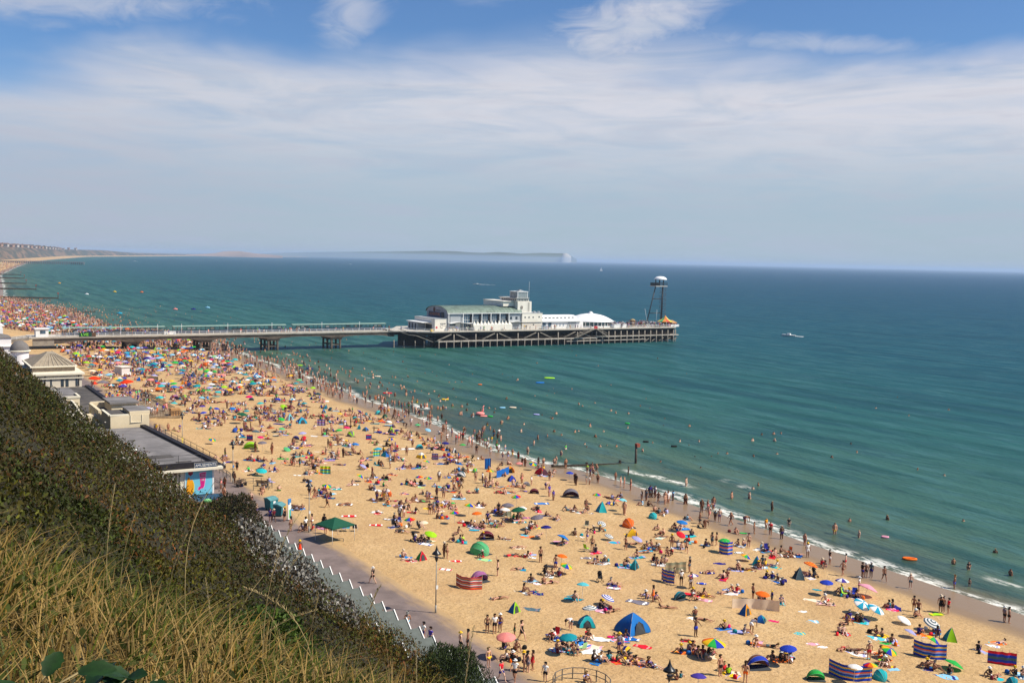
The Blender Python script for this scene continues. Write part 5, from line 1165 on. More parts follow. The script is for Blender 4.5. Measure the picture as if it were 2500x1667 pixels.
def make_windbreak(p0, p1, bulge, sch, h, label, group=None):
    X0, Y0 = p0; X1, Y1 = p1; z = min(gz(X0, Y0), gz(X1, Y1)); L = math.hypot(X1-X0, Y1-Y0); rz = math.atan2(Y1-Y0, X1-X0)
    e = empty('windbreak', label, 'windbreak', (X0, Y0, z), rz, group); cols = WB[sch]; pal = sorted(set(cols)); n = len(cols)
    f = lambda t: (L*t, bulge*math.sin(math.pi*t)+.05*math.sin(t*17))
    mb = MB(); rows = []
    for i in range(n+1): rows.append([(f(t)[0], f(t)[1], .05+h*(i/n)-.04*abs(math.sin(t*math.pi*4))*(i/n)) for t in np.linspace(0, 1, 25)])
    mb.grid(rows, mf=lambda i, k: pal.index(cols[n-1-i])); obj('cloth', mb, [cm_(c) for c in pal], e)
    pl_ = MB(); pl_.tube([(0, 0, -.1), (0, 0, h+.2)], .02, 5); pl_ = pl_.mesh('pole', [mat('wood_pole', (.4, .28, .16), .8)])
    for k in range(5): t = k/4; part('pole', pl_, e, (f(t)[0], f(t)[1]+.03, 0))
    return e
_to = {}
def towel_mesh(c1, c2):
    k_ = (c1, c2)
    if k_ in _to: return _to[k_]
    mb = MB(); R_ = random.Random(hash(k_) % 999 if False else len(_to)); n = 9
    rows = [[(-.95+1.9*i/n+.05*math.sin(j*2.1+len(_to)), (-.5+j/4)*(.85+.15*math.sin(i*.8+len(_to)))+.07*math.sin(i*.9+j), .03+.02*math.sin(i*1.7+j*1.3)) for j in range(5)] for i in range(n+1)]
    mb.grid(rows, mf=lambda i, k: (1 if i in ((1, 7) if len(_to) % 3 else (0, 4, 8)) else 0) if c1 != c2 else 0)
    low = [[(p[0], p[1], .0) for p in r] for r in rows]
    mb.grid([rows[0], low[0]]); mb.grid([low[-1], rows[-1]]); mb.grid([[r[0] for r in low], [r[0] for r in rows]]); mb.grid([[r[-1] for r in rows], [r[-1] for r in low]])
    _to[k_] = mb.mesh('beach_towel', [cm_(c1), cm_(c2)]); return _to[k_]
def make_towel(X, Y, z, w, rz, c1, c2, label, group):
    o = bpy.data.objects.new('beach_towel', towel_mesh(c1, c2)); COL.objects.link(o); o.location = (X, Y, z+.01); o.rotation_euler = (0, 0, rz); o.scale = (w/2, w/2, 1)
    return tag(o, label, 'towel', group)
# ------------------------------------------------------------ people
def skin_mesh(J, E, name, sub=1, k=1.0):
    """J: name -> (x,y,z,r); E: edges; grown into one closed surface"""
    ks = list(J); me = bpy.data.meshes.new(name); me.from_pydata([J[q][:3] for q in ks], [(ks.index(a), ks.index(b)) for a, b in E], [])
    o = bpy.data.objects.new(name, me); COL.objects.link(o)
    md = o.modifiers.new('skin', 'SKIN'); md.use_smooth_shade = True; md.branch_smoothing = .3
    for i, q in enumerate(ks):
        r = J[q][3]*k; rr = (r, r) if len(J[q]) < 5 else (r, J[q][4]*k)
        me.skin_vertices[0].data[i].radius = rr; me.skin_vertices[0].data[i].use_root = (i == 0)
    if sub: s_ = o.modifiers.new('sub', 'SUBSURF'); s_.levels = sub; s_.render_levels = sub
    dg = bpy.context.evaluated_depsgraph_get(); dg.update()
    res = bpy.data.meshes.new_from_object(o.evaluated_get(dg)); bpy.data.objects.remove(o); bpy.data.meshes.remove(me); res.name = name; return res
def stand(**kw):
    J = dict(pelvis=(0, 0, .95, .13, .11), waist=(0, .0, 1.10, .12, .095), chest=(0, .0, 1.30, .15, .11), neckb=(0, -.01, 1.45, .075), neck=(0, 0, 1.50, .05), head=(0, .015, 1.60, .082, .092), crown=(0, .01, 1.685, .07, .078),
             shL=(-.17, -.01, 1.41, .058), elL=(-.235, -.03, 1.14, .042), wrL=(-.25, .05, .92, .028), haL=(-.25, .08, .83, .036, .02), fiL=(-.245, .09, .75, .02, .012),
             shR=(.17, -.01, 1.41, .058), elR=(.235, -.03, 1.14, .042), wrR=(.25, .05, .92, .028), haR=(.25, .08, .83, .036, .02), fiR=(.245, .09, .75, .02, .012),
             hiL=(-.09, 0, .88, .095), knL=(-.10, .02, .49, .06), anL=(-.10, -.02, .09, .038), toL=(-.11, .13, .035, .04, .03),
             hiR=(.09, 0, .88, .095), knR=(.10, .02, .49, .06), anR=(.10, -.02, .09, .038), toR=(.11, .13, .035, .04, .03))
    for k, v in kw.items(): J[k] = v+J[k][3:]
    return J
EDG = [('pelvis', 'waist'), ('waist', 'chest'), ('chest', 'neckb'), ('neckb', 'neck'), ('neck', 'head'), ('head', 'crown')]
for s_ in 'LR': EDG += [('chest', 'sh'+s_), ('sh'+s_, 'el'+s_), ('el'+s_, 'wr'+s_), ('wr'+s_, 'ha'+s_), ('ha'+s_, 'fi'+s_), ('pelvis', 'hi'+s_), ('hi'+s_, 'kn'+s_), ('kn'+s_, 'an'+s_), ('an'+s_, 'to'+s_)]
POSES = {}
POSES['s'] = stand()
POSES['h'] = stand(elL=(-.36, -.06, 1.18), wrL=(-.20, .02, 1.02), haL=(-.15, .05, .99), fiL=(-.10, .08, .96), elR=(.36, -.06, 1.18), wrR=(.20, .02, 1.02), haR=(.15, .05, .99), fiR=(.10, .08, .96), knL=(-.14, .02, .49), anL=(-.18, -.02, .09), toL=(-.2, .13, .035), knR=(.14, .02, .49), anR=(.18, -.02, .09), toR=(.2, .13, .035))
POSES['v'] = stand(elR=(.32, .05, 1.60), wrR=(.36, .08, 1.84), haR=(.37, .08, 1.92), fiR=(.37, .08, 2.0), elL=(-.33, .02, 1.2), wrL=(-.42, .12, 1.0), haL=(-.44, .15, .93), fiL=(-.45, .17, .86))
POSES['w'] = stand(hiL=(-.09, .01, .87), knL=(-.10, .22, .50), anL=(-.10, .30, .10), toL=(-.11, .45, .06), hiR=(.09, -.01, .87), knR=(.10, -.08, .47), anR=(.10, -.32, .12), toR=(.11, -.20, .035), elL=(-.23, -.16, 1.17), wrL=(-.24, -.14, .93), haL=(-.24, -.13, .85), fiL=(-.24, -.11, .77), elR=(.23, .10, 1.16), wrR=(.22, .26, .98), haR=(.22, .32, .92), fiR=(.22, .38, .87))
POSES['b'] = stand(pelvis=(0, -.12, .92), waist=(0, .03, 1.02), chest=(0, .24, 1.06), neckb=(0, .37, 1.03), neck=(0, .42, 1.02), head=(0, .52, 1.0), crown=(0, .60, .99), shL=(-.17, .33, 1.04), elL=(-.2, .40, .78), wrL=(-.17, .44, .55), haL=(-.16, .46, .46), fiL=(-.15, .47, .38), shR=(.17, .33, 1.04), elR=(.2, .40, .78), wrR=(.17, .44, .55), haR=(.16, .46, .46), fiR=(.15, .47, .38), hiL=(-.09, -.12, .86), hiR=(.09, -.12, .86))
POSES['i'] = stand(pelvis=(0, 0, .13), waist=(0, .03, .28), chest=(0, .09, .47), neckb=(0, .12, .61), neck=(0, .14, .66), head=(0, .17, .76), crown=(0, .17, .845), shL=(-.17, .10, .57), elL=(-.24, .26, .38), wrL=(-.15, .46, .42), haL=(-.10, .53, .43), fiL=(-.05, .57, .42), shR=(.17, .10, .57), elR=(.24, .26, .38), wrR=(.15, .46, .42), haR=(.10, .53, .43), fiR=(.05, .57, .42), hiL=(-.10, .06, .12), knL=(-.15, .44, .44), anL=(-.12, .66, .08), toL=(-.13, .82, .05), hiR=(.10, .06, .12), knR=(.15, .44, .44), anR=(.12, .66, .08), toR=(.13, .82, .05))
POSES['j'] = stand(pelvis=(0, 0, .13), waist=(0, -.06, .27), chest=(0, -.13, .45), neckb=(0, -.17, .58), neck=(0, -.17, .63), head=(0, -.15, .73), crown=(0, -.16, .815), shL=(-.17, -.16, .54), elL=(-.25, -.33, .32), wrL=(-.24, -.45, .1), haL=(-.25, -.50, .04), fiL=(-.26, -.58, .03), shR=(.17, -.16, .54), elR=(.25, -.33, .32), wrR=(.24, -.45, .1), haR=(.25, -.50, .04), fiR=(.26, -.58, .03), hiL=(-.10, .06, .12), knL=(-.13, .47, .20), anL=(-.12, .86, .07), toL=(-.13, .94, .16), hiR=(.10, .06, .12), knR=(.13, .44, .30), anR=(.12, .76, .07), toR=(.13, .9, .10))
POSES['l'] = stand(pelvis=(0, 0, .12), waist=(0, -.15, .12), chest=(0, -.35, .13), neckb=(0, -.49, .12), neck=(0, -.54, .12), head=(0, -.64, .12), crown=(0, -.73, .12), shL=(-.18, -.45, .10), elL=(-.30, -.25, .07), wrL=(-.27, -.02, .06), haL=(-.26, .06, .05), fiL=(-.25, .14, .04), shR=(.18, -.45, .10), elR=(.36, -.58, .07), wrR=(.22, -.74, .07), haR=(.15, -.78, .06), fiR=(.08, -.80, .05), hiL=(-.10, .07, .11), knL=(-.13, .46, .12), anL=(-.14, .85, .07), toL=(-.16, .90, .18), hiR=(.10, .07, .11), knR=(.14, .40, .30), anR=(.13, .66, .07), toR=(.14, .80, .05))
POSES['p'] = stand(pelvis=(0, 0, .12), waist=(0, -.15, .12), chest=(0, -.34, .16), neckb=(0, -.46, .22), neck=(0, -.50, .26), head=(0, -.58, .32), crown=(0, -.64, .38), shL=(-.18, -.42, .17), elL=(-.22, -.55, .05), wrL=(-.12, -.74, .05), haL=(-.07, -.79, .05), fiL=(-.02, -.83, .05), shR=(.18, -.42, .17), elR=(.22, -.55, .05), wrR=(.12, -.74, .05), haR=(.07, -.79, .05), fiR=(.02, -.83, .05), hiL=(-.09, .07, .11), knL=(-.11, .46, .07), anL=(-.12, .84, .07), toL=(-.13, .97, .04), hiR=(.09, .07, .11), knR=(.13, .46, .07), anR=(.17, .84, .07), toR=(.19, .97, .04))
POSEW = dict(s='standing', h='standing with hands on hips', v='standing with one arm raised', w='walking', b='bending down', i='sitting with knees up', j='sitting leaning back', l='lying on their back', p='lying on their front', k='wading')
SKINS = [mat('skin_%d' % i, c, .6, .06, 5, spec=.3) for i, c in enumerate([(.60, .34, .23), (.50, .25, .155), (.40, .19, .11), (.28, .13, .075), (.64, .40, .29), (.12, .055, .034)])]
HAIRS = [mat('hair_%s' % n_, c, .6, .2, 8) for n_, c in (('black', (.012, .010, .010)), ('brown', (.045, .022, .012)), ('fair', (.30, .19, .08)), ('grey', (.25, .24, .22)))]
BODY, GARM, HAIRM = {}, {}, {}
def lerp3(a, b, t, r): return (a[0]+(b[0]-a[0])*t, a[1]+(b[1]-a[1])*t, a[2]+(b[2]-a[2])*t, r)
for k_, J in POSES.items():
    BODY[k_] = skin_mesh(J, EDG, 'body', 1)
    g = {}
    tj = dict(pelvis=J['pelvis'], w0=lerp3(J['pelvis'], J['waist'], .5, .115), hiL=J['hiL'], tL=lerp3(J['hiL'], J['knL'], .55, .082), hiR=J['hiR'], tR=lerp3(J['hiR'], J['knR'], .55, .082))
    g['trunks'] = skin_mesh(tj, [('pelvis', 'w0'), ('pelvis', 'hiL'), ('hiL', 'tL'), ('pelvis', 'hiR'), ('hiR', 'tR')], 'trunks', 1, 1.13)
    bj = dict(pelvis=J['pelvis'], hiL=lerp3(J['pelvis'], J['hiL'], .9, .09), hiR=lerp3(J['pelvis'], J['hiR'], .9, .09))
    g['bottoms'] = skin_mesh(bj, [('pelvis', 'hiL'), ('pelvis', 'hiR')], 'bikini_bottoms', 1, 1.16)
    sj = dict(chest=J['chest'], waist=J['waist'], pel=lerp3(J['waist'], J['pelvis'], .8, .13), nb=J['neckb'], shL=J['shL'], aL=lerp3(J['shL'], J['elL'], .55, .055), shR=J['shR'], aR=lerp3(J['shR'], J['elR'], .55, .055))
    g['shirt'] = skin_mesh(sj, [('chest', 'waist'), ('waist', 'pel'), ('chest', 'nb'), ('chest', 'shL'), ('shL', 'aL'), ('chest', 'shR'), ('shR', 'aR')], 'shirt', 1, 1.14)
    cj = dict(chest=J['chest'][:3]+(.155, .12), w1=lerp3(J['chest'], J['waist'], .35, .14))
    g['top'] = skin_mesh(cj, [('chest', 'w1')], 'bikini_top', 1, 1.06)
    if k_ in 'shvwb':
        dj = dict(waist=J['waist'], chest=J['chest'], pel=J['pelvis'][:3]+(.16, .13), hem=lerp3(J['pelvis'], ((J['knL'][0]+J['knR'][0])/2, (J['knL'][1]+J['knR'][1])/2, J['knL'][2]), .85, .2))
        g['dress'] = skin_mesh(dj, [('waist', 'chest'), ('waist', 'pel'), ('pel', 'hem')], 'dress', 1, 1.14)
    GARM[k_] = g
    h = Vector(J['head'][:3]); c = Vector(J['crown'][:3]); d = (c-h).normalized(); back = Vector((0, -1, 0)) if abs(d.z) > .5 else Vector((0, 0, -1 if k_ == 'l' else 1))
    mid = h.lerp(c, .62)+back*.018
    hj = dict(a=tuple(mid)+(.098,), b=tuple(mid+d*.04)+(.085,), c=tuple(mid+back*.03-d*.05)+(.085,))
    short = skin_mesh(hj, [('a', 'b'), ('a', 'c')], 'hair', 1)
    hj['d'] = tuple(mid+back*.075-d*.16)+(.075,); hj['e'] = tuple(mid+back*.085-d*.30)+(.04,)
    long_ = skin_mesh(hj, [('a', 'b'), ('a', 'c'), ('c', 'd'), ('d', 'e')], 'hair', 1)
    hb = MB(); hb.lathe([(.17, -.0), (.10, .015), (.095, .07), (.05, .11), (0, .115)], n=12); hat = hb
    q = d.to_track_quat('Z', 'Y'); hat.v = [tuple(mid+d*.02+q @ Vector(p)) for p in hat.v]
    HAIRM[k_] = (short, long_, hat.mesh('hat', [None] if False else []))
    for m_ in list(g.values())+[BODY[k_], short, long_, HAIRM[k_][2]]:
        m_.materials.clear(); m_.materials.append(None)
def cpart(name, mesh, parent, m_):
    o = bpy.data.objects.new(name, mesh); COL.objects.link(o); o.parent = parent
    o.material_slots[0].link = 'OBJECT'; o.material_slots[0].material = m_; return o
GW = dict(t='trunks', b='bikini', h='shirt and shorts', d='dress', k='shirt')
def make_person(pose, X, Y, z, rz, kind, c1, c2, skin, hair, longh, hat, sc, label, group):
    pp = 's' if pose == 'k' else pose
    o = bpy.data.objects.new('person', BODY[pp]); COL.objects.link(o); o.location = (X, Y, z); o.rotation_euler = (0, 0, rz); o.scale = (sc*1.14, sc*1.14, sc)
    o.material_slots[0].link = 'OBJECT'; o.material_slots[0].material = SKINS[skin]; tag(o, label, 'person', group)
    cpart('hair', HAIRM[pp][1 if longh else 0], o, HAIRS[hair])
    G = GARM[pp]
    if kind == 't': cpart('trunks', G['trunks'], o, cm_(c1))
    elif kind == 'b': cpart('bikini_bottoms', G['bottoms'], o, cm_(c1)); cpart('bikini_top', G['top'], o, cm_(c1))
    elif kind == 'd' and 'dress' in G: cpart('dress', G['dress'], o, cm_(c1))
    else: cpart('shorts', G['trunks'], o, cm_(c2)); cpart('shirt', G['shirt'], o, cm_(c1))
    if hat: cpart('hat', HAIRM[pp][2], o, cm_(hat))
    return o
# low versions for the distant crowd
LOW = {}
for k_ in ('s', 'w', 'i', 'j', 'l', 'b'):
    m_ = skin_mesh(POSES[k_], EDG, 'low', 0, 1.05); m_.calc_loop_triangles()
    V = np.zeros(len(m_.vertices)*3, np.float32); m_.vertices.foreach_get('co', V); V = V.reshape(-1, 3)
    F = np.zeros(len(m_.loop_triangles)*3, np.int32); m_.loop_triangles.foreach_get('vertices', F); F = F.reshape(-1, 3)
    J = POSES[k_]; P_ = np.array([J[q][:3] for q in J]); nm_ = list(J); nr = ((V[:, None]-P_[None])**2).sum(-1).argmin(1); cl = np.zeros(len(V), int)
    for i, a in enumerate(nr):
        n_ = nm_[a]; cl[i] = 1 if n_ in ('pelvis', 'hiL', 'hiR') else 2 if n_ in ('chest', 'waist', 'shL', 'shR', 'neckb') else 3 if n_ in ('crown',) else 0
    LOW[k_] = (V, F, cl); bpy.data.meshes.remove(m_)
# ============================================================ WHAT STANDS WHERE ON THE SAND (read off the photograph tile by tile)
TILES = dict(A=(1100, 1200, 3.358), B=(1500, 1200, 3.358), C=(2000, 1267, 3.92), D=(900, 1000, 4.48), E=(1400, 1000, 4.48), F=(500, 850, 4.704), G=(150, 800, 4.276), H=(500, 1080, 2.671), I=(900, 850, 3.92))
PAR = {
'A': '470,105,110,grey,1.5 447,140,88,white,1.6 590,128,75,white,1.6 555,143,130,dkgreen,1.6 537,35,85,rb 157,105,95,rb 30,165,80,rb 215,172,90,orange 707,205,115,grey,1.7 782,285,100,navy,1.5 922,368,115,blue,.8 1198,18,75,rb 1410,63,80,ltcyan,1.6 1240,257,75,gs,.6 1300,358,72,gs,.5 1530,380,100,lav,1.0 915,520,85,orange,1.3 950,600,110,rb,.9 1085,752,112,aqua,1.8 1290,862,125,ws,.7 1140,945,135,gs,1.5 965,1182,160,teal,1.5 455,1180,175,pink,1.9',
'B': '555,245,100,blue,1.2 545,345,85,red,.9 900,395,105,green,1.4 1080,525,95,rb,.5 645,680,90,ps,1.3 1215,830,125,orange,1.4 1610,590,120,rs,1.0 815,1230,210,rb,1.4 1425,1275,145,royal,1.5 690,1500,140,purple,1.3',
'C': '70,597,130,royal,1.4 220,580,135,ps,1.4 410,805,165,bw,1.0 545,850,170,bw,1.0 1080,985,165,gs,.8 815,955,140,white,.4 875,1070,120,lav,.5 1080,1140,160,rb,.9 670,1245,155,rb,.8 1290,1375,180,green,.5 345,1400,130,white,1.4 490,1385,110,rb,1.3 465,650,190,pinkpat,.9',
'D': '535,160,70,grn2,1.4 225,125,60,white,.9 135,120,80,orange,1.4 650,215,75,ltblue,.9 310,222,75,navy,1.4 115,240,75,navy,1.4 260,265,80,navy,1.4 245,318,100,by,1.3 840,360,90,navy,1.2 1028,380,80,green,1.4 100,425,100,cyan,1.5 632,560,90,rb,.8 555,728,90,rb,1.2 650,740,90,rb,1.2 1325,665,95,rb,1.4 1797,585,95,rb,1.1 2200,685,90,royal,1.2 1645,580,70,pink,1.6 450,1190,130,rb,1.4 600,1225,70,cream,1.2 680,1350,150,lime,.9',
'F': '130,190,60,white 100,208,60,ltblue 160,220,70,teal 210,215,60,pink 30,245,60,lime 110,262,60,green 60,275,70,white 530,198,70,bw 410,235,60,bw 405,280,70,bw 605,312,75,bw 465,300,80,teal 510,340,75,teal 320,378,80,bw 540,378,50,green 485,358,60,white 625,392,75,bw 620,455,80,bw 790,335,60,orange 795,360,70,blue 985,310,60,yellow 1080,360,75,grn2 1045,400,70,teal 1110,385,60,teal 1240,450,70,lime 975,425,90,pink 195,355,65,orange 220,440,85,lime 150,497,75,turq 285,472,75,yellow 40,480,65,green 508,552,85,magenta 840,580,75,royal 1005,580,75,bw 635,628,85,turq 320,685,80,blue 1140,630,85,teal 1400,605,60,white 905,662,80,lime,.5 135,688,65,royal 475,715,75,teal 430,755,130,dkgreen,1.8 880,808,80,green,.6 1550,748,60,yellow 885,918,70,grn2 585,950,100,slate,1.6 1120,970,100,lav,1.6 1540,935,85,green 1630,905,85,magenta 1730,1095,95,blue 945,1152,90,grn2,.3 640,1015,70,magenta 85,1042,85,rb,.8 1820,1345,90,lav,.6 660,1080,110,grey,1.5 1300,520,80,dkteal 1775,720,50,purple,.9',
'G': '318,383,70,teal 320,445,75,cream 400,490,60,bw 345,525,120,redorange,2.0 680,565,140,redorange,2.2 430,570,130,grey,2.0 740,245,65,teal 700,280,50,cyan,.8 865,250,50,blue 815,360,65,teal 840,430,75,teal 910,390,60,teal 985,410,70,teal 1025,280,60,teal 1005,315,70,ltblue 945,320,80,lilac 1380,280,70,bw 1475,315,50,yellow 1285,320,60,red 1260,440,75,teal 1030,440,80,lav 1450,430,60,grn2 1480,883,75,royal 1470,818,75,purple 1175,785,80,turq 1025,723,85,turq 895,835,80,lav 1170,580,80,green 1150,550,50,yellow 1465,725,70,ltblue 1160,885,70,rw,.8 635,700,60,ps 905,180,50,white 445,218,50,yellow 395,208,40,magenta 500,300,50,ltblue 1100,400,45,lime 1150,405,45,red 655,520,50,royal 610,520,40,white 570,530,40,yellow',
'H': '370,180,75,turq,.8 795,278,65,rb,.7 1015,215,60,rb,.8'}
TEN = {
'A': '240,510,190,d,grn2,grn2 295,390,130,d,maroon,maroon 235,740,170,d,mauve,mauve 520,990,130,t,lime,blue2 1115,1100,170,p,turq,cyan 1490,1145,290,p,blue,blue2 1505,632,110,t,teal,turq 1460,290,135,d,orange,orange 1490,365,115,p,gold,yellow 1235,170,125,t,cyan,turq 1660,222,95,d,turq,turq 985,50,140,d,dkmaroon,grey 1440,1328,80,d,navy,yellow',
'B': '1160,605,110,t,blue2,teal 1510,715,130,t,dkteal,slate 540,885,125,d,teal,dkteal 1070,1010,130,t,gold,blue2 1200,1070,110,p,teal,blue2 1175,1445,200,d,brown,royal 1650,1540,150,d,green,green',
'C': '1250,1165,170,t,teal,lime 590,1530,170,d,turq,turq 1850,1590,140,d,teal,teal',
'D': '105,55,85,d,turq,turq 240,250,90,t,lime,khaki 190,515,115,p,cyan,blue2 555,430,95,d,cyan,turq 575,530,115,p2,yellow,white 1015,730,110,d,slate,white 1165,685,80,d,lime,grn2 1545,685,130,p,gold,orange 1565,780,115,p,navy,royal 1890,710,150,p,red,dkmaroon 1810,920,110,d,maroon,maroon 195,940,145,p2,orange,white 180,95,80,d,dkgreen,dkgreen 935,470,60,t,white,white 1725,835,85,d,white,grey',
'F': '60,180,55,t,blue,blue 110,405,60,d,gold,gold 365,485,50,t,lav,lav 235,530,90,d,navy,navy 420,530,55,t,gold,orange 535,600,60,d,slate,slate 65,715,60,t,teal,green 350,965,90,d,blue2,royal 525,1160,160,d,lime,lime 1115,865,130,p,cyan,blue2 970,830,110,t,ltcyan,white 1390,700,70,t,teal,cyan 1445,720,75,d,dkteal,dkteal 990,700,85,p,maroon,maroon 1140,1060,95,d,red,red 1135,1120,90,d,navy,white 1045,1050,80,d,navy,navy 1770,930,75,t,turq,teal 1845,950,80,p,blue2,slate 1680,1015,120,d,grey,lime 1725,820,65,d,turq,turq 1365,745,60,t,cyan,teal 1350,800,75,d,red,maroon',
'G': '15,260,60,d,orange,orange 225,305,35,t,cyan,cyan 540,235,35,d,lime,lime 280,200,60,t,cyan,green 1040,410,70,p,blue2,navy 1075,320,55,t,gold,gold 1370,520,75,t,blue2,blue2 1480,515,60,t,teal,turq 1265,595,60,t,gold,gold 1180,755,95,d,mauve,mauve 1285,745,75,d,lime,khaki 1000,665,70,t,orange,orange 980,240,50,t,yellow,lime 725,765,45,d,orange,orange 345,595,60,p,redorange,redorange 1240,345,40,t,red,red',
'H': '1410,770,90,t,red,green'}
WBK = {
'A': '45,765,258,800,-.7,red,1.25', 'B': '385,720,490,755,-.3,stripe,1.3 858,500,968,512,-.5,stripe,1.5 965,955,1350,985,.3,beige,1.1 420,665,585,662,.0,khaki,1.2',
'C': '900,1290,1215,1350,-.5,stripe,1.4 1610,1375,1885,1415,.0,redblue,1.2 90,1470,500,1545,-.9,stripe,1.3', 'D': '50,510,122,508,0,limeb,1.4 690,545,762,552,0,stripe,1.1 1400,745,1530,705,0,blue,1.2 1270,650,1335,650,0,blue,1.8',
'F': '1290,885,1385,890,0,stripe,1.2 480,1055,552,1062,0,redblue,1.0 1850,1050,1916,1052,0,redblue,1.0', 'G': '885,560,1010,565,.2,khaki,1.3 850,780,930,785,0,khaki,1.0', 'H': '752,203,820,207,0,limeb,1.2'}
TOW = {
'A': '65,58,120,ltblue,ltblue 240,130,80,white,white 745,98,130,blue,white 195,315,90,cyan,cyan 1020,178,110,white,pink 1080,142,90,white,white 630,372,120,orange,orange 1050,372,100,white,white 890,415,150,pinkpat,pinkpat 1330,418,130,cyan,magenta 1200,500,90,mauve,mauve 1110,545,110,grey,white 1240,590,150,white,white 650,540,110,white,white 280,560,130,ltgreen,cyan 40,570,110,red,white 1000,880,150,teal,teal 700,840,130,navy,slate 1340,790,120,white,pinkpat 1535,905,200,grey,white 650,965,180,slate,grey 1220,1210,180,white,white 1140,1270,220,cream,pinkpat 1470,1205,170,blue2,white 1575,1270,160,red,pink 1330,1190,90,magenta,magenta 890,1305,130,blue,white 1160,1310,200,white,white 1600,490,130,cyan,cyan 700,755,100,white,pinkpat 600,215,110,mauve,pink 1640,465,90,blue,blue 440,392,90,tan,white 550,465,120,cream,brown 530,530,110,red,orange',
'B': '860,590,110,navy,navy 1250,602,110,navy,purple 940,835,150,white,white 1290,740,170,blue2,white 715,752,80,royal,white 740,890,130,pinkpat,cream 650,1040,130,white,white 1010,1150,180,lav,lav 1305,1062,70,magenta,magenta 1505,1165,130,turq,yellow 1600,1065,150,ltblue,white 1540,985,90,white,ltblue 1620,890,140,cream,cream 1620,1250,120,pinkpat,white 1150,1250,150,orange,gold 640,410,80,ltblue,white 745,440,80,ltblue,white 1055,340,55,green,green 1660,805,60,teal,teal 1020,500,80,white,slate 380,600,160,white,white 760,665,130,navy,cream 1100,645,130,brown,cream 600,1225,120,red,navy 590,360,70,royal,royal',
'C': '60,815,180,pinkpat,white 700,870,120,magenta,red 340,965,260,navy,slate 220,1095,150,turq,turq 540,1140,220,aqua,white 630,1190,140,green,green 350,1290,230,white,lav 1200,1510,240,ltblue,navy 1650,1215,140,white,lav 1580,1265,90,orange,gold 30,1225,80,white,white 710,1440,120,ltblue,ltblue 1120,910,130,lime,yellow',
'D': '100,610,120,teal,teal 580,640,120,slate,slate 250,715,130,orange,brown 70,815,110,ltblue,navy 560,850,110,ltgreen,yellow 380,920,130,navy,purple 660,960,150,ltblue,navy 990,975,150,ltblue,white 1140,905,150,brown,grey 870,855,80,magenta,red 840,1020,150,white,lilac 300,1000,120,white,magenta 420,430,170,white,cream 220,170,90,ltblue,blue 640,385,90,lav,white 1430,905,130,red,brown 90,1122,150,white,tan 80,1262,150,red,white 620,1470,180,white,royal 470,1120,110,red,red 1100,660,80,white,white 30,730,60,teal,teal 1750,640,90,tan,grey',
'F': '900,1270,130,green,lime 1430,1195,120,slate,white 1430,1290,130,lilac,grey 60,935,90,tan,white 640,960,90,white,pink 1250,1010,100,white,cream 480,770,110,white,white 1500,720,80,ltblue,white 450,640,100,pink,white 1180,1210,90,gold,orange 1190,1110,110,pinkpat,white 1280,1190,80,cream,tan 850,870,140,navy,slate',
'H': '870,145,100,navy,slate 600,215,70,white,tan 910,405,110,brown,white 940,480,100,red,white 1570,828,90,white,red 1330,772,110,red,magenta 430,190,60,white,navy 965,275,80,white,slate 860,305,70,turq,white 1190,500,60,white,brown'}
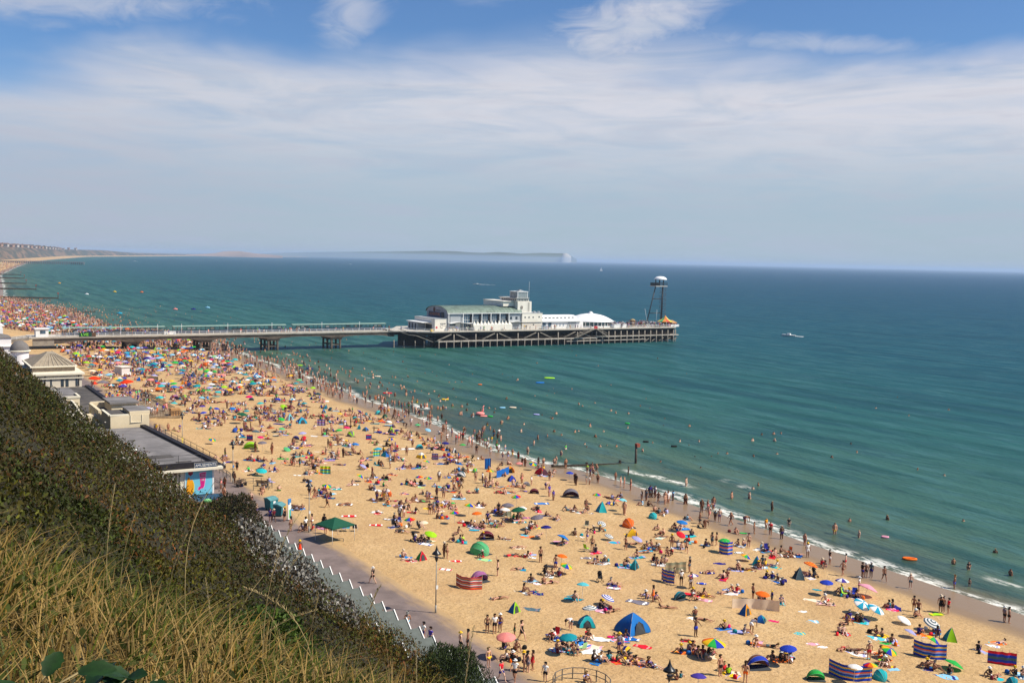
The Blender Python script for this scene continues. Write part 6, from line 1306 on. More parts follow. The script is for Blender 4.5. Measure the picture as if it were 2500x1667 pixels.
# people: pose letter, x, y, clothing kind + colour
PEO = {
'A': 'v,385,690,tblack s,737,580,tblack s,860,640,troyal w,1120,410,troyal s,1160,480,bblack h,1435,475,tblack s,1110,150,bpink s,1425,185,byellow s,300,1155,bblack s,360,1160,hwhite s,405,1150,broyal s,525,1180,ddkgreen w,582,1215,dblack s,80,1318,tblack s,140,1302,tblack s,310,1445,byellow w,415,1560,hred w,525,1560,hwhite s,775,1560,hwhite s,632,1480,dgrey s,672,1460,dred s,600,1478,bbrown b,985,1130,hwhite i,75,50,tnavy i,235,115,hblack j,270,120,tblack l,110,255,hblack i,160,285,tmauve i,185,292,tblack i,240,300,tblack i,280,305,tbrown j,60,345,tblack i,30,412,hblack i,70,412,hslate i,108,412,hlime i,280,388,hwhite i,640,300,hwhite i,665,298,hwhite i,700,300,hblack i,720,160,hblack i,775,200,tblack j,865,235,tslate i,615,355,tblack i,1025,362,tbrown i,1180,332,hblack i,1215,327,hblack i,930,442,hblack i,270,542,tred j,620,542,tred i,1190,500,hblack i,1205,582,tblack j,1260,582,bgrey i,1440,602,hblack i,1415,615,tblack i,765,752,tbrown i,840,692,tblack i,885,700,hmaroon j,660,738,tbrown i,590,822,bblack l,660,835,tnavy i,1015,880,bbrown j,1330,765,bblack j,1375,785,tred i,1225,965,hblack i,1250,965,hblack i,830,1205,hred i,862,1205,hwhite i,1110,1190,hred i,1140,1205,hblack j,1350,1205,tbrown j,1420,1200,tbrown i,870,1292,tbrown i,910,1292,hblack i,970,1302,hblack i,1000,1312,hblack s,1040,1340,hwhite i,1075,1232,hgrey i,1160,1385,hblack i,1220,1395,hwhite i,1290,1395,hteal i,1360,1385,hdkgreen s,1380,1320,hgrey i,470,1380,hwhite i,520,1372,hpink i,500,1400,hblack i,430,1292,hblack i,535,1290,bbrown i,1100,1555,hlav l,1290,52,tbrown l,690,137,tblack l,730,362,tblack p,440,392,bwhite l,550,462,bbrown l,500,527,hred l,640,522,tred l,900,425,tblack l,1185,592,bwhite l,545,640,tblack p,1010,167,twhite l,400,880,bblack l,1330,982,bblack l,820,752,tblack p,1590,500,tbrown i,770,690,hblack i,1395,1270,hgrey i,1320,1375,hwhite l,1510,432,tblack i,1480,345,hblack',
'B': 's,225,72,hblack s,262,52,hblack s,295,37,hnavy s,330,38,twhite s,440,82,hwhite s,480,68,hblue s,415,102,tbrown w,582,102,tblack s,715,165,bbrown w,765,152,bpink b,810,145,tnavy s,700,262,tblack b,742,298,tbrown w,775,215,bpink s,825,238,hslate s,860,248,tnavy w,955,275,tblack s,1145,342,tteal s,1243,300,hgold s,1278,352,hred s,1370,388,tnavy k,1430,285,dblack i,590,232,hltblue s,80,192,bpurple s,800,447,dslate s,835,438,dblack s,470,462,bbrown w,590,502,tblack s,1100,458,tbrown i,1195,470,hltblue s,1583,537,hwhite s,615,660,hblack s,547,768,hwhite s,625,792,hpink s,490,742,hblack v,665,1187,troyal b,1125,1152,hgrey s,865,1512,tblack s,1072,1562,torange i,235,112,hltblue i,270,118,tblack i,330,162,tbrown i,370,182,hslate i,400,192,tbrown i,435,187,hlav i,365,312,tblack i,500,302,hblack i,545,307,tblack i,410,352,tblack i,630,362,tnavy i,615,417,hred i,430,512,torange i,470,517,hred i,520,462,hwhite i,545,467,tnavy i,740,447,tnavy i,1020,442,tbrown i,1045,442,tbrown i,1230,492,hblack i,1255,485,hblack i,1290,532,tbrown j,1320,522,bred i,1355,502,tblack i,320,577,hblack i,345,597,hslate i,380,592,tblack i,415,587,tbrown i,1010,632,tbrown i,925,697,hmaroon i,905,717,tblack i,1240,712,hblack i,1290,722,hnavy j,1340,732,twhite i,1380,772,hnavy l,910,832,tblack i,970,822,hred i,1000,832,hred i,640,850,hblack j,660,892,tblack j,720,852,bbrown j,750,862,bbrown i,1360,912,hnavy s,1290,905,hnavy i,1180,882,hblack i,1235,892,hblack i,665,1022,hbrown l,730,1055,tblack i,910,1132,tblack i,1055,1167,hgrey i,560,1332,hblack i,600,1312,hgrey i,640,1302,hblack i,680,1342,hmaroon i,720,1352,hmaroon i,765,1342,hblack i,800,1345,hmagenta i,1310,1387,hblack i,1350,1387,hblack i,1385,1392,hblack i,1430,1372,hgrey i,935,1502,hlime i,905,1480,hred i,1610,702,hblack i,1635,692,hwhite i,1165,1252,tbrown p,1500,522,tmaroon i,1440,535,tblack i,990,337,bpink b,1070,265,tnavy i,520,1542,tbrown i,540,1530,hteal p,380,372,tbrown l,770,662,bbrown l,1080,645,bbrown l,600,1225,bred p,1270,1272,hblack l,980,640,tblack s,1135,880,tblack i,1285,1385,hblack',
'C': 'k,147,142,tyellow k,380,178,tbrown s,100,432,hblack w,225,542,tbrown s,412,562,hblack s,445,562,tblack s,495,557,hslate w,620,592,tblack s,872,662,tslate s,380,692,hwhite k,1430,485,dblack k,1830,540,tblack k,1292,662,troyal k,1437,642,bblack k,1685,322,tbrown s,945,927,hbrown s,905,882,tbrown s,1160,892,dblack s,1185,888,dblack s,1235,907,hred s,1770,985,hgrey s,1815,992,dblack s,475,1345,tred i,20,450,hred i,60,462,hgrey j,65,792,tred i,715,852,tblack i,680,852,hteal i,215,722,hteal i,300,742,hgrey i,345,750,tblack i,290,962,hnavy i,340,972,hblack i,400,992,hblack i,190,1092,tblack j,235,1092,tbrown i,560,1102,tmaroon i,615,1132,tblack j,690,1182,tnavy i,905,942,tblack i,950,1102,hnavy i,1090,1082,tbrown i,1130,1110,hpurple i,1050,1432,tbrown i,1085,1442,tbrown i,1025,1402,hwhite i,1520,1262,hblack i,570,1292,tbrown i,610,1372,hblack i,640,1400,hblack i,1880,1502,hblack i,1940,1502,hblack i,1240,1492,hblack i,1640,1502,hblack l,60,822,bblack l,230,1248,bred l,360,1262,tbrown p,1720,1192,tnavy l,1690,1515,bbrown l,430,1292,bwhite i,230,700,hteal',
'D': 's,590,72,bpink k,755,122,tpink k,800,97,tblack k,1140,85,bwhite k,1520,105,tgrey s,370,62,bbrown s,285,72,tblack s,300,67,tmaroon s,465,182,dwhite s,600,172,hwhite s,635,192,hmaroon s,810,237,tbrown s,825,247,tblack s,850,242,tblack i,765,268,hwhite s,860,342,dwhite s,795,352,tbrown s,912,292,troyal s,955,372,hred s,985,350,tred s,1005,320,hpink s,1030,330,hred s,1050,282,twhite s,1130,412,bpink s,1155,277,troyal s,1185,352,tblack s,1210,312,tbrown k,1265,225,torange k,1250,255,tnavy k,1330,222,tblack s,1215,382,hblack s,1245,387,hmaroon s,1270,402,hgrn2 s,1295,432,hwhite s,1310,382,hwhite s,1345,362,hyellow k,1370,292,tcyan k,1410,315,tbrown k,1425,275,hwhite k,1445,342,tnavy s,1180,482,hblack s,1330,502,twhite s,1420,472,hwhite s,1400,432,tgreen w,1465,542,tnavy k,1637,532,bred s,1680,612,hblack s,1710,622,tbrown k,1857,590,hblack s,1912,612,tblack k,2030,602,tblack k,2050,592,tteal k,2105,502,tnavy k,2155,432,hgreen k,2030,242,tbrown k,2110,282,tbrown k,1850,322,tbrown k,1955,297,tblack s,480,407,bbrown s,415,502,tbrown s,290,572,tmaroon s,235,642,hltblue s,40,752,hmaroon s,770,782,hwhite s,930,857,twhite w,1015,862,bcream s,1170,777,tblack s,1245,802,hwhite s,1325,792,hbrown s,1355,852,tblack s,1980,772,hbrown s,1780,822,hwhite s,1675,802,bpink b,1940,872,tnavy s,1975,952,dpurple s,2020,992,hpurple s,820,962,hgrey s,745,952,tnavy s,670,1142,dblack s,710,1142,hgrey s,750,1102,hpurple s,340,1182,dwhite s,385,1172,hblack s,2155,642,tblack i,375,132,hblack i,320,137,troyal b,410,202,tblack i,470,272,hdkgreen i,545,182,tbrown i,60,152,tblack i,190,392,hblack i,250,402,hmaroon i,400,302,tnavy i,350,252,tbrown i,600,342,hpurple i,640,352,hmaroon i,690,342,hgold i,715,362,hblack i,130,612,hblack i,100,602,tgrey i,540,632,hblack i,580,632,tblack l,610,640,tblack i,870,602,hblack i,900,582,hmaroon i,970,592,tbrown j,1240,545,tbrown i,1060,562,hblack i,1100,602,hwhite i,1120,622,hslate i,870,502,hblack i,800,432,hdkgreen i,850,442,hblack i,880,462,hbrown i,990,542,hred l,720,522,tblack l,760,592,tgrey i,1465,612,hblack i,1515,602,tmaroon i,1470,712,hwhite i,1500,732,tbrown j,2030,692,bwhite i,1860,642,hblack l,260,712,tmaroon i,110,820,hred j,470,832,hpink i,490,842,hpink i,515,812,hblack i,565,832,hblack i,410,822,hblack l,380,922,tnavy i,630,942,hnavy i,660,952,hnavy i,600,932,hblack i,990,962,tbrown l,1095,902,tred j,1185,902,hltcyan i,1480,912,bred l,1420,902,bred l,1550,905,torange p,850,1012,tnavy i,400,1022,hmaroon l,290,1002,bmagenta i,430,1082,hblack j,510,1122,hblack l,100,1122,bwhite i,270,1202,hblack i,290,1285,hblack i,360,1290,horange i,545,1302,hblack i,460,1282,tblack l,370,1342,hblack i,500,1442,hpurple i,575,1442,hblack i,610,1452,hblack i,660,1442,hmaroon i,770,1110,tbrown i,740,1190,tbrown i,790,1185,hpurple',
'E': 'k,185,185,tmaroon k,470,405,tblack k,290,405,tbrown k,125,380,tbrown k,145,412,tred k,755,455,tbrown k,865,362,tbrown k,1265,392,tbrown k,1165,352,tbrown k,1580,480,tbrown k,1680,482,tbrown k,1393,635,tbrown k,1232,835,tblack k,1225,1030,tbrown k,600,712,tblack s,460,772,tblack s,515,832,bpink s,555,852,bpink s,625,882,bpink s,745,992,hwhite s,797,990,hslate s,835,960,hnavy s,858,955,hnavy s,895,960,hwhite s,1003,1020,tbrown s,1036,1018,hwhite s,1092,992,hltblue k,240,300,tblack k,330,240,tred k,2060,275,tbrown k,2190,270,tbrown k,1958,345,tbrown k,2200,345,tbrown k,1268,185,tmaroon k,985,175,tbrown k,998,100,tbrown k,600,45,twhite k,2170,1105,tblack s,1405,1110,bpink s,1480,1182,bpink s,1530,1080,tnavy s,150,690,hlime s,185,720,tnavy s,140,820,dslate s,175,822,hwhite s,15,800,hmaroon s,25,830,hblack',
'H': 'w,125,185,hwhite w,210,187,dblack s,190,267,tbrown s,300,407,bpink s,272,492,tnavy s,338,482,tpurple s,427,520,hpurple w,450,522,hmaroon s,520,517,dblack s,560,582,bbrown s,620,740,dredorange w,1095,922,hblack s,683,345,hwhite w,717,367,tbrown w,797,422,tblack s,788,597,bpink s,565,152,tred s,580,152,hblack w,620,157,tteal s,440,62,tred s,105,305,hpink s,130,300,bred s,125,372,torange s,90,437,hpink s,130,442,hyellow s,1320,1232,bltblue s,1425,1300,hwhite s,1470,1335,hpurple s,1560,752,tbrown s,1580,757,bbrown i,230,277,hblack i,245,292,hblack i,370,287,hnavy l,310,212,hblack i,740,347,hslate i,760,342,hnavy i,825,352,hblack l,850,300,bblack i,340,117,tblack i,380,122,tbrown i,310,112,tbrown i,430,190,tblack i,450,187,hroyal i,490,102,tbrown i,710,177,hblack i,735,202,hyellow i,690,102,hred i,640,82,torange j,960,277,tbrown i,1290,752,tbrown i,650,262,hblack l,670,255,hblack l,870,147,tblack l,910,405,bbrown i,775,545,hblack i,800,552,hblack i,820,562,hslate l,1330,772,tbrown s,778,560,hblack',
'F': 's,772,1212,tred s,580,1192,tblack w,365,1092,hblack s,450,932,tblack s,635,892,tblack s,150,892,hnavy s,640,552,hblack s,1415,1132,hblack s,1440,1152,bred s,1460,1172,tbrown s,1535,1252,bpink s,1590,1252,tblack s,255,692,tbrown s,1240,1390,tblack',
'I': 'k,30,230,bpink k,195,335,bpink k,180,400,tnavy k,505,410,tbrown k,575,440,tbrown k,627,415,tbrown k,875,390,tmaroon k,685,512,tnavy k,1075,470,tblack k,1320,487,tbrown k,1210,582,tbrown k,1335,675,tblack k,1000,660,hwhite k,890,640,tred k,1660,640,tbrown k,1795,632,tbrown k,2010,540,tblack k,2045,557,tbrown k,1945,395,tblack k,1803,420,tblack k,2120,745,tbrown k,1775,800,tbrown k,1845,830,tbrown k,1975,805,tbrown k,2170,850,tblack k,2320,600,tblack k,465,320,tblack k,320,300,tblack k,255,285,tblack k,540,240,tbrown k,370,265,tblack k,830,325,tbrown k,890,325,tbrown k,1427,305,tbrown k,600,590,tblack k,290,545,tmaroon k,345,555,tpink k,415,530,tred k,500,570,tbrown'}
CHAIRS = {'A': '1110,300,khaki 1115,490,lime 1080,1315,ltgreen 1205,1390,white 860,1200,red', 'B': '1250,490,navy 1430,515,orange 1430,1360,grey 400,180,grey', 'H': '905,578,blue2 930,578,teal 980,578,black 870,575,navy', 'D': '1060,600,khaki 280,1290,black 555,1300,black 300,440,red 1490,1190,khaki 1540,1195,khaki', 'C': '240,740,lime 340,745,royal 600,1390,lime'}
RAFT = {'I': '1730,285,105,lime 1640,330,85,blue 1065,348,40,orange 180,430,90,red 730,490,70,yellow 1100,650,70,pink 1165,652,50,green 1380,568,70,cream 1605,635,60,lav 1280,570,60,ltblue 85,270,60,cream', 'C': '865,380,130,orange 630,172,70,pinkpat', 'E': '590,150,55,green 1100,400,70,black 790,350,65,black', 'F': '1090,198,65,lime 1205,235,85,navy'}
# ============================================================ placing the beach things and naming them
RNG = random.Random(11)
def px(tile, x, y): a = TILES[tile]; return a[0]+x/a[2], a[1]+y/a[2]
def rd(p): return p[0]*.854-p[1]*.52, p[0]*.52+p[1]*.854          # right, forward as seen from the cliff
LAND = []
def land(tile, x, y, ph, z=0.0):
    X, Y, Z = ground(*px(tile, x, y)); LAND.append((X, Y, ph))
for L in '''A 240 510 the big soft green tent|A 295 390 the maroon dome tent|A 235 740 the mauve tent with red windbreak|A 520 990 the lime and blue half tent|A 1115 1100 the turquoise peaked tent|A 1490 1145 the large blue tent|A 1505 632 the little teal tent|A 1460 290 the orange dome tent|A 1490 365 the golden yellow tent|A 1235 190 the cyan tent by the pale cyan parasol|A 1660 222 the turquoise dome by the wet sand|A 985 50 the dark maroon tent|A 1440 1328 the navy and yellow pop up|A 965 1300 the teal parasol over deckchairs|A 455 1300 the salmon pink parasol|A 1085 870 the aqua parasol on a tall pole|A 1290 880 the low blue striped parasol|A 590 240 the dark green parasol|A 707 300 the tall grey parasol|A 922 400 the low light blue parasol|A 915 560 the small orange parasol|A 20 1480 the cliff foot pine|B 545 385 the red parasol|B 900 490 the green parasol behind its windbreak|B 1215 900 the orange parasol by cream cloth|B 815 1330 the big rainbow parasol|B 1425 1370 the lone royal blue parasol|B 1175 1445 the brown and blue dome|B 1160 605 the blue pointed tent|B 1510 715 the dark teal pointed tent|B 540 885 the teal dome tent|B 1070 1010 the gold and blue half tent|B 500 700 the upright khaki mat|B 690 1560 the purple parasol|B 1610 650 the ringed yellow parasol|C 70 680 the blue parasol nearest the water|C 480 900 the two blue and white parasols|C 1080 1040 the grey striped parasol|C 1250 1165 the teal and lime tent|C 590 1530 the turquoise dome by the curved windbreak|C 1290 1400 the flat green parasol|B 1650 1540 the green dome tent|C 465 700 the pink patterned parasol|C 1750 1400 the red and blue windbreak|C 1050 1320 the large striped windbreak|D 190 515 the cyan dome by the lime screen|D 575 530 the yellow and white tent|D 1015 730 the grey half dome|D 1165 685 the lime dome|D 1545 685 the orange peaked tent|D 1565 780 the navy peaked tent|D 1890 710 the red peaked tent|D 1810 920 the maroon tent|D 195 940 the orange and white tent|D 680 1380 the lime parasol|D 555 430 the round cyan tent|D 450 1250 the rainbow parasol over black chairs|D 650 790 the two touching rainbow parasols|H 850 560 the green gazebo|H 1410 770 the red and green half tent|H 370 200 the turquoise parasol near the arcade|H 450 500 the teal wheeled bins|H 172 270 the lamp by the arcade|H 785 200 the yellow screen|H 1507 1110 the lamp before the huts|F 350 965 the royal blue dome|F 525 1160 the lime tent|F 1115 865 the cyan dome amid the crowd|F 1140 1080 the red hooped tent|F 508 600 the magenta parasol|F 430 850 the tall dark green umbrella|F 1680 1015 the grey and lime tent|G 1180 755 the small mauve tent|G 660 480 the white lifeguard cabin|G 680 640 the vivid orange cafe umbrella|G 1475 360 the bright yellow parasol|E 680 585 the marker post|E 200 620 the short groyne|I 1730 300 the lime dinghy|I 1100 660 the pink float'''.split('|'):
    p_ = L.split(' ', 3); land(p_[0], float(p_[1]), float(p_[2]), p_[3])
USED = {}
def relphrase(X, Y, rank=0, skip=None):
    ds = sorted((math.hypot(X-a, Y-b), a, b, ph) for a, b, ph in LAND)
    ds = [q for q in ds if q[0] > .9 and q[3] != skip]; d, a, b, ph = ds[rank]
    r0, f0 = rd((X, Y)); r1, f1 = rd((a, b)); dr, df = r0-r1, f0-f1
    rel_ = ('right of' if dr > 0 else 'left of') if abs(dr) > abs(df) else ('behind' if df > 0 else 'in front of')
    return rel_, ph, d
def label_for(base, X, Y, skip=None, extra=()):
    cand = []
    for rank in (0, 1, 2, 3, 4, 5):
        rel_, ph, d = relphrase(X, Y, rank, skip)
        cand.append('%s %s %s' % (base, rel_, ph))
        cand.append('%s %s %s %s' % (base, 'close' if d < 5 and rel_ != 'in front of' else 'just' if d < 5 else 'well' if rel_ == 'in front of' else 'far', rel_, ph))
    r1, p1, _ = relphrase(X, Y, 0, skip); r2, p2, _ = relphrase(X, Y, 1, skip)
    cand.append('%s %s %s and %s %s' % (base, r1, p1, r2, p2))
    for ex in extra:
        for c in cand[:4]: cand.append(c.replace(base, base+' '+ex, 1)) if False else cand.append(ex+' '+c)
    for c in cand:
        if len(c.split()) <= 15 and c not in USED: USED[c] = 1; return c
    return next((c for c in cand if len(c.split()) <= 16), cand[0])
# ---- parasols
par = []
def fnum(v, d): return float(v) if v is not None else d
for tile, s in PAR.items():
    for q in s.split():
        f = q.split(','); x, y, w = map(float, f[:3]); h = float(f[4]) if len(f) > 4 else 1.45
        P_ = px(tile, x, y); z = 1.0
        for _ in range(8): X, Y = at(P_[0], P_[1], z+h+.1); z = max(gz(X, Y), -.4)
        D = math.hypot(X, Y); r = w/TILES[tile][2]*D/2500/2*.97; par.append(dict(X=X, Y=Y, z=z, r=min(max(r, .6), 1.6), h=h, s=f[3], hand=True))
def beach_sample(n, Y0, Y1, s0=-57, s1=-6, ppow=1.0):
    out = []
    while len(out) < n:
        Y = RNG.uniform(Y0, Y1); lim = shoreX(Y)
        X = lim+RNG.uniform(s0, s1)
        if X < (42.5 if Y < 355 else 34) or (38 < X < 49.5 and 203 < Y < 239) or (150 < Y < 240 and X < 43): continue
        if 359.5 < Y < 372.5 and RNG.random() < .75: continue
        out.append((X, Y))
    return out
PCOL = ['teal', 'turq', 'blue', 'bw', 'white', 'white', 'ltblue', 'bw', 'pink', 'rb', 'orange', 'yellow', 'green', 'lime', 'royal', 'lav', 'navy', 'red', 'cyan', 'cream', 'ws', 'magenta', 'purple']
for (n, a, b) in ((40, 240, 300), (95, 295, 358), (190, 374, 520), (130, 520, 800), (160, 1450, 3300)):
    for X, Y in beach_sample(n, a, b, -58 if Y0_ else -57, -9) if False else beach_sample(n, a, b, -57, -10):
        par.append(dict(X=X, Y=Y, z=gz(X, Y), r=RNG.uniform(.75, 1.1), h=RNG.uniform(1.2, 1.6), s=RNG.choice(PCOL)))
par.sort(key=lambda d: math.hypot(d['X'], d['Y']))
TW = 'short leaning'
for i, d in enumerate(par):
    tilt = RNG.uniform(.03, .16) if d['h'] > 1.1 else RNG.uniform(.25, .55)
    taz = RNG.uniform(0, 6.28) if d['h'] > 1.1 else math.radians(RNG.uniform(-100, 10))
    d['tilt'], d['taz'] = tilt, taz
    if i < 300:
        nm = NAMES.get(d['s'], d['s']); base = ('low ' if d['h'] < .85 else '')+nm+' parasol'
        make_parasol(d['X'], d['Y'], d['z'], d['r'], d['h'], d['s'], tilt, taz, label_for(base, d['X'], d['Y'], extra=('small',) if d['r'] < .85 else ('wide',)), 'parasols dotted over the beach')
# the rest, far beyond the pier, as one mass
V, F, C, off = [], [], [], 0
ring = [(1.0, 0.0), (.7, .17), (.36, .30)]
for d in par[300:]:
    cols = scheme_cols(d['s']); r = d['r']; st = STRIPE.get(d['s'])
    dv = Vector((math.cos(d['taz'])*math.sin(d['tilt']), math.sin(d['taz'])*math.sin(d['tilt']), math.cos(d['tilt']))); rq = dv.to_track_quat('Z', 'Y').to_matrix()
    base = np.array([d['X'], d['Y'], d['z']+d['h']]); R3 = np.array(rq)
    for k in range(8):
        c = lin(COLS[cols[k]]); P_ = []
        for j in (0, 1):
            a = 2*math.pi*(k+j)/8
            for rr, zz in ring: P_.append((rr*math.cos(a), rr*math.sin(a), zz))
        P_.append((0, 0, .375)); P_ = np.array(P_)*r; P_ = P_ @ R3.T+base; V.append(P_); C.append(np.tile(c, (7, 1)))
        F += [(off, off+3, off+4), (off, off+4, off+1), (off+1, off+4, off+5), (off+1, off+5, off+2), (off+2, off+5, off+6)]; off += 7
    b_ = np.array([(-.02, 0, -d['h']), (.02, 0, -d['h']), (.02, 0, .3), (-.02, 0, .3)])+base; V.append(b_); C.append(np.tile((.5, .5, .5), (4, 1))); F += [(off, off+1, off+2), (off, off+2, off+3)]; off += 4
cfab = attrmat('crowd_fabric', rough=.75, trans=.15, var=.1)
tag(obj('distant_parasols', npmesh('distant_parasols', np.concatenate(V), np.array(F), [cfab], np.concatenate(C), smooth=False), []), 'mass of many coloured parasols on the far beach beyond the pier', None, None, 'stuff')
# ---- tents
ten = []
for tile, s in TEN.items():
    for q in s.split():
        f = q.split(','); x, y, w = map(float, f[:3]); P_ = px(tile, x, y-4); X, Y, z = ground(*P_); D = math.hypot(X, Y)
        W_ = w/TILES[tile][2]*D/2500; ten.append([X, Y, z, W_, f[3], f[4], f[5]])
for (n, a, b) in ((16, 235, 300), (26, 300, 356), (44, 376, 560)):
    for X, Y in beach_sample(n, a, b, -57, -12):
        c1 = RNG.choice(['teal', 'blue2', 'turq', 'orange', 'lime', 'navy', 'gold', 'white', 'red', 'mauve', 'cyan']); ten.append([X, Y, gz(X, Y), RNG.uniform(1.7, 2.3), RNG.choice('dptd'), c1, RNG.choice([c1, c1, 'white', 'lime', 'blue2'])])
for X, Y, z, W_, k, c1, c2 in ten:
    W_ = min(max(W_, 1.2), 3.4); h = W_*(.52 if k == 'd' else .56 if k != 't' else .74)
    face = math.radians(RNG.uniform(-40, 110)) if k != 't' else math.radians(RNG.uniform(10, 80))
    n1, n2 = NAMES[c1], NAMES[c2]; kn = dict(d='dome tent', p='peaked tent', p2='peaked tent', t='half tent')[k]
    base = (n1 if c1 == c2 else n1+' and '+n2)+' '+kn
    make_tent(k, X, Y, z, W_, h, face, c1, c2, label_for(base, X, Y, extra=('small',) if W_ < 2 else ('large',)), 'beach tents on the sand')
# ---- windbreaks
for tile, s in WBK.items():
    for q in s.split():
        f = q.split(','); x0, y0, x1, y1, bu = map(float, f[:5]); a = ground(*px(tile, x0, y0)); b = ground(*px(tile, x1, y1))
        nm = dict(stripe='blue and yellow striped', red='red and grey striped', beige='long cream', khaki='khaki', redblue='red and blue striped', blue='plain blue', limeb='lime and yellow')[f[5]]
        make_windbreak(a[:2], b[:2], bu*1.0, f[5], float(f[6]), label_for(nm+' windbreak', (a[0]+b[0])/2, (a[1]+b[1])/2), 'windbreaks')
# ---- people
ppl = []
for tile, s in PEO.items():
    for q in s.split(' '):
        if ',' not in q: q0 = q; continue
        f = q.split(','); x, y = float(f[0]) if f[0].replace('.', '').isdigit() else 0, 0
    toks = s.replace(' ', ',').split(',')
    for i in range(0, len(toks)-3, 4):
        pose, x, y, cl = toks[i], float(toks[i+1]), float(toks[i+2]), toks[i+3]
        X, Y, z = ground(*px(tile, x, y)); kind, c1 = cl[0], cl[1:]
        if X < 41.9 and Y < 345: z = 2.56
        if kind == 't' and c1 in COLS or kind in 'bhd': ppl.append([X, Y, z, pose, kind, c1, True])
GARC = ['black', 'black', 'navy', 'white', 'red', 'royal', 'teal', 'pink', 'grey', 'maroon', 'orange', 'green', 'brown', 'yellow', 'lav', 'purple', 'blue', 'black', 'slate']
def add_rand(X, Y, pool, water=False):
    s_ = X-shoreX(Y); z = gz(X, Y) if s_ < 0 else (-.035*s_-.12 if s_ < 6 else max(-.035*s_-.35, -1.3)-.12*(s_ > 14))
    if water and s_ < 0: z = gz(X, Y)
    kd = RNG.choice('ttbbhhhd' if not water else 'tttbb'); ppl.append([X, Y, z, pool if len(pool) == 1 else RNG.choice(pool), kd, RNG.choice(GARC), False])
def groups_(Y0, Y1, dens, s0=-57, s1=-9, pools='iijjlpsi'):
    n = int((Y1-Y0)*(s1-s0)*dens/3.6)
    for X, Y in beach_sample(n, Y0, Y1, s0, s1):
        for _ in range(RNG.choice((1, 2, 3, 4, 5, 6))): add_rand(X+RNG.gauss(0, .9), Y+RNG.gauss(0, .9), pools)
groups_(62, 110, .013); groups_(110, 150, .065); groups_(150, 195, .11); groups_(195, 240, .17); groups_(240, 300, .27); groups_(300, 358, .32, pools='iijjlssw'); groups_(358, 520, .30, pools='iissswj'); groups_(520, 800, .20, pools='issswi')
def band(Y0, Y1, s0, s1, dens, pool, water=True):
    for _ in range(int((Y1-Y0)*(s1-s0)*dens)): Y = RNG.uniform(Y0, Y1); add_rand(shoreX(Y)+RNG.uniform(s0, s1), Y, pool, water)
band(195, 358, -7, 4, .12, 'ssw'); band(150, 195, -6, 5, .03, 'ssw'); band(358, 800, -9, 5, .16, 'ssw'); band(62, 150, -5, 2, .012, 'sw')
band(195, 358, 4, 22, .045, 's'); band(195, 358, 22, 60, .010, 's'); band(374, 800, 4, 30, .030, 's'); band(1450, 3200, -40, 2, .018, 'swi'); band(372, 700, 30, 75, .007, 's'); band(110, 195, 8, 60, .008, 's'); band(60, 112, 8, 70, .004, 's'); band(120, 330, 60, 140, .0012, 's'); band(170, 340, 60, 90, .0022, 's')
# cafe, promenade and pier visitors
for _ in range(60): X = RNG.uniform(39, 47.8); Y = RNG.uniform(206, 236); ppl.append([X, Y, 2.8, RNG.choice('sswi'), RNG.choice('hhd'), RNG.choice(GARC), False])
for _ in range(26): X = RNG.uniform(37.5, 41.4); Y = RNG.uniform(144, 340); ppl.append([X, Y, 2.56, RNG.choice('ssw'), RNG.choice('hhtb'), RNG.choice(GARC), False])
for _ in range(36): X = RNG.uniform(46, 176); Y = RNG.uniform(361.5, 364.5); ppl.append([X, Y, 6.5, RNG.choice('ssw'), RNG.choice('hhd'), RNG.choice(GARC), False])
for _ in range(34): X = RNG.uniform(182, 266); Y = RNG.uniform(352.6, 354.6); ppl.append([X, Y, 6.5, RNG.choice('ssw'), RNG.choice('hhd'), RNG.choice(GARC), False])
for _ in range(130): X = RNG.uniform(266, 303); Y = RNG.uniform(353, 371); ppl.append([X, Y, 6.5, RNG.choice('ssw'), RNG.choice('hhd'), RNG.choice(GARC), False])
ppl.sort(key=lambda d: math.hypot(d[0], d[1]))
vis = []
PL = dict(s='standing', h='standing hands on hips', v='waving one arm', w='walking', b='bending down', i='sitting', j='leaning back', l='lying', p='lying face down', k='standing in the water')
for i, (X, Y, z, pose, kind, c1, hand) in enumerate(ppl):
    if i >= 300: break
    rz = RNG.uniform(0, 6.28)
    if pose in 'lp': rz = math.radians(RNG.choice((250, 70, 230, 280))+RNG.uniform(-25, 25))
    if kind == 'd' and pose not in 'shvwbk': kind = 'h'
    if pose == 'k': z = max(-1.15, min(z-.05-.022*max(0, X-shoreX(Y)-5), -.2))
    cn = NAMES.get(c1, c1); c2 = RNG.choice(['black', 'navy', 'slate', 'white', 'black'])
    hat = RNG.choice([None]*9+['white', 'cream', 'yellow'])
    child = hand and tile and RNG.random() < .06
    base = 'person %s in %s %s' % (PL[pose], cn, dict(t='swim shorts', b='bikini', h='top', d='dress')[kind])
    if hat: base = 'person %s in %s %s, %s hat' % (PL[pose], cn, dict(t='shorts', b='bikini', h='top', d='dress')[kind], NAMES[hat])
    lab = label_for(base, X, Y)
    make_person(pose, X, Y, z+(.03 if pose in 'ijlp' else 0), rz, kind, c1, c2, RNG.choice((0, 1, 2, 3, 3, 4, 1, 2, 5)), RNG.choice((0, 0, 1, 1, 2, 3)), kind in 'bd' or RNG.random() < .15, hat, RNG.uniform(.92, 1.05)*(.66 if child else 1), lab, 'people on the beach and in the shallows')
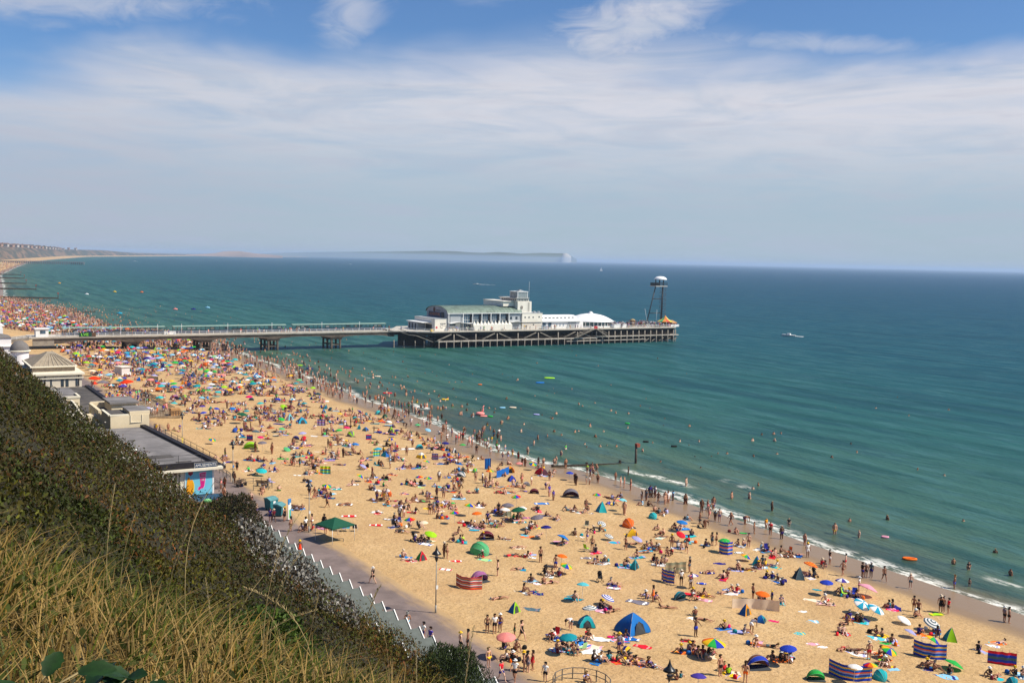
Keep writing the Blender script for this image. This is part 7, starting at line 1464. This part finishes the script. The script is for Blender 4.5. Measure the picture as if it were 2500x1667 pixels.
# the crowd past the nearest three hundred
rr_ = np.random.RandomState(9); V, F, C, off = [], [], [], 0
SKC = np.array([(.58, .32, .21), (.48, .24, .15), (.38, .18, .10), (.26, .12, .07), (.62, .38, .27), (.14, .07, .04)])
HAC = np.array([(.015, .012, .012), (.045, .022, .012), (.30, .19, .08)])
for (X, Y, z, pose, kind, c1, hand) in ppl[300:]:
    lp = dict(k='s', h='s', v='s', p='l').get(pose, pose); v, f, cl = LOW[lp]; a = RNG.uniform(0, 6.28); co, si = math.cos(a), math.sin(a); s_ = RNG.uniform(.8, 1.1)
    if pose == 'k': z = max(-1.2, min(z-.05-.03*max(0, X-shoreX(Y)-5), -.3))
    P_ = v*s_*np.array([1.15, 1.15, 1.0]); P_ = np.stack([P_[:, 0]*co-P_[:, 1]*si+X, P_[:, 0]*si+P_[:, 1]*co+Y, P_[:, 2]+z], 1)
    sk = SKC[rr_.randint(6)]; g = np.array(lin(COLS[c1])); c = np.tile(sk, (len(v), 1)); c[cl == 1] = g if kind != 'h' else np.array(lin(COLS[RNG.choice(['navy', 'black', 'white', 'slate'])]))
    if kind in 'hd': c[cl == 2] = g
    c[cl == 3] = HAC[rr_.randint(3)]
    V.append(P_); F.append(f+off); C.append(c); off += len(v)
cskin = attrmat('crowd_skin_and_cloth', rough=.7, var=.06, vscale=8)
tag(obj('distant_crowd', npmesh('distant_crowd', np.concatenate(V), np.concatenate(F), [cskin], np.concatenate(C), smooth=True), []), 'dense crowd of bathers farther along the beach', None, None, 'stuff')
print('people', len(ppl), 'parasols', len(par), 'tents', len(ten))
# ---- towels and bags
tw_ = []
for tile, s in TOW.items():
    for q in s.split():
        f = q.split(','); x, y, w = map(float, f[:3]); X, Y, z = ground(*px(tile, x, y)); D = math.hypot(X, Y); tw_.append([X, Y, z, w/TILES[tile][2]*D/2500, f[3], f[4], -YAW+RNG.uniform(-.5, .35)])
TC = ['white', 'ltblue', 'navy', 'red', 'pinkpat', 'teal', 'blue', 'cream', 'lav', 'yellow', 'slate', 'orange', 'turq', 'grey', 'brown']
for (X, Y, z, pose, kind, c1, hand) in ppl:
    if pose in 'ijlp' and z > .3 and Y < 356 and RNG.random() < (.45 if Y < 200 else .3): tw_.append([X+RNG.uniform(-.3, .3), Y+RNG.uniform(-.3, .3), z, RNG.uniform(1.6, 2.0), RNG.choice(TC), RNG.choice(TC), RNG.uniform(0, 3.14)])
tw_.sort(key=lambda d: math.hypot(d[0], d[1]))
V, F, C, off = [], [], [], 0
for i, (X, Y, z, w, c1, c2, a) in enumerate(tw_):
    w = min(max(w, 1.0), 3.2)
    if i < 300:
        n1, n2 = NAMES[c1], NAMES[c2]; make_towel(X, Y, gz(X, Y), w, a, c1, c2, label_for((n1 if n1 == n2 else n1+' and '+n2)+' beach towel', X, Y), 'towels spread on the sand')
    else:
        co, si = math.cos(a)*w/2, math.sin(a)*w/2; b_ = np.array([(-co+si/2, -si-co/2), (co+si/2, si-co/2), (co-si/2, si+co/2), (-co-si/2, -si+co/2)]); V.append(np.c_[b_+[X, Y], np.full(4, gz(X, Y)+.04)]); C.append(np.tile(lin(COLS[c1]), (4, 1))); F += [(off, off+1, off+2, off+3)]; off += 4
tag(obj('distant_towels', npmesh('distant_towels', np.concatenate(V), np.array(F), [cfab], np.concatenate(C)), []), 'scattered towels among the distant crowd', None, None, 'stuff')
bagc = ['black', 'navy', 'red', 'blue2', 'orange', 'white', 'teal', 'magenta', 'maroon']
bag = MB(); bag.lathe([(.16, 0), (.22, .05), (.22, .22), (.15, .34), (.03, .38)], n=10, sy=.6); bagm = bag.mesh('beach_bag', [None]); bagm.materials.clear(); bagm.materials.append(None)
k_ = 0
for (X, Y, z, pose, kind, c1, hand) in ppl:
    if hand and pose in 'ij' and z > .3 and Y < 200 and RNG.random() < .42 and k_ < 110:
        a = RNG.uniform(0, 6.28); c = RNG.choice(bagc); x, y = X+.75*math.cos(a), Y+.75*math.sin(a)
        o = bpy.data.objects.new('beach_bag', bagm); COL.objects.link(o); o.location = (x, y, gz(x, y)); o.rotation_euler = (0, 0, a); o.material_slots[0].link = 'OBJECT'; o.material_slots[0].material = cm_(c)
        tag(o, label_for(NAMES[c]+' beach bag', x, y), 'bag', 'beach bags'); k_ += 1
# ---- chairs
def chair_meshes(c):
    fr = MB()
    for x in (-.26, .26): fr.tube([(x, .30, 0), (x, -.22, .42), (x, -.34, .95)], .014, 5); fr.tube([(x, -.28, 0), (x, .28, .42)], .014, 5); fr.tube([(x, .28, .42), (x, -.20, .42)], .014, 5)
    st = MB(); st.grid([[(-.25, .28, .42), (.25, .28, .42)], [(-.25, .0, .37), (.25, .0, .37)], [(-.25, -.2, .41), (.25, -.2, .41)]]); st.grid([[(-.25, -.2, .42), (.25, -.2, .42)], [(-.25, -.31, .7), (.25, -.31, .7)], [(-.25, -.34, .95), (.25, -.34, .95)]])
    return fr.mesh('frame', [mat('chair_frame', (.4, .4, .4), .4)]), st.mesh('seat', [cm_(c)])
for tile, s in CHAIRS.items():
    for q in s.split():
        f = q.split(','); X, Y, z = ground(*px(tile, float(f[0]), float(f[1]))); a, b = chair_meshes(f[2]); e = empty('beach_chair', label_for(NAMES[f[2]]+' folding beach chair', X, Y), 'chair', (X, Y, z), RNG.uniform(0, 6.28), 'folding beach chairs'); part('frame', a, e); part('seat', b, e)
# ---- inflatables
for tile, s in RAFT.items():
    for q in s.split():
        f = q.split(','); X, Y = at(*px(tile, float(f[0]), float(f[1])), .1); w = float(f[2])/TILES[tile][2]*math.hypot(X, Y)/2500/2; w = max(w, .5)
        e = empty('inflatable', label_for(NAMES[f[3]]+' inflatable on the water', X, Y), 'inflatable', (X, Y, .02), -YAW+RNG.uniform(-.3, .3), 'inflatables in the sea')
        mb = MB(); n_ = 20; rows = []
        for i in range(n_+1): a = 2*math.pi*i/n_; rows.append([(w*(.85+.17*math.cos(b_))*math.cos(a), w*.5*(.8+.26*math.cos(b_))*math.sin(a), .12+.14*math.sin(b_)) for b_ in np.linspace(0, 2*math.pi, 9)])
        mb.grid(rows); obj('tube', mb, cm_(f[3]), e); mb = MB(); mb.lathe([(0, .08), (w*.85, .08)], n=16, sy=.48); obj('floor', mb, cm_('white'), e)
for k_, (X, Y) in enumerate([at(1172, 1010, .3)]):
    e = empty('flamingo_float', 'big pink flamingo float with curved neck in the shallows', 'inflatable', (X, Y, .1), .3); mb = MB(); mb.lathe([(.5, 0), (1.0, .1), (1.0, .45), (.6, .6), (0, .62)], n=14); obj('body', mb, cm_('pink'), e); mb = MB(); mb.tube([(.7, 0, .5), (1.0, 0, 1.1), (.9, 0, 1.7), (1.2, 0, 1.9), (1.4, 0, 1.7)], [.2, .16, .13, .14, .05], 8); obj('neck', mb, cm_('pink'), e)
# ============================================================ GROYNES, BOATS, FAR COAST, NEAR PLANTS
wet_wood = mat('wet_dark_timber', (.05, .038, .025), .6, .35, 2)
def groyne(X0, Y0, X1, Y1, top, label, post_gap=6.0, pole=None, group='groynes'):
    e = empty('groyne', label, 'groyne', (X0, Y0, 0), 0, group); L = math.hypot(X1-X0, Y1-Y0); a = math.atan2(Y1-Y0, X1-X0); e.rotation_euler = (0, 0, a)
    mb = MB(); z0 = gz(X0, Y0)+.35; mb.prism([(0, -2), (L, -2), (L, top), (0, z0)], -.15, .15, 'y'); obj('planking', mb, wet_wood, e)
    pm_ = MB(); pm_.box(-.16, -.2, -2, .16, .2, top+.45); pm_ = pm_.mesh('post', [wet_wood]); n_ = min(60, int(L/post_gap))
    for i in range(n_+1): part('post', pm_, e, (L*i/max(1, n_), .2, 0))
    if pole:
        mb = MB(); mb.tube([(L+pole[1], 0, -3), (L+pole[1], 0, pole[0])], .22, 8); p_ = obj('marker_pole', mb, wet_wood, e); mb = MB(); mb.box(-.5, -.5, 0, .5, .5, .9); o = obj('top_mark', mb, mat('rust_red', (.30, .07, .04), .7, .3, 3), p_); o.location = (L+pole[1], 0, pole[0]-.9)
    return e
a = at(1350, 1137, .35); b = at(1515, 1130, .1)
groyne(a[0], a[1], b[0], b[1], .12, 'low dark groyne running into the sea from the middle of the beach', 5)
X, Y = at(1552, 1131, 0); e = empty('marker_post', 'tall dark timber marker post with a rusty red top standing in the sea', 'post', (X, Y, 0))
mb = MB(); mb.tube([(0, 0, -3), (0, 0, 3.0)], [.24, .2], 10); obj('post', mb, wet_wood, e); mb = MB(); mb.box(-.05, -.35, 2.9, .6, .35, 3.5); obj('top_mark', mb, mat('rust_red', (.30, .07, .04), .7, .3, 3), e)
for i, (x, y, tag_) in enumerate([(142, 729, 'nearest'), (88, 707, 'second nearest'), (64, 693, 'third nearest'), (59.5, 680, 'fourth nearest'), (51, 671.5, 'farthest')]):
    X, Y = at(x, y, 0); groyne(min(X-90, shoreX(Y)-10), Y+6, X, Y, .8, '%s of the dark groynes on the left shore beyond the pier' % tag_, 9, (4.2, 0))
X, Y = at(235, 760, 0)
a, b = at(165, 762, .3), at(232, 762, .0); groyne(a[0], a[1], b[0], b[1], .4, 'short dark groyne just beyond the crowd behind the pier shelters', 5)
a, b = at(0, 637, 5), at(205, 641, 5)
e = empty('distant_pier', 'long low dark pier reaching into the sea far along the coast', 'pier', (a[0], a[1], 0)); dx, dy = b[0]-a[0], b[1]-a[1]; L = math.hypot(dx, dy); e.rotation_euler = (0, 0, math.atan2(dy, dx))
mb = MB(); mb.box(0, -4, 4.5, L, 4, 6.0); mb.box(L-25, -12, 4.5, L, 12, 6.0); obj('deck', mb, mat('distant_grey', (.16, .15, .15), .9), e)
pm_ = MB(); pm_.box(-.8, -3.5, -2, .8, 3.5, 4.5); pm_ = pm_.mesh('pile', [MATS['distant_grey']])
for i in range(40): part('pile', pm_, e, (L*i/39, 0, 0))
# boats
def motorboat(px_, py_, L, rz, label, col=(.75, .74, .72), wake=None):
    X, Y = at(px_, py_, .3); e = empty('motorboat', label, 'boat', (X, Y, .1), rz)
    mb = MB(); rows = []
    for t in np.linspace(0, 1, 9): w = .17*L*(1-max(0, t-.45)**2*3.2); w = max(w, .02); z = .25+.35*t; rows.append([(L*(t-.5), -w, z+.25), (L*(t-.5), -w*.75, -.1), (L*(t-.5), 0, -.25), (L*(t-.5), w*.75, -.1), (L*(t-.5), w, z+.25)])
    mb.grid(rows); mb.grid([[r[0] for r in rows], [r[4] for r in rows]], smooth=False); obj('hull', mb, mat('hull_white' if col[0] > .5 else 'hull_dark', col, .3), e)
    mb = MB(); mb.prism([(-L*.15, .4), (L*.18, .4), (L*.08, 1.25), (-L*.12, 1.3)], -.1*L, .1*L, 'y'); obj('cabin', mb, white, e); mb = MB(); mb.prism([(L*.1, .75), (L*.17, .75), (L*.09, 1.15), (L*.07, 1.15)], -.102*L, .102*L, 'y'); obj('windscreen', mb, glassd, e)
    if wake:
        mb = MB(); R_ = random.Random(1); pts = [(-L*.5-wake*t, (t*t*wake*.10)*math.sin(3*t)) for t in np.linspace(0, 1, 14)]
        rows = [[(x, y-(.5+1.6*(i/13))*(.7+.5*R_.random()), .06), (x, y, .16*(1-i/13)+.06), (x, y+(.5+1.6*(i/13))*(.7+.5*R_.random()), .06)] for i, (x, y) in enumerate(pts)]
        mb.grid(rows); obj('wake', mb, mat('foam_white', (.75, .77, .76), .8, .2, 1), e)
    return e
motorboat(1164, 694, 11, math.pi-.2-YAW, 'small motorboat with red figures trailing a white wake out at sea', wake=20)
motorboat(1925, 819, 7, 2.6-YAW, 'white motorboat trailing foam right of the pier end', wake=4)
motorboat(856, 645, 14, .1-YAW, 'tiny pale boat with wake on the horizon above the pier shelters', wake=30)
motorboat(330, 638, 16, .1-YAW, 'tiny white boat near the far left shore')
def sail(px_, py_, h, label):
    X, Y = at(px_, py_, 0); e = empty('sailing_boat', label, 'boat', (X, Y, 0), -YAW); mb = MB(); rows = []
    L = h*.75
    for t in np.linspace(0, 1, 7): w = max(.03, .14*L*math.sin(math.pi*(.12+.88*t))); rows.append([(L*(t-.5), -w, .9), (L*(t-.5), 0, -.2), (L*(t-.5), w, .9)])
    mb.grid(rows); mb.grid([[r[0] for r in rows], [r[2] for r in rows]]); obj('hull', mb, mat('hull_white', (.75, .74, .72), .3), e)
    mb = MB(); mb.tube([(0, 0, .8), (0, 0, h)], .09, 5); obj('mast', mb, white, e); mb = MB()
    mb.grid([[(-.2, .0, 1.4), (-.2, .05, h*.95)], [(-L*.25, .3, 1.4), (-.25, .1, h*.95)], [(-L*.45, .2, 1.4), (-.3, .05, h*.95)]]); mb.grid([[(.2, 0, 1.2), (.2, 0, h*.8)], [(L*.4, .2, 1.2), (.22, .02, h*.8)]]); obj('sail', mb, mat('sail_white', (.8, .8, .8), .7, .03), e)
sail(1468, 662, 15, 'small white sailing boat on the open sea right of the headland')
for x, y, c, l in ((145, 692, 'gold', 'small yellow float far off the left shore'), (280, 713, 'yellow', 'small yellow marker buoy off the left shore'), (346, 714, 'orange', 'small orange marker buoy off the left shore'), (212, 719, 'white', 'small white float near the left shore'), (472, 756, 'navy', 'dark dinghy shape behind the pier shelters'), (507, 752, 'ltblue', 'pale blue dinghy behind the pier shelters'), (292, 766, 'cyan', 'bright blue dinghy behind the landward shelter'), (428, 756, 'pink', 'pink float behind the landward shelter')):
    X, Y = at(x, y, 0); e = empty('float', l, 'float', (X, Y, 0), -YAW); mb = MB(); mb.lathe([(.6, -.2), (1.5, .1), (1.4, .6), (.5, .8), (0, .82)], n=10, sy=.5); obj('body', mb, cm_(c), e); mb = MB(); mb.tube([(0, 0, .8), (0, 0, 1.4)], .12, 5); obj('knob', mb, cm_(c), e)
e = empty('beached_boat', 'dark navy boat hull drawn up in the crowd behind the pier kiosk', 'boat', (*at(165, 795, 1.5), 1.4), .2-YAW); mb = MB(); rows = []
for t in np.linspace(0, 1, 8): w = max(.05, 1.6*math.sin(math.pi*(.15+.8*t))); rows.append([(7*(t-.5), -w, 1.3), (7*(t-.5), -w*.6, .1), (7*(t-.5), w*.6, .1), (7*(t-.5), w, 1.3)])
mb.grid(rows); obj('hull', mb, cm_('navy'), e); mb = MB(); mb.box(1.5, -.8, 1.2, 3.0, .8, 1.9); obj('cover', mb, cm_('orange'), e)
# far cliffs with houses
cy = steps(1500, 13500, 30, 1.035); offs = np.array([0, 6, 14, 24, 40, 90, 200, 900, 4000.0])
YY, OO = np.meshgrid(cy, offs, indexing='ij')
hc = np.interp(YY, [1500, 2500, 3200, 4200, 5200, 6500, 7500, 8300, 9000, 13500], [33, 36, 40, 38, 34, 30, 16, 10, 8, 6])
prof = np.interp(OO, [0, 6, 14, 24, 40, 90, 200, 900, 4000], [0, .15, .55, .85, 1.0, 1.0, 1.02, 1.0, .9])
nz = (vnoise(YY/140, OO/60, 4, 61)-.5); back = np.interp(YY, [1500, 3000, 5000, 9000], [70, 75, 90, 140])
XX = shoreX(YY)-back-OO*1.5+nz*26*np.clip(OO/10, .2, 1); ZZ = 1.5+hc*prof*(1+.22*nz)
cl = bpy.data.materials.new('far_cliff'); cl.use_nodes = True; t = NT(cl.node_tree); b = t.n['Principled BSDF']; oc = t.add('ShaderNodeTexCoord').outputs['Object']
f_ = t.ss(t.noise(t.mapping(oc, (.01, .010, .03)), 1.0, 5, .65), .46, .60)
t.inp(b, 'Base Color', t.mix(f_, (.045, .048, .034), (.20, .12, .075))); b.inputs['Roughness'].default_value = .95
tag(obj('far_cliffs', npmesh('far_cliffs', np.stack([XX, YY, ZZ], -1).reshape(-1, 3), gridfaces(len(cy), len(offs))[:, ::-1].copy(), [cl], smooth=True), []), 'hazy orange and green cliffs along the far shore', None, None, 'structure')
R_ = random.Random(8)
fw = mat('far_house_wall', (.42, .38, .35), .8, .1); fr_ = mat('far_house_roof', (.20, .12, .09), .8, .2)
for i in range(24):
    px_ = 62+i*11.2+R_.uniform(-9, 9)
    d = raydir(px_, 604); 
    Yb = 2600+i*130
    tt = Yb/d[1]; X, Y = d[0]*tt, Yb; zb = float(np.interp(Y, [1500, 2500, 3200, 4200, 5200, 6500], [33, 36, 40, 38, 34, 30]))
    Xe = shoreX(Y)-110; X = min(X, Xe)
    w = R_.uniform(9, 20); h = R_.uniform(3, 7)
    e = empty('clifftop_house', 'tiny pale building on the far cliff top, number %d from the left' % (i+1) if False else 'tiny pale house on the far cliff top', 'house', (X, Y, zb-2), R_.uniform(-.2, .2)-YAW, 'houses on the far cliff top')
    mb = MB(); mb.box(-w/2, -6, 0, w/2, 6, h+2); obj('wall', mb, fw if R_.random() < .65 else mat('far_house_brick', (.32, .2, .15), .8), e); mb = MB(); mb.prism([(-7, h+2), (7, h+2), (0, h+5)], -w/2-1, w/2+1, 'x'); obj('roof', mb, fr_, e)
    mb = MB()
    for k in range(int(w/4)): mb.box(-w/2+1+k*4, -6.1, h*.5, -w/2+3+k*4, -6.0, h*.5+1.8)
    obj('window', mb, glassd, e)
tr_ = mat('far_tree_green', (.035, .045, .025), .9)
for i in range(22):
    px_ = 20+i*17+R_.uniform(-6, 6); Yb = 2500+i*120; d = raydir(px_, 604); tt = Yb/d[1]; X = min(d[0]*tt, shoreX(Yb)-120); zb = float(np.interp(Yb, [1500, 2500, 3200, 4200, 5200, 6500], [33, 36, 40, 38, 34, 30]))
    e = empty('clifftop_tree', 'dark tree clump on the far cliff top', 'tree', (X, Yb, zb-2), 0, 'trees on the far cliff top'); mb = MB(); mb.tube([(0, 0, 0), (0, 0, 6)], .6, 5); obj('trunk', mb, soil, e)
    mb = MB()
    for k in range(9): r = R_.uniform(2.5, 5); c = (R_.uniform(-9, 9), R_.uniform(-4, 4), R_.uniform(4, 9)); mb.lathe([(r*math.sin(a)*R_.uniform(.8, 1.2), -r*math.cos(a)) for a in np.linspace(.1, 3.0, 6)], c, 8)
    obj('crown', mb, tr_, e)
def headland(name, label, pts, D, m, depth=600):
    """silhouette given by pixel (x, top y) at distance D along the ray's forward axis"""
    mb = MB(); P0, P1, P2 = [], [], []
    for x, y in pts:
        d = raydir(x, y); f = (d[0]*.52+d[1]*.854); t = D/f; X, Y, Z = d[0]*t, d[1]*t, CAMZ+d[2]*t; u = (d[0]*t/D, d[1]*t/D)
        P0.append((X, Y, -2)); P1.append((X+u[0]*depth*.25, Y+u[1]*depth*.25, Z*.96)); P2.append((X+u[0]*depth, Y+u[1]*depth, max(Z, 3)))
    P3 = [(p[0]*1.03, p[1]*1.03, -2) for p in P2]
    mb.grid([P0, P1, P2, P3]); return tag(obj(name, mb, m), label, None, None, 'structure')
hm_ = mat('far_head_earth', (.30, .20, .14), .95, .3, .002); hg = mat('far_downs', (.10, .12, .08), .95, .2, .001)
headland('low_headland', 'low pinkish headland at the end of the bay', [(452, 622), (500, 620), (525, 618), (545, 614), (560, 613), (585, 613), (600, 615), (625, 619), (660, 622), (690, 625)], 9000, hm_, 500)
headland('distant_island', 'long hazy blue island on the horizon', [(600, 621), (680, 617), (760, 615), (850, 614), (940, 613), (1010, 612), (1060, 611), (1110, 612), (1150, 615), (1180, 616), (1215, 614), (1250, 616), (1275, 618), (1320, 616), (1360, 617), (1377, 617), (1388, 621), (1398, 627), (1408, 632)], 17500, hg, 2500)
headland('chalk_cliff', 'white chalk cliff at the tip of the distant island', [(1371, 629), (1375, 618.5), (1383, 618), (1389, 621), (1395, 627)], 17300, mat('chalk', (.42, .41, .39), .9, .03), 400)
# low hazy land right of it is left to the air
# gull over the bushes
d = raydir(282, 1252); t_ = 58/math.hypot(d[0], d[1]); e = empty('gull', 'white gull gliding with spread wings above the bushes', 'bird', (d[0]*t_, d[1]*t_, CAMZ+d[2]*t_), .4-YAW)
e.rotation_euler = (.1, .45, .4-YAW)
gw = mat('gull_white', (.75, .78, .85), .7, .05); mb = MB(); mb.tube([(0, -.28, 0), (0, -.1, .01), (0, .08, .02), (0, .2, .03), (0, .28, .02)], [.02, .06, .075, .05, .015], 8)
for s_ in (-1, 1):
    rows = [[(s_*x, y0, z), (s_*x, (y0+y1)/2, z+.02), (s_*x, y1, z)] for x, y0, y1, z in ((.04, -.10, .12, .03), (.22, -.08, .14, .09), (.42, -.10, .10, .10), (.62, -.16, -.08, .06))]
    mb.grid(rows)
obj('body', mb, gw, e)
# pine bush and dark bush on the slope edge
def foliage_bush(name, label, cat, px_, py_, r, rx, rz_, n, size, cols, up=.6, asp=2.5, stem=True):
    d = raydir(px_, py_); t_ = r/math.hypot(d[0], d[1]); X, Y, Zt = d[0]*t_, d[1]*t_, CAMZ+d[2]*t_
    e = empty(name, label, cat, (X, Y, Zt-rz_*2)); a = rs.rand(n)*6.283; q = rs.rand(n)**.5; zz = rs.rand(n)
    wd = np.sqrt(np.clip(1-(zz*1.02-.15)**2*1.0, .02, 1)); lob = .75+.5*vnoise(a*1.2, zz*4, 2, 70)
    P_ = np.stack([np.cos(a)*q*rx*wd*lob, np.sin(a)*q*rx*wd*lob, zz*rz_*2*(.8+.4*vnoise(np.cos(a)*q*2+5, np.sin(a)*q*2+5, 2, 71))], 1)
    c = np.array(cols)[rs.randint(len(cols), size=n)]*(.5+.9*rs.rand(n))[:, None]
    v, f, cc_ = rquads(P_, np.full(n, size), c, up, asp); obj('foliage', npmesh('foliage', v, f, [leafm], cc_), [], e)
    mb = MB()
    for k in range(7): a_ = k*.9; mb.tube([(0, 0, -1), (math.cos(a_)*rx*.2, math.sin(a_)*rx*.2, rz_*.6), (math.cos(a_)*rx*.5, math.sin(a_)*rx*.5, rz_*1.5)], [.06, .04, .015], 5)
    obj('stems', mb, soil, e); return e
foliage_bush('dark_bush', 'rounded dark olive bush above the far end of the beach huts', 'bush', 560, 1215, 112, 4.0, 3.0, 16000, .24, [(.026, .030, .010), (.045, .048, .012), (.075, .045, .016)])
foliage_bush('pine_bush', 'green spiky pine bush at the bottom by the promenade', 'bush', 1095, 1590, 56, 2.3, 1.3, 12000, .22, [(.03, .05, .010), (.05, .075, .014), (.02, .03, .008)], .9, 6)
foliage_bush('pine_bush', 'smaller spiky pine top left of the low pine bush', 'bush', 940, 1545, 60, .8, 1.3, 3500, .2, [(.04, .065, .010), (.05, .075, .014), (.02, .03, .008)], .9, 6)
foliage_bush('leafy_bush', 'bright green leafy bush on the slope below the pale seed heads', 'bush', 640, 1500, 24, 1.2, .6, 5000, .10, [(.05, .09, .008), (.06, .10, .012), (.03, .05, .01)], .5, 2)
# bramble leaves in the near corner
def leaf_mesh(L, w):
    mb = MB(); rows = []
    for i in range(9):
        t = i/8; ww = w*math.sin(math.pi*min(1, t*.93+.05))**.8*(1+.10*((i % 2)*2-1)); zc = .10*L*math.sin(t*2.4)
        rows.append([(-ww, L*t, zc+.16*ww), (0, L*t, zc-.05*w), (ww, L*t, zc+.16*ww)])
    mb.grid(rows); return mb.mesh('leaf', [mat('bramble_green', (.012, .038, .005), .55, .4, 30, trans=.25, spec=.4)])
lmsh = leaf_mesh(.060, .020)
for j, (px_, py_, r, n, lab) in enumerate(((50, 1668, 1.65, 9, 'large leaved green bramble in the bottom left corner'), (180, 1672, 1.7, 8, 'green bramble shoot right of the corner bramble'), (235, 1680, 1.7, 6, 'small bramble sprig at the bottom edge of the grass'))):
    d = raydir(px_, py_); t_ = r/math.hypot(d[0], d[1]); e = empty('bramble', lab, 'plant', (d[0]*t_, d[1]*t_, CAMZ+d[2]*t_-.02))
    R_ = random.Random(j+3); st = MB(); st.tube([(0, 0, -.5), (.02, .01, -.2), (0, 0, .0)], .004, 5)
    for k in range(n):
        a_ = R_.uniform(0, 6.28); c = (R_.uniform(-.11, .11), R_.uniform(-.06, .06), R_.uniform(-.09, .02)); st.tube([(0, 0, -.15), (c[0]*.6, c[1]*.6, c[2]-.01), c], .002, 4)
        part('leaf', lmsh, e, c, rot=(R_.uniform(-.5, .5), R_.uniform(-.5, .5), a_), scale=(R_.uniform(.7, 1.25),)*3)
    obj('stem', st, stalk_m, e)
# benches by the arcade corner, pushchairs
def bench(X, Y, rz, lab):
    e = empty('bench', lab, 'bench', (X, Y, 2.56), rz); mb = MB()
    for k in range(4): mb.box(-.9, -.22+k*.12, .43, .9, -.13+k*.12, .47)
    obj('seat', mb, mat('bench_wood', (.08, .05, .035), .8, .2), e); mb = MB()
    for k in range(3): mb.box(-.9, .27+.03*k, .58+k*.13, .9, .30+.03*k, .68+k*.13)
    obj('backrest', mb, MATS['bench_wood'], e); lg = MB(); lg.box(-.03, -.22, 0, .03, .28, .43); lg = lg.mesh('leg', [dkmetal]); part('leg', lg, e, (-.75, 0, 0)); part('leg', lg, e, (.75, 0, 0))
X, Y = at(590, 1186, 2.6); bench(X, Y, .5, 'dark wooden bench inside the curved railing by the arcade'); X, Y = at(641, 1186, 2.6); bench(X, Y, 2.4, 'dark bench at the sandward side of the curved railing')
def pushchair(tile, x, y):
    X, Y, z = ground(*px(tile, x, y)); e = empty('pushchair', label_for('black pushchair', X, Y), 'pushchair', (X, Y, z), RNG.uniform(0, 6), 'pushchairs on the sand')
    wm_ = MB(); wm_.tube([(-.02, 0, 0), (.02, 0, 0)], .12, 10); wm_ = wm_.mesh('wheel', [black])
    for a_ in (-.25, .25):
        for b_ in (-.3, .3): part('wheel', wm_, e, (a_, b_, .12))
    mb = MB()
    for a_ in (-.24, .24): mb.tube([(a_, .3, .12), (a_, -.1, .6), (a_, -.45, 1.02)], .015, 5); mb.tube([(a_, -.3, .12), (a_, .15, .6)], .015, 5)
    mb.tube([(-.24, -.45, 1.02), (.24, -.45, 1.02)], .02, 5); obj('frame', mb, dkmetal, e)
    mb = MB(); mb.grid([[(-.22, .3, .4), (.22, .3, .4)], [(-.22, 0, .4), (.22, 0, .4)], [(-.22, -.2, .85), (.22, -.2, .85)]]); obj('seat', mb, cm_('black'), e)
    mb = MB(); rows = [[(.24*math.cos(p), -.2+.42*math.sin(p)*math.cos(t_)*.9, .78+.32*math.sin(p)*math.sin(t_)) for p in np.linspace(0, math.pi, 9)] for t_ in np.linspace(.4, 1.9, 5)]; mb.grid(rows); obj('hood', mb, cm_('black'), e)
for tl, x, y in (('A', 770, 680), ('H', 1365, 640), ('B', 1435, 1372), ('D', 1130, 560), ('A', 1225, 735), ('B', 1640, 700), ('E', 1390, 1280), ('D', 690, 470)): pushchair(tl, x, y)
